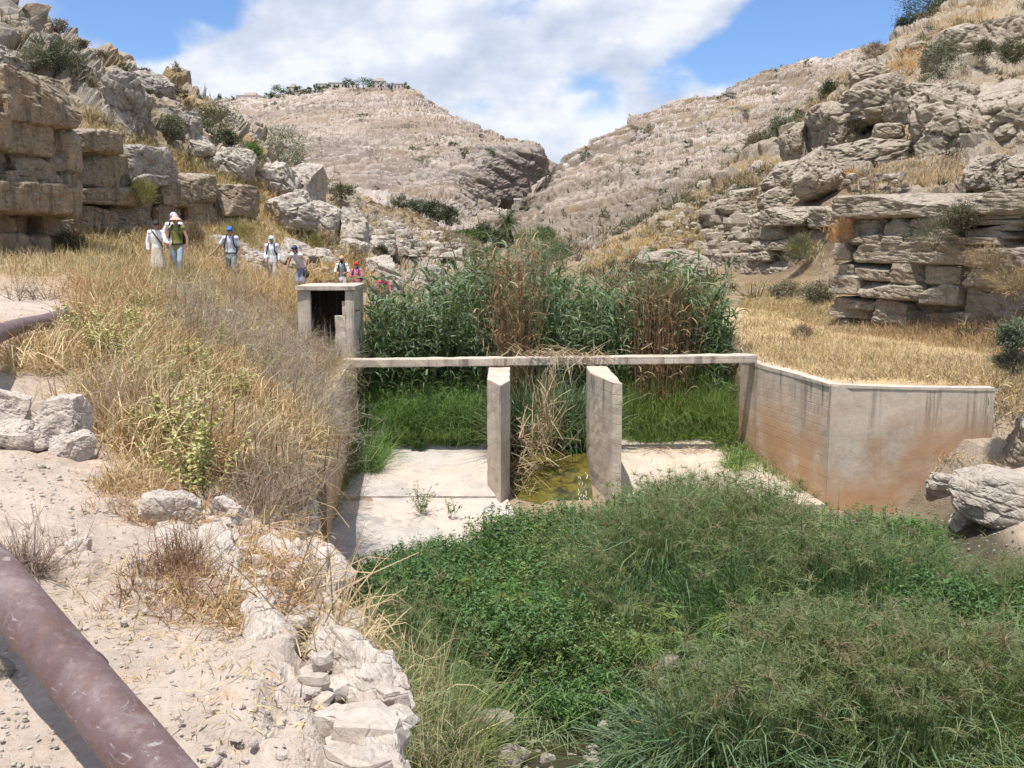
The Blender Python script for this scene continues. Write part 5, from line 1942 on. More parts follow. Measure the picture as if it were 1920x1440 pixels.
BR = [(.27, .165, .105), (.33, .21, .135), (.22, .135, .09)]
dead_bush(50, 1075, .26, 12, [(.26, .19, .165), (.32, .245, .21)], 'grey brown dead bush against the rusty pipe', 14, 5, .005, 26)
dead_bush(345, 1065, .24, 14, BR, 'rust brown dead bush on the crumbling lip of the path', 14, 5, .005, 34)
dead_bush(300, 1120, .14, 10, BR, 'low brown litter of twigs below the dead bush on the path', 12, 4, .004, 50)
dead_bush(640, 1180, .5, 12, [(.36, .25, .17), (.42, .31, .21)], 'tangle of long reddish dry stems drooping over the lip', 9, 3, .008, 40)
dead_bush(560, 980, .4, 14, [(.33, .255, .19), (.28, .20, .14)], 'brown dead scrub on the shaded rock above the gully', 12, 5, .007, 40)
dead_bush(60, 560, .55, 8, [(.16, .12, .09), (.2, .15, .11)], 'small bare thorn bush beside the pale path', 7, 4, .012, 20)
dead_bush(240, 830, .4, 10, [(.34, .25, .18), (.28, .2, .14)], 'bare brown twigs behind the squared white block', 9, 4, .007, 60)

R = Field()
for poly, n, h, cols in [([(180, 890), (420, 880), (430, 960), (300, 1000), (180, 960)], 200, .16, RUST), ([(200, 850), (330, 860), (330, 910), (180, 930)], 130, .2, STRAW), ([(260, 1080), (470, 1080), (560, 1180), (400, 1200)], 170, .13, STRAW + RUST),
                         ([(470, 950), (560, 960), (600, 1100), (520, 1130), (430, 1060)], 170, .28, STRAW + RUST), ([(560, 1130), (700, 1140), (720, 1230), (600, 1230)], 110, .28, STRAW), ([(0, 660), (120, 660), (180, 700), (0, 700)], 150, .2, STRAW),
                         ([(60, 900), (600, 1180), (640, 1300), (400, 1430), (150, 1180)], 90, .07, STRAW), ([(0, 500), (100, 500), (160, 510), (120, 530), (0, 530)], 130, .3, STRAW)]:
    tufts(R, img_scatter(poly, n, .01), 11, h, .0055, cols, (10, 80), (.2, 1.2), 2, .05)
R.build('dry_grass', 'wisps of dry grass along the path and the broken lip', 'dry grass')

# pale grass under the lip, down to the stream
R = Rib()
P = []
for (u, v, Y) in [(700, 1260, 8), (730, 1310, 8), (770, 1330, 9), (800, 1400, 9.5), (690, 1220, 9), (770, 1430, 8.5), (720, 1230, 9), (760, 1280, 9.5), (790, 1350, 10.5), (800, 1300, 11)]:
    b = at(u, v, Y)
    q = b + RNG.normal(0, 1, (16, 3)) * np.array([.28, .4, .0])
    P.append(q)
P = np.concatenate(P)
P[:, 2] = np.maximum(P[:, 2] - .35, ground_z(P[:, 0], P[:, 1]))
tufts(R, P, 13, .6, .009, [(.25, .255, .13), (.33, .30, .17), (.42, .34, .20), (.18, .22, .10)], (35, 88), (.2, 1.1), 4, .1)
tag(R.build('pale_grass', M_STRAW), 'pale grey green grass growing below the white rock lip', 'grass', kind='stuff')

# ------------------------------------------------------------------ golden terrace on the right and grass of the slopes
R = Field()
TERR = [(1400, 570), (1560, 560), (1700, 600), (1920, 610), (2000, 700), (1900, 735), (1860, 716), (1560, 708), (1430, 672), (1390, 640)]
tufts(R, img_scatter(TERR, 5200), 8, .24, .016, [(.52, .40, .21), (.46, .35, .19), (.58, .47, .28), (.42, .33, .20)], (40, 88), (.1, .8), 2, .12)
tufts(R, img_scatter([(1650, 590), (1920, 580), (1960, 660), (1760, 660), (1600, 640)], 600), 10, .42, .013, [(.40, .26, .14), (.34, .22, .12), (.46, .33, .18)], (30, 86), (.2, 1.), 3, .14)
tufts(R, img_scatter([(1400, 530), (1560, 540), (1555, 600), (1400, 590)], 350), 9, .32, .018, [(.44, .36, .22), (.36, .30, .2), (.5, .38, .18)], (40, 88), (.1, .8), 2, .14)
tufts(R, img_scatter([(1760, 690), (1920, 660), (1960, 800), (1890, 790)], 260), 9, .35, .014, GREYT + STRAW, (30, 86), (.2, 1.), 3, .12)
tufts(R, img_scatter([(1770, 845), (1900, 850), (1900, 900), (1760, 880)], 80), 8, .18, .012, STRAW, (30, 86), (.2, 1.), 2, .12)
R.build('golden_grass', 'golden dry grass covering the terrace above the wing wall', 'dry grass')

R = Field()
for poly, n, h, cols in [
    ([(160, 195), (250, 250), (330, 285), (480, 345), (490, 370), (360, 330), (240, 280), (160, 240)], 700, .5, STRAW + [(.40, .32, .17)]),
    ([(370, 400), (490, 400), (600, 430), (700, 470), (660, 500), (520, 470), (400, 450)], 600, .45, [(.42, .32, .16), (.36, .30, .16), (.48, .33, .16)]),
    ([(480, 335), (540, 350), (500, 420), (480, 400)], 160, .45, [(.50, .30, .13), (.54, .36, .17)]),
    ([(620, 480), (700, 480), (700, 540), (560, 530)], 330, .5, [(.52, .36, .17), (.46, .31, .15)]),
    ([(560, 505), (690, 515), (680, 535), (560, 532)], 260, .5, [(.56, .40, .18), (.46, .35, .16)]),
    ([(690, 400), (830, 440), (840, 480), (740, 480), (690, 440)], 300, .4, [(.50, .37, .18), (.42, .32, .18)]),
    ([(0, 440), (100, 450), (130, 500), (250, 480), (420, 470), (420, 500), (0, 520)], 600, .5, STRAW + [(.38, .32, .18)]),
    ([(1090, 480), (1290, 380), (1340, 400), (1300, 450), (1180, 480), (1100, 520)], 500, .4, [(.52, .37, .17), (.48, .35, .18)]),
    ([(1200, 450), (1330, 440), (1320, 480), (1200, 470)], 220, .4, [(.50, .36, .17)]),
    ([(1560, 360), (1620, 320), (1800, 280), (1830, 340), (1720, 350)], 500, .4, [(.44, .33, .19), (.38, .27, .15), (.34, .27, .17)]),
    ([(1580, 320), (1620, 325), (1600, 345), (1570, 340)], 80, .4, [(.55, .33, .14)]),
    ([(1640, 130), (1720, 80), (1760, 90), (1690, 150)], 220, .6, [(.50, .28, .10), (.40, .27, .13)]),
    ([(1720, 60), (1800, 0), (1900, 0), (1800, 60)], 260, .6, [(.46, .29, .12), (.40, .28, .14)]),
    ([(1560, 130), (1640, 140), (1600, 180), (1500, 230), (1460, 260)], 260, .5, [(.42, .30, .16), (.36, .28, .16)]),
    ([(1380, 300), (1440, 290), (1500, 330), (1440, 350), (1360, 350)], 220, .4, [(.48, .36, .18), (.42, .30, .15)]),
    ([(1560, 410), (1600, 405), (1595, 455), (1562, 455)], 90, .55, [(.50, .31, .14)]),
    ([(1480, 430), (1540, 440), (1550, 500), (1470, 490)], 110, .5, [(.42, .37, .25), (.5, .42, .28)]),
]:
    tufts(R, img_scatter(poly, n), 8, h, .024, cols, (35, 88), (.1, .9), 2, .22)
tufts(R, img_scatter([(90, 445), (310, 432), (480, 425), (480, 470), (300, 490), (90, 505)], 900), 9, .55, .02, [(.46, .35, .19), (.40, .31, .18), (.34, .28, .17), (.50, .38, .2)], (35, 88), (.1, .9), 2, .2)
R.build('dry_grass', 'dry yellow grass scattered over both hillsides', 'dry grass')


# low brushwood speckling every slope, too small and too many to count
def speckle(Q, n, r, h, cols, K, seed, vmin=-50, low=None):
    u, v, dep = proj(Q)
    m = (u > -60) & (u < 1990) & (v > vmin) & (v < 640) & (dep > 5)
    if low is not None:
        m &= ~inpoly(u, v, low)
    s = Surf(Q, m)
    P = s.pts(n, lambda q: np.clip(.35 + 1.2 * fbm(q / (r * 16), 3, seed=seed), .04, 1) / np.maximum(q[:, 1], 20) ** 1.0)
    R = Rib()
    sz = np.exp(RNG.normal(0, .35, n))
    B = np.repeat(P, K, 0) + RNG.normal(0, .45, (n * K, 3)) * r * np.repeat(sz, K)[:, None] * np.array([1, 1, .25]) + np.array([0, 0, h * .25])
    c = np.repeat(vary(pick(cols, n), n, .3), K, 0)
    R.add(B, rdirs(n * K, 15, 85), h * np.repeat(sz, K) * RNG.uniform(.5, 1.2, n * K), h * (.30 if h > .6 else .11), .3, 1, vary(c, n * K, .2, .04), .7)
    return R


SCR = [(.13, .11, .075), (.17, .145, .10), (.09, .095, .055), (.115, .115, .075), (.21, .16, .105)]
for Q, n, r, h, K, sd, nm, lb in ((HILLQ[0], 900, 1.2, 1.1, 8, 401, 'brushwood', 'dark brushwood speckling the far mountain'), (HILLQ[2], 900, .8, .75, 8, 402, 'brushwood', 'dark brushwood speckling the pale right hillside'),
                                  (GQ, 420, .4, .5, 42, 403, 'brushwood', 'grey brown brushwood on the left hill'), (DQ, 950, .4, .5, 40, 404, 'brushwood', 'grey brown brushwood on the right hill')):
    tag(speckle(Q, n, r, h, SCR if sd < 403 else SCR + [(.24, .20, .14), (.28, .21, .13)], K, sd).build(nm, M_LEAF), lb, 'brushwood', kind='stuff')

# ------------------------------------------------------------------ bushes and small trees, one object each
def bush(u, vb, w, h, cols, lab, Y=None, n=None, name='bush', cat='bush', leaf=None, group=None, style='leaf', dy=0.0, trunk=True):
    Y = (gy(u, vb) if Y is None else Y) + dy
    b = at(u, vb, Y)
    s = Y / FPX
    W, Hh = w * s, h * s
    root = empty(name, b)
    tag(root, lab, cat, group)
    n = n or int(np.clip(w * h * 1.5, 220, 3600))
    rg = RNG
    # clumps inside an uneven crown
    k = max(5, int(n / 45))
    cl = rg.normal(0, 1, (k, 3))
    cl /= np.linalg.norm(cl, axis=1, keepdims=True)
    cl *= rg.uniform(.45, .95, (k, 1)) * np.array([W * .5, W * .42, Hh * .5])
    cl[:, 2] += Hh * .52
    c0 = vary(pick(cols, k), k, .2)
    i = rg.integers(0, k, n)
    B = cl[i] + rg.normal(0, .30, (n, 3)) * np.array([W * .34, W * .34, Hh * .30])
    B[:, 2] = np.clip(B[:, 2], -.02 * Hh, Hh * 1.05)
    lf = leaf or max(.040, 2.3 * s)
    R = Rib()
    out = B - np.array([0, 0, Hh * .3])
    out /= np.linalg.norm(out, axis=1, keepdims=True) + 1e-6
    if style == 'twig':
        R.add(B, out + rg.normal(0, .35, (n, 3)) + np.array([0, 0, .35]), lf * 2.6 * rg.uniform(.6, 1.3, n), lf * .22, .2, 1, vary(c0[i], n, .25), .7)
    else:
        R.add(B, out + rg.normal(0, .6, (n, 3)), lf * 1.3 * rg.uniform(.6, 1.3, n), lf * .62, .3, 1, vary(c0[i], n, .28), .55)
    o = R.build('foliage', M_LEAF if style != 'twig' else M_STRAW, root)
    o['kind'] = 'stuff'
    if trunk:
        S = Rib()
        m = 5
        S.add(np.zeros((m, 3)), rdirs(m, 50, 88), Hh * .7, max(.02, 1.0 * s), 0, 3, vary((.14, .10, .07), m), .6)
        S.build('trunk' if cat == 'tree' else 'stem', M_BARK, root)['kind'] = 'stuff'
    return root


DKG = [(.055, .075, .035), (.07, .09, .045), (.04, .058, .028)]
OLV = [(.10, .10, .06), (.085, .085, .05), (.13, .12, .075)]
GRG = [(.16, .175, .125), (.13, .15, .105), (.19, .195, .145)]
BRG = [(.10, .17, .05), (.13, .20, .06)]
YLG = [(.27, .25, .10), (.32, .28, .12), (.22, .22, .09)]
BRN = [(.20, .155, .11), (.25, .19, .135), (.16, .125, .09)]

for (u, v, w, h, cols, lab, Y) in [
    (122, 146, 74, 64, DKG, 'dark green bush at the foot of the left crags above the quarried blocks', None),
    (70, 130, 60, 40, GRG, 'grey green scrub bush beside the dark green one', None),
    (18, 92, 70, 50, OLV, 'olive scrub on the grey crag at the left edge', None),
    (405, 268, 84, 74, OLV, 'large dark olive bush at the end of the left crags', None),
    (428, 272, 40, 28, DKG, 'low green bush at the foot of the large olive one', None),
    (326, 262, 46, 46, GRG, 'grey green bush tucked under the boxy overhang', None),
    (534, 318, 100, 74, GRG, 'wide grey green bush in front of the far mountain', None),
    (473, 310, 42, 40, BRG, 'bright green round bush on the speckled outcrop', None),
    (404, 318, 30, 26, GRG, 'small sage bush left of the bright green one', None),
    (640, 372, 44, 26, OLV, 'low olive bush on the slope above the orange stained block', None),
    (372, 404, 40, 44, YLG, 'yellow green bush against the stepped wall behind the walkers', None),
    (436, 404, 34, 26, BRG, 'small bright green bush at the foot of the stepped wall', None),
    (268, 385, 46, 48, YLG, 'yellow grass clump growing in the stepped wall', 42.5),
    (362, 468, 44, 48, BRN, 'dark brown dead bush right of the leading walkers', None),
    (132, 478, 60, 44, OLV, 'dark grey bush at the corner of the quarried wall', None),
    (610, 466, 40, 24, BRN, 'dark scrubby bush above the slanting pale rock', None),
    (560, 420, 40, 24, OLV, 'olive tuft in the hollow of the pointed boulder', None),
    (590, 470, 34, 30, YLG, 'yellowish tuft behind the bending walker', None),
    (450, 450, 60, 34, YLG, 'yellowish scrub behind the blue capped walker', None),
    (760, 486, 40, 34, GRG, 'grey green bush behind the large round boulder', None),
    (716, 480, 30, 22, OLV, 'small olive bush above the large round boulder', None),
    (1762, 150, 74, 74, DKG + GRG, 'big green bush on the overhanging ledge of the right hill', 68),
    (1735, 48, 96, 66, DKG, 'dark green bush on the top right skyline', 119),
    (1700, 62, 40, 30, DKG, 'left lobe of dark scrub on the top right skyline', 117),
    (1554, 204, 36, 52, DKG, 'narrow dark green bush on the shoulder of the right hill', 102),
    (1500, 252, 46, 40, DKG + GRG, 'grey green bush down the shoulder from the narrow dark one', 92),
    (1468, 270, 50, 50, DKG + GRG, 'sloping green bush above the upright crag', 88),
    (1424, 288, 52, 40, BRN + OLV, 'brown green bush at the end of the right shoulder', 84),
    (1392, 382, 26, 38, GRG, 'blue green bush above the stepped ledges', 66),
    (1898, 120, 50, 44, OLV, 'olive bush near the right edge high up', 66),
    (1840, 110, 44, 34, OLV, 'dark tuft in the fractured crag top right', 72),
    (1640, 110, 46, 26, BRN, 'brown scrub below the skyline on the right', 106),
    (1550, 260, 40, 26, OLV, 'olive tuft beside the grey fissured crag', 72),
    (1600, 250, 34, 24, OLV, 'dry tuft at the base of the overhanging ledge', 64),
    (1850, 520, 90, 60, BRN + BRN + STRAW, 'rust brown thistle bush in front of the bedded cliff', 27.5),
    (1900, 560, 90, 60, BRN + BRN + STRAW, 'rust brown thistle bush at the right edge below the cliff', 25.5),
    (1750, 470, 90, 60, GRG + BRN, 'grey twiggy bush growing from the middle beds of the cliff', 29.3),
    (1800, 430, 80, 46, OLV, 'olive grey bush hanging from the top bed of the cliff', 28.8),
    (1580, 455, 34, 46, RUST, 'orange dry tuft at the corner of the cliff', 33.2),
    (1900, 660, 60, 60, GRG, 'grey sage bush at the right edge of the terrace', 19.5),
    (1470, 560, 60, 34, GRG + BRN, 'grey bush at the foot of the stepped ledges', None),
    (1530, 570, 60, 40, GRG + BRN, 'pale grey bush left of the cliff corner', None),
    (1500, 490, 50, 50, YLG + GRG, 'dry yellow bush growing in the stepped ledges', 47),
    (1505, 636, 46, 24, BRN, 'small brown bush on the golden terrace', None),
    (1900, 700, 70, 40, GRG, 'grey dry bush at the end of the wing wall', 19.6),
]:
    st = 'twig' if cols in (YLG,) or cols is BRN or 'dry' in lab or 'thistle' in lab or 'twiggy' in lab or 'grass' in lab or 'dead' in lab else 'leaf'
    bush(u, v, w, h, cols, lab, Y, style=st)

# tufts along the left skyline
for i, (u, v, w, h) in enumerate([(58, 44, 30, 16), (112, 62, 34, 22), (152, 92, 28, 20), (190, 112, 26, 18), (272, 146, 30, 16), (325, 176, 26, 16), (368, 198, 24, 18), (345, 184, 20, 14), (232, 132, 18, 12)]):
    bush(u, v, w, h, BRN + OLV, 'low dry bush on the left skyline', {58: 67}.get(u, None), group='low dry bushes along the left skyline', dy=-.5)

# ------------------------------------------------------------------ trees at the bend of the valley
for (u, v, w, h, cols, lab, Y) in [
    (1003, 492, 96, 66, [(.13, .17, .06), (.16, .20, .075), (.10, .14, .05)], 'feathery light green tree in the valley bend', 92),
    (1058, 500, 70, 46, RG, 'dark blue green cane thicket right of the feathery tree', 70),
    (938, 464, 44, 34, DKG, 'round dark tree below the palm', 118),
    (905, 456, 34, 40, DKG + GRG, 'grey green tree left of the round dark one', 125),
    (1020, 452, 40, 26, DKG + GRG, 'small tree behind the feathery one', 112),
    (752, 392, 34, 26, DKG + GRG, 'left bush of the dark row along the far spur', 135),
    (786, 402, 44, 26, DKG + GRG, 'second bush of the dark row along the far spur', 135),
    (820, 416, 56, 40, DKG, 'largest bush of the dark row along the far spur', 135),
    (848, 424, 34, 34, DKG + GRG, 'right end bush of the dark row along the far spur', 135),
    (985, 400, 20, 12, DKG, 'green bush beneath the white shelter roof', 228),
]:
    bush(u, v, w, h, cols, lab, Y, name='tree', cat='tree')
hd = bush(880, 450, 100, 20, [(.07, .10, .03), (.09, .12, .035)], 'trimmed green hedge row running down to the valley bend', 124, name='hedge', cat='hedge')

# palm
b = at(962, 458, 108)
pr = empty('palm_tree', b)
tag(pr, 'single date palm standing in the valley bend below the cliff', 'palm tree')
s = 108 / FPX
top = np.array([(952 - 962) * s, 0, 40 * s])
tr = Rib()
for a in (0, 1.05, 2.1):
    tr.add(np.zeros((1, 3)), top[None], np.linalg.norm(top), .42, 0, 5, [(.13, .10, .075)], .25, twist=a)
tr.build('trunk', M_BARK, pr)
for k in range(44):
    d = rdirs(1, -35, 85)
    fr = Rib()
    L = 27 * s * RNG.uniform(.85, 1.1)
    sp_ = fr.add(top[None], d, L, .10, .55, 5, [(.12, .14, .07)], .6)[0]
    for j in range(1, 6):
        ax = sp_[j] - sp_[j - 1]
        m = 10
        fr.add(np.repeat(sp_[j][None], m, 0) - ax * RNG.uniform(0, 1, (m, 1)), ax / np.linalg.norm(ax) + RNG.normal(0, .55, (m, 3)), L * .24, .05, .3, 1, vary((.135, .155, .085), m, .25), .8)
    fr.build('frond', M_LEAF, pr)

# ------------------------------------------------------------------ far scrub dotted over the two hills
def far_bush(u, v, w, h, Y, i, lab):
    bush(u, v, w, h, DKG + GRG if i % 3 else OLV, lab, Y, n=int(np.clip(w * h * .7, 26, 200)), group='scrub bushes on the far slopes', trunk=False)


def on_hill(rows_name_Y, u, v):
    return rows_name_Y


DM2 = depth_map([o for o in HILLQ])
for i, (u, v, w, h, lab) in enumerate([
    (816, 276, 66, 18, 'long grey green scrub patch in the middle of the far mountain'), (784, 288, 30, 16, 'scrub just left of the long patch on the far mountain'), (795, 308, 36, 14, 'grey scrub under the long patch on the far mountain'), (850, 276, 28, 12, 'scrub right of the long patch on the far mountain'),
    (942, 262, 8, 9, 'tiny lone bush on the ridge left of the cliff top'), (915, 290, 26, 10, 'dark scrub on top of the cliff'), (680, 222, 20, 8, 'dark scrub high on the far mountain'), (512, 198, 14, 7, 'small dark bush under the left houses'), (498, 200, 10, 5, 'tiny bush beside the small dark one'),
    (676, 170, 14, 6, 'dark bush under the big ridge tree'), (905, 258, 16, 6, 'low bush on the ridge above the cliff'), (870, 290, 16, 12, 'bush on the slope left of the cliff'), (1028, 334, 16, 10, 'bush in the notch right of the cliff'),
    (1110, 300, 36, 16, 'dark bush on the ridge right of the notch'), (1088, 296, 16, 10, 'left bush on the ridge right of the notch'), (1100, 284, 10, 10, 'small ridge tree right of the notch'), (1214, 252, 22, 18, 'dark bush high on the pale right hillside'), (1190, 250, 30, 14, 'wide scrub left of the dark one on the pale hillside'),
    (1206, 300, 44, 18, 'large dark scrub in the middle of the pale hillside'), (1163, 304, 10, 8, 'small round bush left of the large dark scrub'), (1240, 366, 14, 12, 'bush low on the pale hillside'), (1260, 325, 26, 10, 'dry scrub right of the large dark one'), (1200, 330, 18, 8, 'thin scrub under the large dark one'),
    (1385, 214, 32, 14, 'dark scrub near the ridge of the pale hillside'), (1350, 188, 12, 8, 'tiny bush on the ridge step'), (1450, 136, 14, 8, 'bush at the ridge brink of the pale hillside'), (1370, 182, 30, 8, 'low scrub line along the ridge'), (1516, 120, 16, 6, 'dark scrub near the flat ridge top'),
    (1330, 250, 16, 10, 'bush in the middle of the upper pale hillside'), (1290, 270, 18, 10, 'bush left in the upper pale hillside'), (1470, 215, 40, 12, 'grey scrub near the right shoulder'), (1370, 290, 30, 14, 'dark scrub close to the right shoulder'), (1450, 180, 16, 8, 'small scrub near the ridge of the pale slope'), (1290, 305, 16, 8, 'tiny scrub on the lower pale slope'),
    (1140, 410, 24, 12, 'dark scrub at the foot of the pale hillside'), (1010, 396, 12, 8, 'tiny bush at the foot of the gorge cliff'), (1240, 420, 24, 10, 'dry scrub by the golden grass'), (1180, 390, 16, 8, 'grey scrub on the low pale slope'),
]):
    ii = int(np.clip((v + 200) // CELL, 0, DH - 1))
    jj = int(np.clip((u + 400) // CELL, 0, DW - 1))
    Y = float(DM2[ii, jj])
    if Y > 1e8:
        Y = 600.0
    far_bush(u, v, w, h, Y - .6, i, lab)
# ------------------------------------------------------------------ small concrete shelter left of the weir
M_INNER_SHADE = mat_concrete('shade darkened concrete', (.06, .05, .042), .0, False)  # gloom inside the shelter put into the colour of its inner walls
sh = empty('concrete_shelter', (-4.9, 25.8, -1.4))
tag(sh, 'small open fronted concrete shelter with a dark inside and broken front', 'shelter')


def sbox(name, x0, x1, y0, y1, z0, z1, mat=M_BOX, seed=1, amt=.014):
    o = prism(name, [(x0, y0, z1), (x1, y0, z1), (x1, y1, z1), (x0, y1, z1)], [(x0, y0, z0), (x1, y0, z0), (x1, y1, z0), (x0, y1, z0)], mat, None, .012, .16, amt, seed)
    child_world(o, sh)
    return o


sbox('front_pier', -5.60, -5.27, 25.80, 25.94, -1.7, .30, seed=71)
sbox('side_wall', -5.60, -5.50, 25.943, 27.45, -1.7, .30, M_INNER_SHADE, seed=78)
sbox('side_wall', -4.36, -4.13, 25.80, 27.45, -1.7, .30, seed=72)
sbox('back_wall', -5.497, -4.363, 27.25, 27.45, -1.7, .30, M_INNER_SHADE, seed=73)
sbox('roof', -5.64, -4.08, 25.72, 27.52, .303, .42, seed=74, amt=.02)
sbox('floor', -5.26, -4.36, 25.85, 27.25, -1.7, -1.25, seed=77)
sbox('broken_wall', -4.645, -4.363, 25.83, 26.05, -1.5, -.36, seed=75, amt=.03)
sbox('broken_wall', -4.45, -4.363, 25.84, 26.04, -.357, .02, seed=76, amt=.03)


# ------------------------------------------------------------------ rusty pipe
def mat_pipe():
    m = bpy.data.materials.new('rusty painted pipe')
    m.use_nodes = True
    T = NT(m.node_tree)
    p = coords(T)
    n1 = T.noise(p, 3.2, 7, .65, .4)
    n2 = T.noise(p, 26, 6, .7)
    fl = T.maprange(T.noise(p, 11, 6, .68, .3), .50, .57)
    c = T.ramp(n1, [(.34, (.092, .052, .048)), (.5, (.135, .085, .084)), (.64, (.185, .128, .132))])
    c = T.mix(T.math('MULTIPLY', T.maprange(n2, .5, .7), .5), c, (.26, .19, .185))
    c = T.mix(T.math('MULTIPLY', fl, .5), c, (.125, .066, .048))
    sc = T.n('ShaderNodeVectorMath', {0: p, 1: (9, 9, 34)}, operation='MULTIPLY').outputs[0]
    s1 = T.maprange(T.noise(sc, 1.0, 5, .7, 1.2), .60, .68)
    c = T.mix(T.math('MULTIPLY', s1, .55), c, (.42, .37, .36))
    dust = T.maprange(T.n('ShaderNodeSeparateXYZ', {0: T.n('ShaderNodeNewGeometry').outputs['Normal']}).outputs[2], .3, 1.0)
    c = T.mix(T.math('MULTIPLY', T.math('MULTIPLY', dust, T.maprange(T.noise(p, 5, 5, .7), .48, .66)), .30), c, (.36, .32, .32))
    b = T.n('ShaderNodeBump', {'Strength': .5, 'Distance': .01, 'Height': T.math('ADD', n2, T.math('MULTIPLY', n1, .8))})
    bs = T.n('ShaderNodeBsdfPrincipled', {'Base Color': c, 'Roughness': T.ramp(n2, [(.3, .42), (.7, .66)]), 'Normal': b.outputs[0], 'Specular IOR Level': .5})
    T.n('ShaderNodeOutputMaterial', {'Surface': bs.outputs[0]})
    return m


M_PIPE = mat_pipe()


def tube(name, path, r, mat, nseg=28, per=10, parent=None):
    K = np.array(path, float)
    ts = np.linspace(0, len(K) - 1, (len(K) - 1) * per + 1)
    C = catmull(K, ts)
    d = np.gradient(C, axis=0)
    d /= np.linalg.norm(d, axis=1, keepdims=True)
    side = np.cross(d, [0, 0, 1.0])
    side /= np.linalg.norm(side, axis=1, keepdims=True)
    up = np.cross(side, d)
    a = np.linspace(0, 2 * np.pi, nseg, endpoint=False)
    V = C[:, None] + r * (side[:, None] * np.cos(a)[None, :, None] + up[:, None] * np.sin(a)[None, :, None])
    n = len(C)
    idx = np.arange(n * nseg).reshape(n, nseg)
    F = np.stack([idx[:-1], np.roll(idx, -1, 1)[:-1], np.roll(idx, -1, 1)[1:], idx[1:]], -1).reshape(-1, 4)
    o = obj(name, raw_mesh(name, V.reshape(-1, 3), F, True), mat, parent)
    return o


def seam(C, d, r, mat, parent):
    """raised ring of weld around the pipe"""
    me = bpy.data.meshes.new('weld_seam')
    bm = bmesh.new()
    side = np.cross(d, [0, 0, 1.0])
    side /= np.linalg.norm(side)
    up = np.cross(side, d)
    n = 40
    ring = []
    for i in range(n):
        a = i / n * 2 * math.pi
        o_ = side * math.cos(a) + up * math.sin(a)
        w = RNG.uniform(.8, 1.25)
        ring.append([bm.verts.new(Vector(C + o_ * (r + e * w) + d * t * w)) for e, t in ((-.002, -.014), (.005, -.006), (.006, .005), (-.002, .013))])
    for i in range(n):
        a, b = ring[i], ring[(i + 1) % n]
        for k in range(3):
            bm.faces.new((a[k], b[k], b[k + 1], a[k + 1]))
    bm.to_mesh(me)
    bm.free()
    return obj('weld_seam', me, mat, parent)


def along(u, v, t):
    return np.array([0, 0, EYE]) + ray(u, v) * t


A0 = along(285, 1440, 2.72)
A1 = along(0, 1090, 3.50)
dirp = (A0 - A1)
A2 = along(-130, 905, 4.8)
A3 = along(0, 624, 9.8)
A4 = along(75, 603, 13)
A5 = along(150, 590, 17)
A6 = along(190, 590, 19)
A6[2] -= .5
pipe = tube('pipe', [A0 + dirp * 1.3, A0, A1, A2, along(-110, 690, 7.0), A3, A4, A5, A6], .089, M_PIPE)
tag(pipe, 'rusty brown steel pipe running along the path from the bottom left corner', 'pipe')

for t_ in (.42, -1.15):
    C_ = A0 + (A1 - A0) * t_
    seam(C_, (A1 - A0) / np.linalg.norm(A1 - A0), .089, M_PIPE, pipe)

# ------------------------------------------------------------------ gravel and loose stones on the path
def gravel(name, P, size, mat, label, seed):
    rg = np.random.default_rng(seed)
    V, F = cube_base(1)
    n = len(P)
    prot = []
    for k in range(10):
        q = V / (np.abs(V) ** 3.5).sum(-1, keepdims=True) ** (1 / 3.5)
        for _ in range(5):
            w = rg.normal(size=3)
            w /= np.linalg.norm(w)
            dd = q @ w
            q = q - np.maximum(dd - dd.max() * rg.uniform(.5, .9), 0)[:, None] * w
        prot.append(q * rg.uniform(.6, 1.2, 3))
    prot = np.array(prot)
    kk = rg.integers(0, 10, n)
    a = rg.uniform(0, 6.28, n)
    s = size * np.exp(rg.normal(0, .5, n))
    q = prot[kk] * s[:, None, None]
    x = q[..., 0] * np.cos(a)[:, None] - q[..., 1] * np.sin(a)[:, None]
    y = q[..., 0] * np.sin(a)[:, None] + q[..., 1] * np.cos(a)[:, None]
    W = np.stack([x, y, q[..., 2] * .7], -1) + P[:, None]
    FF = F[None] + (np.arange(n) * len(V))[:, None, None]
    o = obj(name, raw_mesh(name, W.reshape(-1, 3), FF.reshape(-1, F.shape[1]), False), mat)
    tag(o, label, name, kind='stuff')


P = np.concatenate([img_scatter([(60, 880), (420, 900), (640, 1180), (700, 1300), (700, 1440), (380, 1440), (100, 1120)], 900, .002), img_scatter([(0, 800), (250, 850), (250, 960), (0, 960)], 350, .002),
                    img_scatter([(0, 1200), (160, 1440), (0, 1440)], 150, .002), img_scatter([(0, 530), (90, 530), (90, 600), (0, 610)], 120, .002)])
gravel('gravel', P, .0065, M_WHITE, 'loose pale gravel strewn over the path', 3)
P = img_scatter([(1760, 960), (1920, 960), (1950, 1060), (1800, 1030), (1740, 1000)], 260, .002)
gravel('gravel', P[:150], .022, M_CLIFF, 'pebbles on the slope right of the sedge', 5)
P = np.concatenate([on_z(RNG.uniform(860, 1240, 130), RNG.uniform(1385, 1450, 130), -4.80)])
gravel('pebbles', P, .034, M_BOULD, 'wet pebbles lining the stream at the bottom edge', 6)
P = np.concatenate([img_scatter([(380, 950), (470, 960), (560, 1060), (640, 1130), (700, 1200), (700, 1260), (600, 1240), (480, 1150), (400, 1040)], 330, .01), img_scatter([(560, 1250), (740, 1290), (760, 1440), (640, 1440)], 160, .01)])
gravel('rubble', P, .035, M_WHITE, 'broken white rubble along the lip of the path', 15)
P = img_scatter([(690, 400), (860, 450), (880, 480), (740, 480), (690, 440)], 420, .05)
gravel('rubble', P, .22, M_BOULD, 'pale rubble scattered on the left spur', 7)
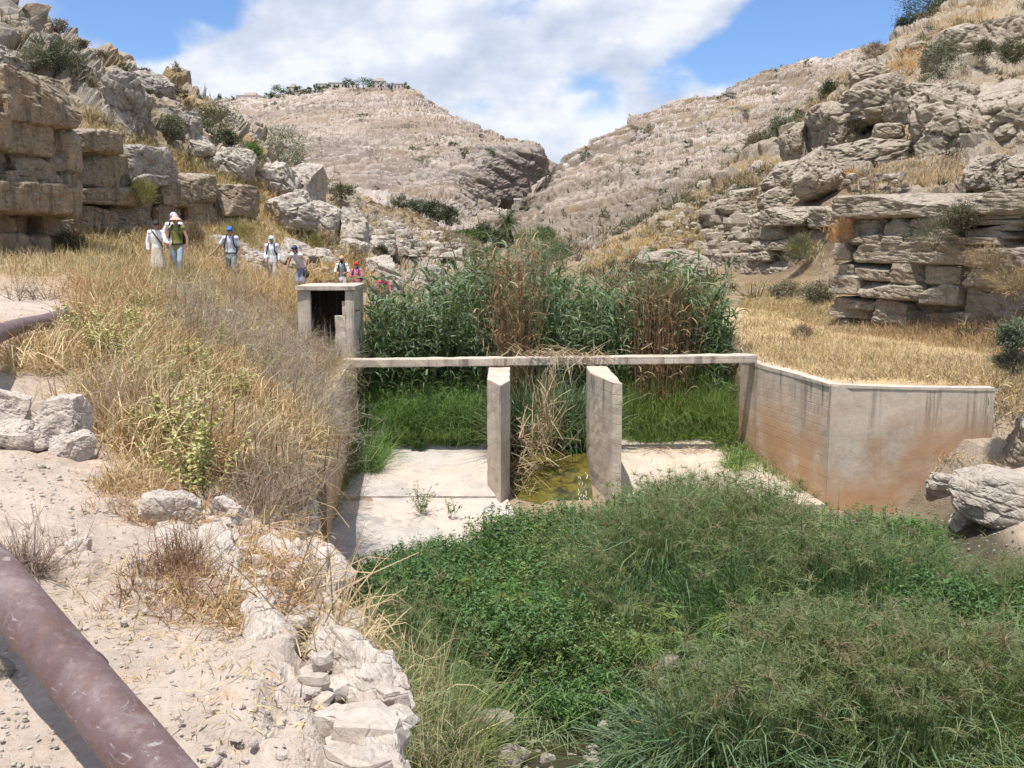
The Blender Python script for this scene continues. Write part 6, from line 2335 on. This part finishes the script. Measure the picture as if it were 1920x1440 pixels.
P = np.concatenate([img_scatter([(1280, 390), (1400, 340), (1420, 400), (1300, 470), (1200, 480)], 260, .05), img_scatter([(1340, 400), (1420, 400), (1420, 470), (1300, 480)], 160, .05)])
gravel('rubble', P, .26, M_CLIFF, 'brown rubble between the ledges of the right slope', 8)
P = img_scatter([(380, 450), (700, 470), (690, 530), (400, 500)], 160, .05)
gravel('rubble', P, .13, M_BOULD, 'loose stones in the grass around the walkers', 9)

# ------------------------------------------------------------------ stream
def mat_water():
    m = bpy.data.materials.new('shallow stream water')
    m.use_nodes = True
    T = NT(m.node_tree)
    p = coords(T)
    n = T.noise(p, 9, 4, .6, .5)
    b = T.n('ShaderNodeBump', {'Strength': .35, 'Distance': .03, 'Height': n})
    bs = T.n('ShaderNodeBsdfPrincipled', {'Base Color': (.045, .042, .022, 1), 'Roughness': .06, 'Normal': b.outputs[0], 'IOR': 1.33})
    T.n('ShaderNodeOutputMaterial', {'Surface': bs.outputs[0]})
    return m


M_WATER = mat_water()
gx, gyy = np.meshgrid(np.linspace(-1.2, 2.6, 30), np.linspace(9.5, 13.0, 30), indexing='ij')
W = np.stack([gx, gyy, -4.78 + 0 * gx], -1)
o = obj('water', raw_mesh('water', W.reshape(-1, 3), grid_faces(30, 30), True), M_WATER)
tag(o, 'dark shallow stream water at the bottom edge', kind='structure')


# algae covered sill of the channel with the spilling water
def mat_algae():
    m = bpy.data.materials.new('wet algae')
    m.use_nodes = True
    T = NT(m.node_tree)
    p = coords(T)
    n = T.noise(p, 3.2, 7, .65, .6)
    c = T.ramp(n, [(.36, (.035, .032, .014)), (.48, (.085, .075, .016)), (.58, (.15, .125, .022)), (.68, (.075, .062, .035))])
    b = T.n('ShaderNodeBump', {'Strength': .6, 'Distance': .05, 'Height': n})
    bs = T.n('ShaderNodeBsdfPrincipled', {'Base Color': c, 'Roughness': .25, 'Normal': b.outputs[0]})
    T.n('ShaderNodeOutputMaterial', {'Surface': bs.outputs[0]})
    return m


gx, gyy = np.meshgrid(np.linspace(.02, 1.84, 36), np.linspace(20.6, 25.5, 60), indexing='ij')
zz = np.interp(gyy, [20.6, 21.6, 22.4, 24, 25.5], [-4.45, -4.25, -3.98, -3.72, -3.62]) + .10 * fbm(np.stack([gx * 1.6, gyy * 1.6, 0 * gx], -1), 4, seed=91)
W = np.stack([gx, gyy, zz], -1)
o = obj('channel_bed', raw_mesh('channel_bed', W.reshape(-1, 3), grid_faces(36, 60), True), mat_algae())
tag(o, 'wet yellow green algae covered bed of the channel between the piers', kind='structure')
m_foam = bpy.data.materials.new('white water')
m_foam.use_nodes = True
T = NT(m_foam.node_tree)
bs = T.n('ShaderNodeBsdfPrincipled', {'Base Color': (.72, .76, .78, 1), 'Roughness': .2})
T.n('ShaderNodeOutputMaterial', {'Surface': bs.outputs[0]})
R = Rib()
for k in range(26):
    x = RNG.uniform(1.45, 1.8)
    y0 = RNG.uniform(21.6, 22.9)
    z0 = float(np.interp(y0, [20.6, 21.6, 22.4, 24, 25.5], [-4.45, -4.25, -3.98, -3.72, -3.62])) + .10 * float(fbm(np.array([[x * 1.6, y0 * 1.6, 0]]), 4, seed=91)[0]) + .02
    R.add(np.array([[x, y0, z0]]), np.array([[RNG.normal(0, .25), -1, -.30]]), RNG.uniform(.06, .2), RNG.uniform(.006, .014), .1, 2, [(.45, .49, .5)], .7, twist=0.0)
tag(R.build('white_water', m_foam), 'thin white water spilling over the channel bed', 'white water', kind='stuff')

# ------------------------------------------------------------------ washed up canes on the beam and in the channel
R = Rib()


def sticks(R, c, n, spread, L, w, cols, el=(-20, 60)):
    B = np.asarray(c) + RNG.normal(0, 1, (n, 3)) * np.asarray(spread)
    R.add(B, rdirs(n, *el), L * RNG.uniform(.4, 1.2, n), w, RNG.uniform(-.1, .4, n), 3, vary(pick(cols, n), n, .25, .05), .5)


DRYC = [(.48, .38, .25), (.40, .30, .19), (.55, .45, .32), (.30, .22, .14)]
sticks(R, (.95, 24.7, -1.2), 170, (.55, .16, .05), .5, .016, DRYC, (-60, 50))
sticks(R, (1.55, 24.5, -1.25), 110, (.45, .12, .06), .7, .016, DRYC, (-70, 40))
sticks(R, (3.6, 24.9, -1.15), 30, (1.2, .1, .03), .4, .014, DRYC, (-30, 30))
sticks(R, (.95, 24.35, -1.75), 90, (.10, .06, .22), .5, .014, [(.30, .27, .14), (.42, .35, .22)], (-88, -40))
sticks(R, (.55, 23.0, -3.2), 260, (.30, .35, .42), .75, .018, DRYC, (-20, 75))
sticks(R, (.85, 22.9, -2.6), 80, (.15, .2, .35), .9, .018, DRYC, (40, 85))
sticks(R, (.25, 22.2, -3.7), 120, (.18, .3, .25), .5, .015, DRYC + [(.2, .22, .1)], (-40, 60))
sticks(R, (4.2, 24.9, -3.72), 170, (1.1, .22, .03), .5, .014, DRYC, (-5, 20))
tag(R.build('dead_canes', M_STRAW), 'broken dry canes caught on the beam and piled in the channel', 'dead canes', kind='stuff')

# small green plants on the left slab
for (u, v, h, lab, n) in [(790, 960, .62, 'single green weed standing on the pale left slab', 26), (845, 965, .35, 'thin yellowish weed beside the single green weed', 10)]:
    b = on_z(u, v, -4.13 if v < 950 else -4.15)
    root = empty('weed', b)
    tag(root, lab, 'weed')
    st, lf = Rib(), Rib()
    d = rdirs(n, 40, 85)
    tp = st.add(b + RNG.normal(0, .05, (n, 3)) * np.array([1, 1, 0]), d, h * RNG.uniform(.6, 1.1, n), .009, .0, 4, vary((.12, .15, .05), n), .5)
    K = 14
    src = np.repeat(np.arange(n), K)
    lf.add(tp[src, RNG.integers(1, 5, n * K)] + RNG.normal(0, .015, (n * K, 3)), rdirs(n * K, 0, 60), .06, .02, .2, 2, vary(pick([(.14, .19, .06), (.11, .16, .05)], n * K), n * K), .9)
    for nm, rb in (('stems', st), ('leaves', lf)):
        o = rb.build(nm, M_LEAF, root, b)
        o.location = (0, 0, 0)
        o['kind'] = 'stuff'

# drooping grass stems in front of the left wall and slab corner
R = Rib()
P = np.stack([RNG.uniform(-4.2, -3.85, 90), RNG.uniform(19.0, 24.5, 90), 0 * RNG.uniform(0, 1, 90)], -1)
P[:, 2] = slab_z(P[:, 1])
tufts(R, P, 12, .95, .013, [(.10, .16, .05), (.13, .17, .06), (.24, .24, .10)], (40, 88), (.3, 1.2), 4, .1)
P = np.stack([np.interp(RNG.uniform(0, 1, 50), [0, 1], [5.9, 6.55]), 0 * RNG.uniform(0, 1, 50), 0 * RNG.uniform(0, 1, 50)], -1)
P[:, 1] = np.interp(P[:, 0], [5.9, 6.7], [25.0, 21.0])
P[:, 2] = slab_z(P[:, 1])
tufts(R, P, 12, .55, .012, [(.30, .28, .15), (.42, .35, .2), (.12, .16, .06)], (30, 85), (.3, 1.2), 3, .1)
tag(R.build('slab_grass', M_LEAF), 'long grass along the feet of both retaining walls', 'grass', kind='stuff')

# ------------------------------------------------------------------ houses and trees on the far ridge
def flat_mat(name, col, rough=.9):
    m = bpy.data.materials.new(name)
    m.use_nodes = True
    T = NT(m.node_tree)
    p = coords(T)
    n = T.noise(p, .6, 5, .6)
    c = T.mix(1.0, col, T.ramp(n, [(.3, .82), (.7, 1.12)]), 'MULTIPLY')
    bs = T.n('ShaderNodeBsdfPrincipled', {'Base Color': c, 'Roughness': rough})
    T.n('ShaderNodeOutputMaterial', {'Surface': bs.outputs[0]})
    return m


M_HW = flat_mat('pale house stone', (.62, .54, .47))
M_HR = flat_mat('flat roof', (.50, .44, .39))
M_WIN = flat_mat('dark window', (.06, .065, .075), .3)
M_METAL = flat_mat('white painted metal', (.75, .75, .73), .5)


def box_part(name, x0, x1, y0, y1, z0, z1, mat, parent):
    bm = bmesh.new()
    bmesh.ops.create_cube(bm, size=1)
    for v in bm.verts:
        v.co = Vector((lerp(x0, x1, v.co.x + .5), lerp(y0, y1, v.co.y + .5), lerp(z0, z1, v.co.z + .5)))
    bmesh.ops.bevel(bm, geom=list(bm.edges), offset=min(x1 - x0, z1 - z0, y1 - y0) * .03, segments=1, affect='EDGES')
    me = bpy.data.meshes.new(name)
    bm.to_mesh(me)
    bm.free()
    return obj(name, me, mat, parent)


def house(u0, u1, v0, v1, Y, nwin, lab, storeys=1, setback=False):
    s = Y / FPX
    b = at((u0 + u1) / 2, v1, Y)
    w, h = (u1 - u0) * s, (v1 - v0) * s
    r = empty('house', b)
    tag(r, lab, 'house', 'houses on the far ridge')
    d = w * .7
    box_part('wall', -w / 2, w / 2, 0, d, -4, h, M_HW, r)
    box_part('roof', -w / 2 - .25, w / 2 + .25, -.25, d + .25, h + .01, h + .35, M_HR, r)
    if setback:
        box_part('upper_storey', -w * .2, w * .3, d * .2, d * .8, h + .36, h + 2.6, M_HW, r)
    for st in range(storeys):
        for k in range(nwin):
            x = -w / 2 + w * (k + .5) / nwin
            zz_ = h * (st + .30) / storeys
            box_part('window', x - w / nwin * .18, x + w / nwin * .18, -.06, .1, zz_, zz_ + h / storeys * .42, M_WIN, r)


HY = 752
for a in [(418, 444, 190, 200, 3, 'low pale house behind the dark trees at the left end of the ridge', 1, False), (444, 487, 180, 192, 4, 'long pale house on the left of the far ridge', 1, True), (487, 500, 182, 190, 2, 'small grey outbuilding right of the long pale house', 1, False),
          (540, 556, 164, 176, 2, 'narrow white house between two ridge trees', 1, True), (594, 612, 158, 170, 2, 'white house beside the thin cypress on the ridge', 1, False), (616, 646, 156, 166, 4, 'wide flat roofed house near the middle of the ridge', 1, False),
          (697, 722, 153, 166, 3, 'two storey house right of the big ridge tree', 2, True), (738, 758, 158, 168, 3, 'last house at the right end of the ridge', 1, False), (658, 672, 158, 167, 2, 'small house half hidden by the big ridge tree', 1, False)]:
    house(a[0], a[1], a[2], a[3], HY, a[4], a[5], a[6], a[7])
for i, (u, v, w, h, lab) in enumerate([
    (412, 200, 9, 19, 'tall dark tree at the left end of the ridge'), (430, 200, 17, 14, 'dark rounded tree before the low pale house'), (402, 198, 8, 7, 'tiny tree at the far left of the ridge'), (424, 192, 6, 9, 'thin tree above the low pale house'), (436, 190, 6, 8, 'thin tree left of the long pale house'),
    (520, 184, 24, 20, 'large round tree right of the outbuilding'), (504, 184, 16, 10, 'low dark tree left of the large round one'), (541, 178, 18, 12, 'dark tree before the narrow white house'), (564, 176, 20, 13, 'broad dark tree in the middle left of the ridge'), (580, 174, 18, 9, 'low dark tree right of the broad one'),
    (592, 170, 6, 14, 'thin cypress on the ridge'), (604, 172, 14, 9, 'bush like tree below the white house'), (628, 168, 14, 7, 'low tree before the flat roofed house'), (653, 165, 18, 15, 'dense dark tree left of the big ridge tree'), (682, 165, 34, 17, 'biggest broad tree on the ridge top'),
    (715, 167, 6, 9, 'small cypress before the two storey house'), (732, 167, 12, 12, 'dark tree between the two right houses'), (762, 169, 11, 12, 'round tree at the right end of the ridge'), (771, 172, 7, 6, 'last small tree on the ridge brink'), (614, 166, 8, 9, 'tree left of the flat roofed house'),
]):
    bush(u, v + 1, w * 1.15, h * 1.15, [(.055, .08, .04), (.075, .105, .05), (.10, .135, .06)], lab, HY - 12, n=int(np.clip(w * h * 2.4, 120, 900)), leaf=.62, name='tree', cat='tree', group='trees on the far ridge')

# white shelter roof by the gorge cliff
b = at(972, 384, 395)
cp = empty('canopy', b)
tag(cp, 'small white flat roofed shelter at the foot of the gorge cliff', 'shelter')
s = 395 / FPX
box_part('roof', -9 * s, 13 * s, -1.0, 3, 9 * s, 11.5 * s, M_METAL, cp)
for x in (-8, 1, 11):
    box_part('post', x * s, (x + 1.2) * s, -.4, -.1, -6 * s, 9 * s - .01, M_METAL, cp)
box_part('wall', -8 * s, -2 * s, 2.2, 2.6, -6 * s, 9 * s - .01, M_HW, cp)
# ------------------------------------------------------------------ people
def cloth(name, col, rough=.85):
    m = bpy.data.materials.new(name)
    m.use_nodes = True
    T = NT(m.node_tree)
    tc = T.n('ShaderNodeTexCoord').outputs['Object']
    n = T.noise(tc, 9, 4, .6)
    c = T.mix(1.0, col, T.ramp(n, [(.3, .8), (.7, 1.15)]), 'MULTIPLY')
    b = T.n('ShaderNodeBump', {'Strength': .5, 'Distance': .03, 'Height': T.noise(tc, 7, 3, .5, 1.0)})
    bs = T.n('ShaderNodeBsdfPrincipled', {'Base Color': c, 'Roughness': rough, 'Normal': b.outputs[0]})
    T.n('ShaderNodeOutputMaterial', {'Surface': bs.outputs[0]})
    return m


SKIN = cloth('skin', (.42, .23, .16), .6)
EYEM = cloth('eye', (.02, .015, .012), .3)


def capsule(bm, a, b, ra, rb, squash=None):
    pts = []
    for c, r in ((a, ra), (b, rb)):
        t = bmesh.new()
        bmesh.ops.create_icosphere(t, subdivisions=2, radius=1)
        for v in t.verts:
            q = v.co * r
            if squash:
                q = Vector((q.x * squash[0], q.y * squash[1], q.z))
            pts.append(Vector(c) + q)
        t.free()
    vs = [bm.verts.new(p) for p in pts]
    r = bmesh.ops.convex_hull(bm, input=vs)
    dead = [g for g in r['geom_interior'] + r['geom_unused'] if isinstance(g, bmesh.types.BMVert) and g.is_valid]
    bmesh.ops.delete(bm, geom=list(set(dead)), context='VERTS')


def solid(name, caps, mat, parent, voxel=.014, ratio=.35, smooth=2):
    bm = bmesh.new()
    for c in caps:
        capsule(bm, *c)
    me = bpy.data.meshes.new(name + '_raw')
    bm.to_mesh(me)
    bm.free()
    o = bpy.data.objects.new(name, me)
    COL.objects.link(o)
    md = o.modifiers.new('r', 'REMESH')
    md.mode = 'VOXEL'
    md.voxel_size = voxel
    md = o.modifiers.new('s', 'SMOOTH')
    md.factor = .5
    md.iterations = smooth
    md = o.modifiers.new('d', 'DECIMATE')
    md.ratio = ratio
    dg = bpy.context.evaluated_depsgraph_get()
    me2 = bpy.data.meshes.new_from_object(o.evaluated_get(dg))
    me2.name = name
    o.modifiers.clear()
    o.data = me2
    bpy.data.meshes.remove(me)
    me2.polygons.foreach_set('use_smooth', np.ones(len(me2.polygons), bool))
    me2.materials.clear()
    me2.materials.append(mat)
    o.parent = parent
    return o


def V3(*a):
    return Vector(a)


def person(u, vtop, Y, H, lab, yaw=0, lean=0.0, stride=.15, armL=None, armR=None, bend=0.0, shirt=None, sleeves=1.0, trousers=None, tlen=1.0, skirt=None,
           hat=None, hatc=None, hair=None, pack=None, vest=None, straps=None, extra=None, crouch=0.0, hipz=None):
    k = H / 1.75
    top = at(u, vtop, Y)
    drop = H * (1 - .12 * bend - .42 * crouch) + (.04 if hat else 0)
    base = np.array([top[0], top[1], top[2] - drop])
    gz = float(ground_z(base[0], base[1])[0])

    r = empty('person', base, yaw)
    tag(r, lab, 'person')
    # local axes: faces -y, x to the viewer's right
    hz = .92 * k * (1 - .55 * crouch)
    hip = V3(0, bend * .12, hz)
    fwd = V3(0, -math.sin(lean + bend * .9), math.cos(lean + bend * .9))
    chest = hip + fwd * (.38 * k)
    neck = hip + fwd * (.55 * k)
    hd = neck + (fwd + V3(0, -.15, .3)).normalized() * (.155 * k)
    sh = .185 * k
    S = {s: neck + V3(s * sh, .01, -.045 * k) for s in (-1, 1)}
    arms = {}
    for s, a in ((-1, armL), (1, armR)):
        a = a or ((.06 * s, .03, -.29), (.02 * s, -.08, -.25))
        e = S[s] + V3(*a[0]) * k
        w = e + V3(*a[1]) * k
        arms[s] = (S[s], e, w)
    legs = {}
    for s in (-1, 1):
        h0 = hip + V3(s * .09 * k, 0, -.02)
        st = stride * s
        kn = V3(s * .10 * k, -st * .5 - .05 - .33 * crouch, .49 * k * (1 - .15 * crouch))
        an = V3(s * .10 * k, -st * .9 + .02 + .05 * crouch, .07 * k)
        legs[s] = (h0, kn, an)

    def bodycaps(g=0.0, arms_t=1.0, legs_t=1.0, torso=True, head=True):
        c = []
        if torso:
            c += [(hip, hip + fwd * .12 * k, .125 * k + g, .115 * k + g, (1.15, .85)), (hip + fwd * .12 * k, chest, .115 * k + g, .14 * k + g, (1.15, .8)), (chest, neck - fwd * .07 * k, .14 * k + g, .10 * k + g, (1.2, .8)),
                  (S[-1], S[1], .062 * k + g, .062 * k + g)]
        return c

    body = bodycaps()
    body += [(neck - fwd * .05, hd - V3(0, 0, .06 * k), .05 * k, .05 * k), (hd + V3(0, .012, .03 * k), hd + V3(0, -.02, -.045 * k), .092 * k, .066 * k, (.86, 1.0)), (hd + V3(0, -.07, -.08) * k, hd + V3(0, -.05, -.075) * k, .032 * k, .04 * k),
             (hd + V3(0, -.098 * k, -.005), hd + V3(0, -.112 * k, -.03), .010, .016)]
    for s in (-1, 1):
        body.append((hd + V3(s * .082 * k, .01, -.02), hd + V3(s * .085 * k, .015, .015), .014, .018))
        a0, a1, a2 = arms[s]
        body += [(a0, a1, .050 * k, .040 * k), (a1, a2, .040 * k, .028 * k)]
        d = (a2 - a1).normalized()
        sd = d.cross(V3(0, 1, 0))
        sd = sd.normalized() if sd.length > .1 else V3(1, 0, 0)
        pal = a2 + d * .075 * k
        body.append((a2, pal, .026 * k, .036 * k, (1, .8)))
        for q, (off, ln) in enumerate(((-.030, .062), (-.011, .075), (.010, .070), (.029, .055))):
            f0 = pal + sd * off * k
            f1 = f0 + d * ln * .55 * k
            f2 = f1 + (d + V3(0, -.5, -.1)).normalized() * ln * .45 * k
            body += [(f0, f1, .0115, .0105), (f1, f2, .0105, .009)]
        th = a2 + d * .02 * k
        body.append((th, th + (d * .6 - sd * s * .8).normalized() * .07 * k, .014, .011))
        l0, l1, l2 = legs[s]
        body += [(l0, l1, .082 * k, .055 * k), (l1, l2, .056 * k, .036 * k), (l2, l2 + V3(0, -.15 * k, -.035 * k), .040 * k, .032 * k)]
    solid('body', body, SKIN, r, .0115, .30, 1)
    for s in (-1, 1):
        e = hd + V3(s * .032 * k, -.086 * k, .008)
        solid('eye', [(e, e + V3(0, -.003, 0), .010, .010)], EYEM, r, .004, .3)
    if shirt is not None:
        c = bodycaps(.016)
        c.append((hip + V3(0, 0, -.06), hip + fwd * .1, .14 * k, .135 * k, (1.2, .9)))
        if sleeves > 0:
            for s in (-1, 1):
                a0, a1, a2 = arms[s]
                if sleeves <= 1:
                    c.append((a0, a0.lerp(a1, sleeves), .064 * k, .062 * k))
                else:
                    c += [(a0, a1, .064 * k, .056 * k), (a1, a1.lerp(a2, sleeves - 1), .056 * k, .050 * k)]
        solid('shirt', c, shirt, r, .016, .4)
    if trousers is not None:
        c = [(hip + V3(0, 0, .06), hip + V3(0, 0, -.08 * k), .128 * k, .125 * k, (1.2, .95))]
        for s in (-1, 1):
            l0, l1, l2 = legs[s]
            c.append((l0, l1, .098 * k, .076 * k))
            if tlen > .5:
                c.append((l1, l1.lerp(l2, (tlen - .5) * 2), .076 * k, .066 * k))
        solid('trousers', c, trousers, r, .016, .4)
    if skirt is not None:
        solid('skirt', [(hip + V3(0, 0, .05), hip + V3(0, 0, -.1), .135 * k, .16 * k, (1.15, .95)), (hip + V3(0, 0, -.1), V3(0, -.05, .42 * k), .16 * k, .22 * k, (1.1, .9))], skirt, r, .02, .4)
    for s in (-1, 1):
        l2 = legs[s][2]
        solid('shoe', [(l2 + V3(0, .02, -.03 * k), l2 + V3(0, -.16 * k, -.045 * k), .048 * k, .040 * k)], SHOE, r, .014, .4)
    if vest is not None:
        solid('vest', [(hip + V3(0, 0, .02), chest, .142 * k, .162 * k, (1.15, .86)), (chest, neck - fwd * .09 * k, .162 * k, .10 * k, (1.15, .86))], vest, r, .016, .4)
    hz_ = hd + V3(0, .0, .035 * k)
    if hair is not None:
        c = [(hz_ + V3(0, .02, .02), hz_ + V3(0, .035, -.05) * 1, .095 * k, .085 * k)]
        if hair[1] > 0:
            c.append((hz_ + V3(0, .05, -.05), hz_ + V3(0, .06, -.05 - hair[1]), .085 * k, .07 * k))
        solid('hair', c, hair[0], r, .014, .4)
    if hat == 'cap':
        solid('cap', [(hz_ + V3(0, 0, .028), hz_ + V3(0, .01, .05), .1 * k, .085 * k), (hz_ + V3(-.035, -.10, .022), hz_ + V3(.035, -.10, .022), .045, .045, None), (hz_ + V3(0, -.08, .025), hz_ + V3(0, -.16, .012), .05, .03)], hatc, r, .012, .4)
    elif hat == 'bucket':
        caps = [(hz_ + V3(0, 0, .03), hz_ + V3(0, 0, .075), .102 * k, .085 * k)]
        for q in range(16):
            a = q / 16 * 6.283
            b2 = (q + 1) / 16 * 6.283
            caps.append((hz_ + V3(math.cos(a) * .15, math.sin(a) * .16 - .01, -.005), hz_ + V3(math.cos(b2) * .15, math.sin(b2) * .16 - .01, -.005), .016, .016))
            caps.append((hz_ + V3(math.cos(a) * .15, math.sin(a) * .16 - .01, -.005), hz_ + V3(math.cos(a) * .09, math.sin(a) * .09, .035), .016, .02))
        solid('hat', caps, hatc, r, .013, .4)
    elif hat == 'scarf':
        solid('headscarf', [(hz_ + V3(0, .012, .02), hz_ + V3(0, .03, -.02), .105 * k, .10 * k), (hz_ + V3(-.07, .03, -.03), hz_ + V3(-.07, .02, -.14), .05, .05), (hz_ + V3(.07, .03, -.03), hz_ + V3(.07, .02, -.14), .05, .05), (hz_ + V3(0, .06, 0), hz_ + V3(0, .07, -.15), .07, .07)], hatc, r, .014, .4)
    elif hat == 'bandana':
        solid('bandana', [(hz_ + V3(0, .005, .02), hz_ + V3(0, .02, .035), .104 * k, .095 * k), (hz_ + V3(.0, .10, -.01), hz_ + V3(.03, .15, -.08), .025, .02)], hatc, r, .012, .4)
    if pack is not None:
        pb = hip + fwd * .12 + V3(0, .19, 0)
        solid('backpack', [(pb + V3(-.09, 0, 0), pb + V3(.09, 0, 0), .10, .10), (pb + V3(-.09, 0, 0) + fwd * .34, pb + V3(.09, 0, 0) + fwd * .34, .09, .09), (pb, pb + fwd * .34, .15, .14), (pb + V3(.10, 0, 0), pb + V3(.10, 0, 0) + fwd * .30, .09, .09), (pb + V3(-.10, 0, 0), pb + V3(-.10, 0, 0) + fwd * .30, .09, .09)], pack, r, .018, .4)
    if straps is not None:
        for s in (-1, 1):
            a = S[s].lerp(neck, .45)
            pts = [a + V3(0, .10, .02), a + V3(0, -.02, .075 * k), a + V3(s * .01, -.135 * k, -.04), a + V3(s * .03, -.16 * k, -.18), a + V3(s * .07, -.10 * k, -.30)]
            solid('strap', [(pts[i], pts[i + 1], .024, .024) for i in range(4)], straps, r, .012, .4)
    if extra:
        for nm, caps, mt in extra(hip, chest, neck, hd, arms, k):
            solid(nm, caps, mt, r, .014, .4)
    return r


SHOE = cloth('dusty boot', (.16, .12, .09))
WHITE = cloth('white cotton', (.78, .77, .76))
GREYT_ = cloth('light grey cotton', (.62, .65, .70))
BLACK = cloth('black fabric', (.02, .02, .024))
OLIVEC = cloth('olive green fabric', (.22, .23, .06))
BLUE = cloth('blue fabric', (.04, .13, .42))
TEAL = cloth('teal blue nylon', (.05, .20, .36))
GREYB = cloth('grey green trousers', (.22, .26, .25))
JEAN = cloth('faded blue trousers', (.32, .40, .46))
BEIGE = cloth('beige cotton', (.50, .44, .37))
PINKH = cloth('dusty pink cotton', (.56, .40, .33))
NAVY = cloth('navy fabric', (.03, .035, .12))
RED = cloth('red cotton', (.55, .035, .025))
PINK = cloth('pink knit', (.60, .20, .22))
CERISE = cloth('cerise knit', (.50, .06, .14))
HAIRD = cloth('dark hair', (.02, .014, .01))
HAIRB = cloth('fair hair', (.42, .25, .12))
TAN = cloth('tan cap', (.40, .29, .18))
PATT = cloth('grey blue patterned skirt', (.26, .28, .38))
BLUEW = cloth('blue white print', (.45, .48, .66))


def sash(hip, chest, neck, hd, arms, k):
    a = neck + V3(-.12, -.05, .02)
    return [('strap', [(a, chest + V3(0, -.15, .02), .02, .02), (chest + V3(0, -.15, .02), hip + V3(.16, -.06, .10), .02, .02)], BLACK)]


def belt(hip, chest, neck, hd, arms, k):
    q = []
    for i in range(14):
        a, b = i / 14 * 6.283, (i + 1) / 14 * 6.283
        q.append((hip + V3(math.cos(a) * .17, math.sin(a) * .135, .05), hip + V3(math.cos(b) * .17, math.sin(b) * .135, .05), .02, .02))
    return [('belt', q, BLACK)]


def shades(hip, chest, neck, hd, arms, k):
    return [('sunglasses', [(hd + V3(-.055, -.09, .012), hd + V3(.055, -.09, .012), .02, .02)], BLACK)]


def bag(hip, chest, neck, hd, arms, k):
    w = arms[1][2]
    return [('bag', [(w + V3(-.02, 0, -.06), w + V3(.02, 0, -.22), .06, .12), (w + V3(0, 0, .02), w + V3(0, 0, -.06), .03, .05)], BLACK)]


def beard(hip, chest, neck, hd, arms, k):
    return [('beard', [(hd + V3(-.04, -.075, -.07), hd + V3(.04, -.075, -.07), .04, .04), (hd + V3(0, -.08, -.08), hd + V3(0, -.085, -.11), .045, .035)], HAIRD)]


person(292, 412, 28.0, 1.68, 'person in loose white shirt and black cap with one arm held forward', .25, .05, .12, ((-.08, .02, -.27), (.02, -.05, -.25)), ((.06, -.12, -.24), (.10, -.22, -.06)), 0, WHITE, 1.9, None, 1, BEIGE, 'cap', BLACK, (HAIRD, .05), extra=sash)
person(325, 397, 29.6, 1.80, 'person in white shirt and blue white bandana, mostly hidden behind the bucket hat walker', .1, .0, .12, ((-.14, .02, -.25), (.02, -.1, -.22)), None, 0, WHITE, 1.2, GREYB, 1.0, None, 'bandana', BLUEW, (HAIRD, 0), None, None, BLACK)
person(330, 403, 28.0, 1.72, 'person in an olive green vest, dusty pink bucket hat and backpack straps', -.05, .06, .16, ((-.09, .04, -.27), (.02, -.12, -.24)), ((.11, .0, -.28), (.02, -.04, -.26)), 0, OLIVEC, .12, JEAN, 1.0, None, 'bucket', PINKH, None, BLACK, None, BLACK, belt)
person(431, 424, 31.0, 1.76, 'person in light grey tee shirt and blue cap stepping down with one arm out', .05, .04, .22, ((-.16, .0, -.23), (-.16, -.06, -.19)), ((.07, .03, -.29), (.01, -.04, -.27)), 0, GREYT_, .75, GREYB, .72, None, 'cap', BLUE, (HAIRD, 0), TEAL, None, BLACK, belt)
person(509, 441, 33.0, 1.64, 'person in a white jacket with white headscarf and sunglasses walking alone', .0, .02, .10, ((-.06, .02, -.27), (.05, -.16, -.18)), ((.06, .03, -.27), (.0, -.08, -.24)), 0, WHITE, 1.9, BEIGE, 1.0, None, 'scarf', WHITE, (HAIRB, .12), BLACK, None, NAVY, shades)
person(562, 459, 33.5, 1.70, 'person bending forward in a white top, navy cap and patterned skirt', -.35, .1, .15, ((-.10, -.05, -.26), (-.03, -.1, -.24)), ((.16, .05, -.22), (.02, -.10, -.22)), .55, WHITE, .12, None, 1, PATT, 'cap', NAVY, (HAIRD, .03), None, None, None, bag)
person(641, 479, 38.5, 1.74, 'bearded person in a white shirt and tan cap behind the dry grass', .0, .03, .1, ((-.08, -.05, -.25), (.12, -.18, -.05)), ((.08, -.05, -.25), (-.10, -.18, -.05)), 0, WHITE, 1.2, BEIGE, 1.0, None, 'cap', TAN, (HAIRD, .02), None, GREYB, BLACK, beard)
person(668, 490, 37.5, 1.62, 'person in pink with a red bandana and arms folded above the shelter roof', -.1, .03, .08, ((-.08, -.06, -.24), (.20, -.13, .02)), ((.08, -.06, -.24), (-.20, -.13, .0)), 0, PINK, .9, BEIGE, 1.0, None, 'bandana', RED, (HAIRD, .06), BLUE, None, NAVY)
person(714, 515, 37.0, 1.62, 'person in a cerise top stooping behind the reeds', .5, .1, .1, ((-.07, -.1, -.22), (.05, -.22, -.10)), ((.07, -.1, -.22), (-.05, -.22, -.10)), .4, CERISE, 1.7, NAVY, 1.0, None, None, None, (HAIRD, .12), None, None, None)
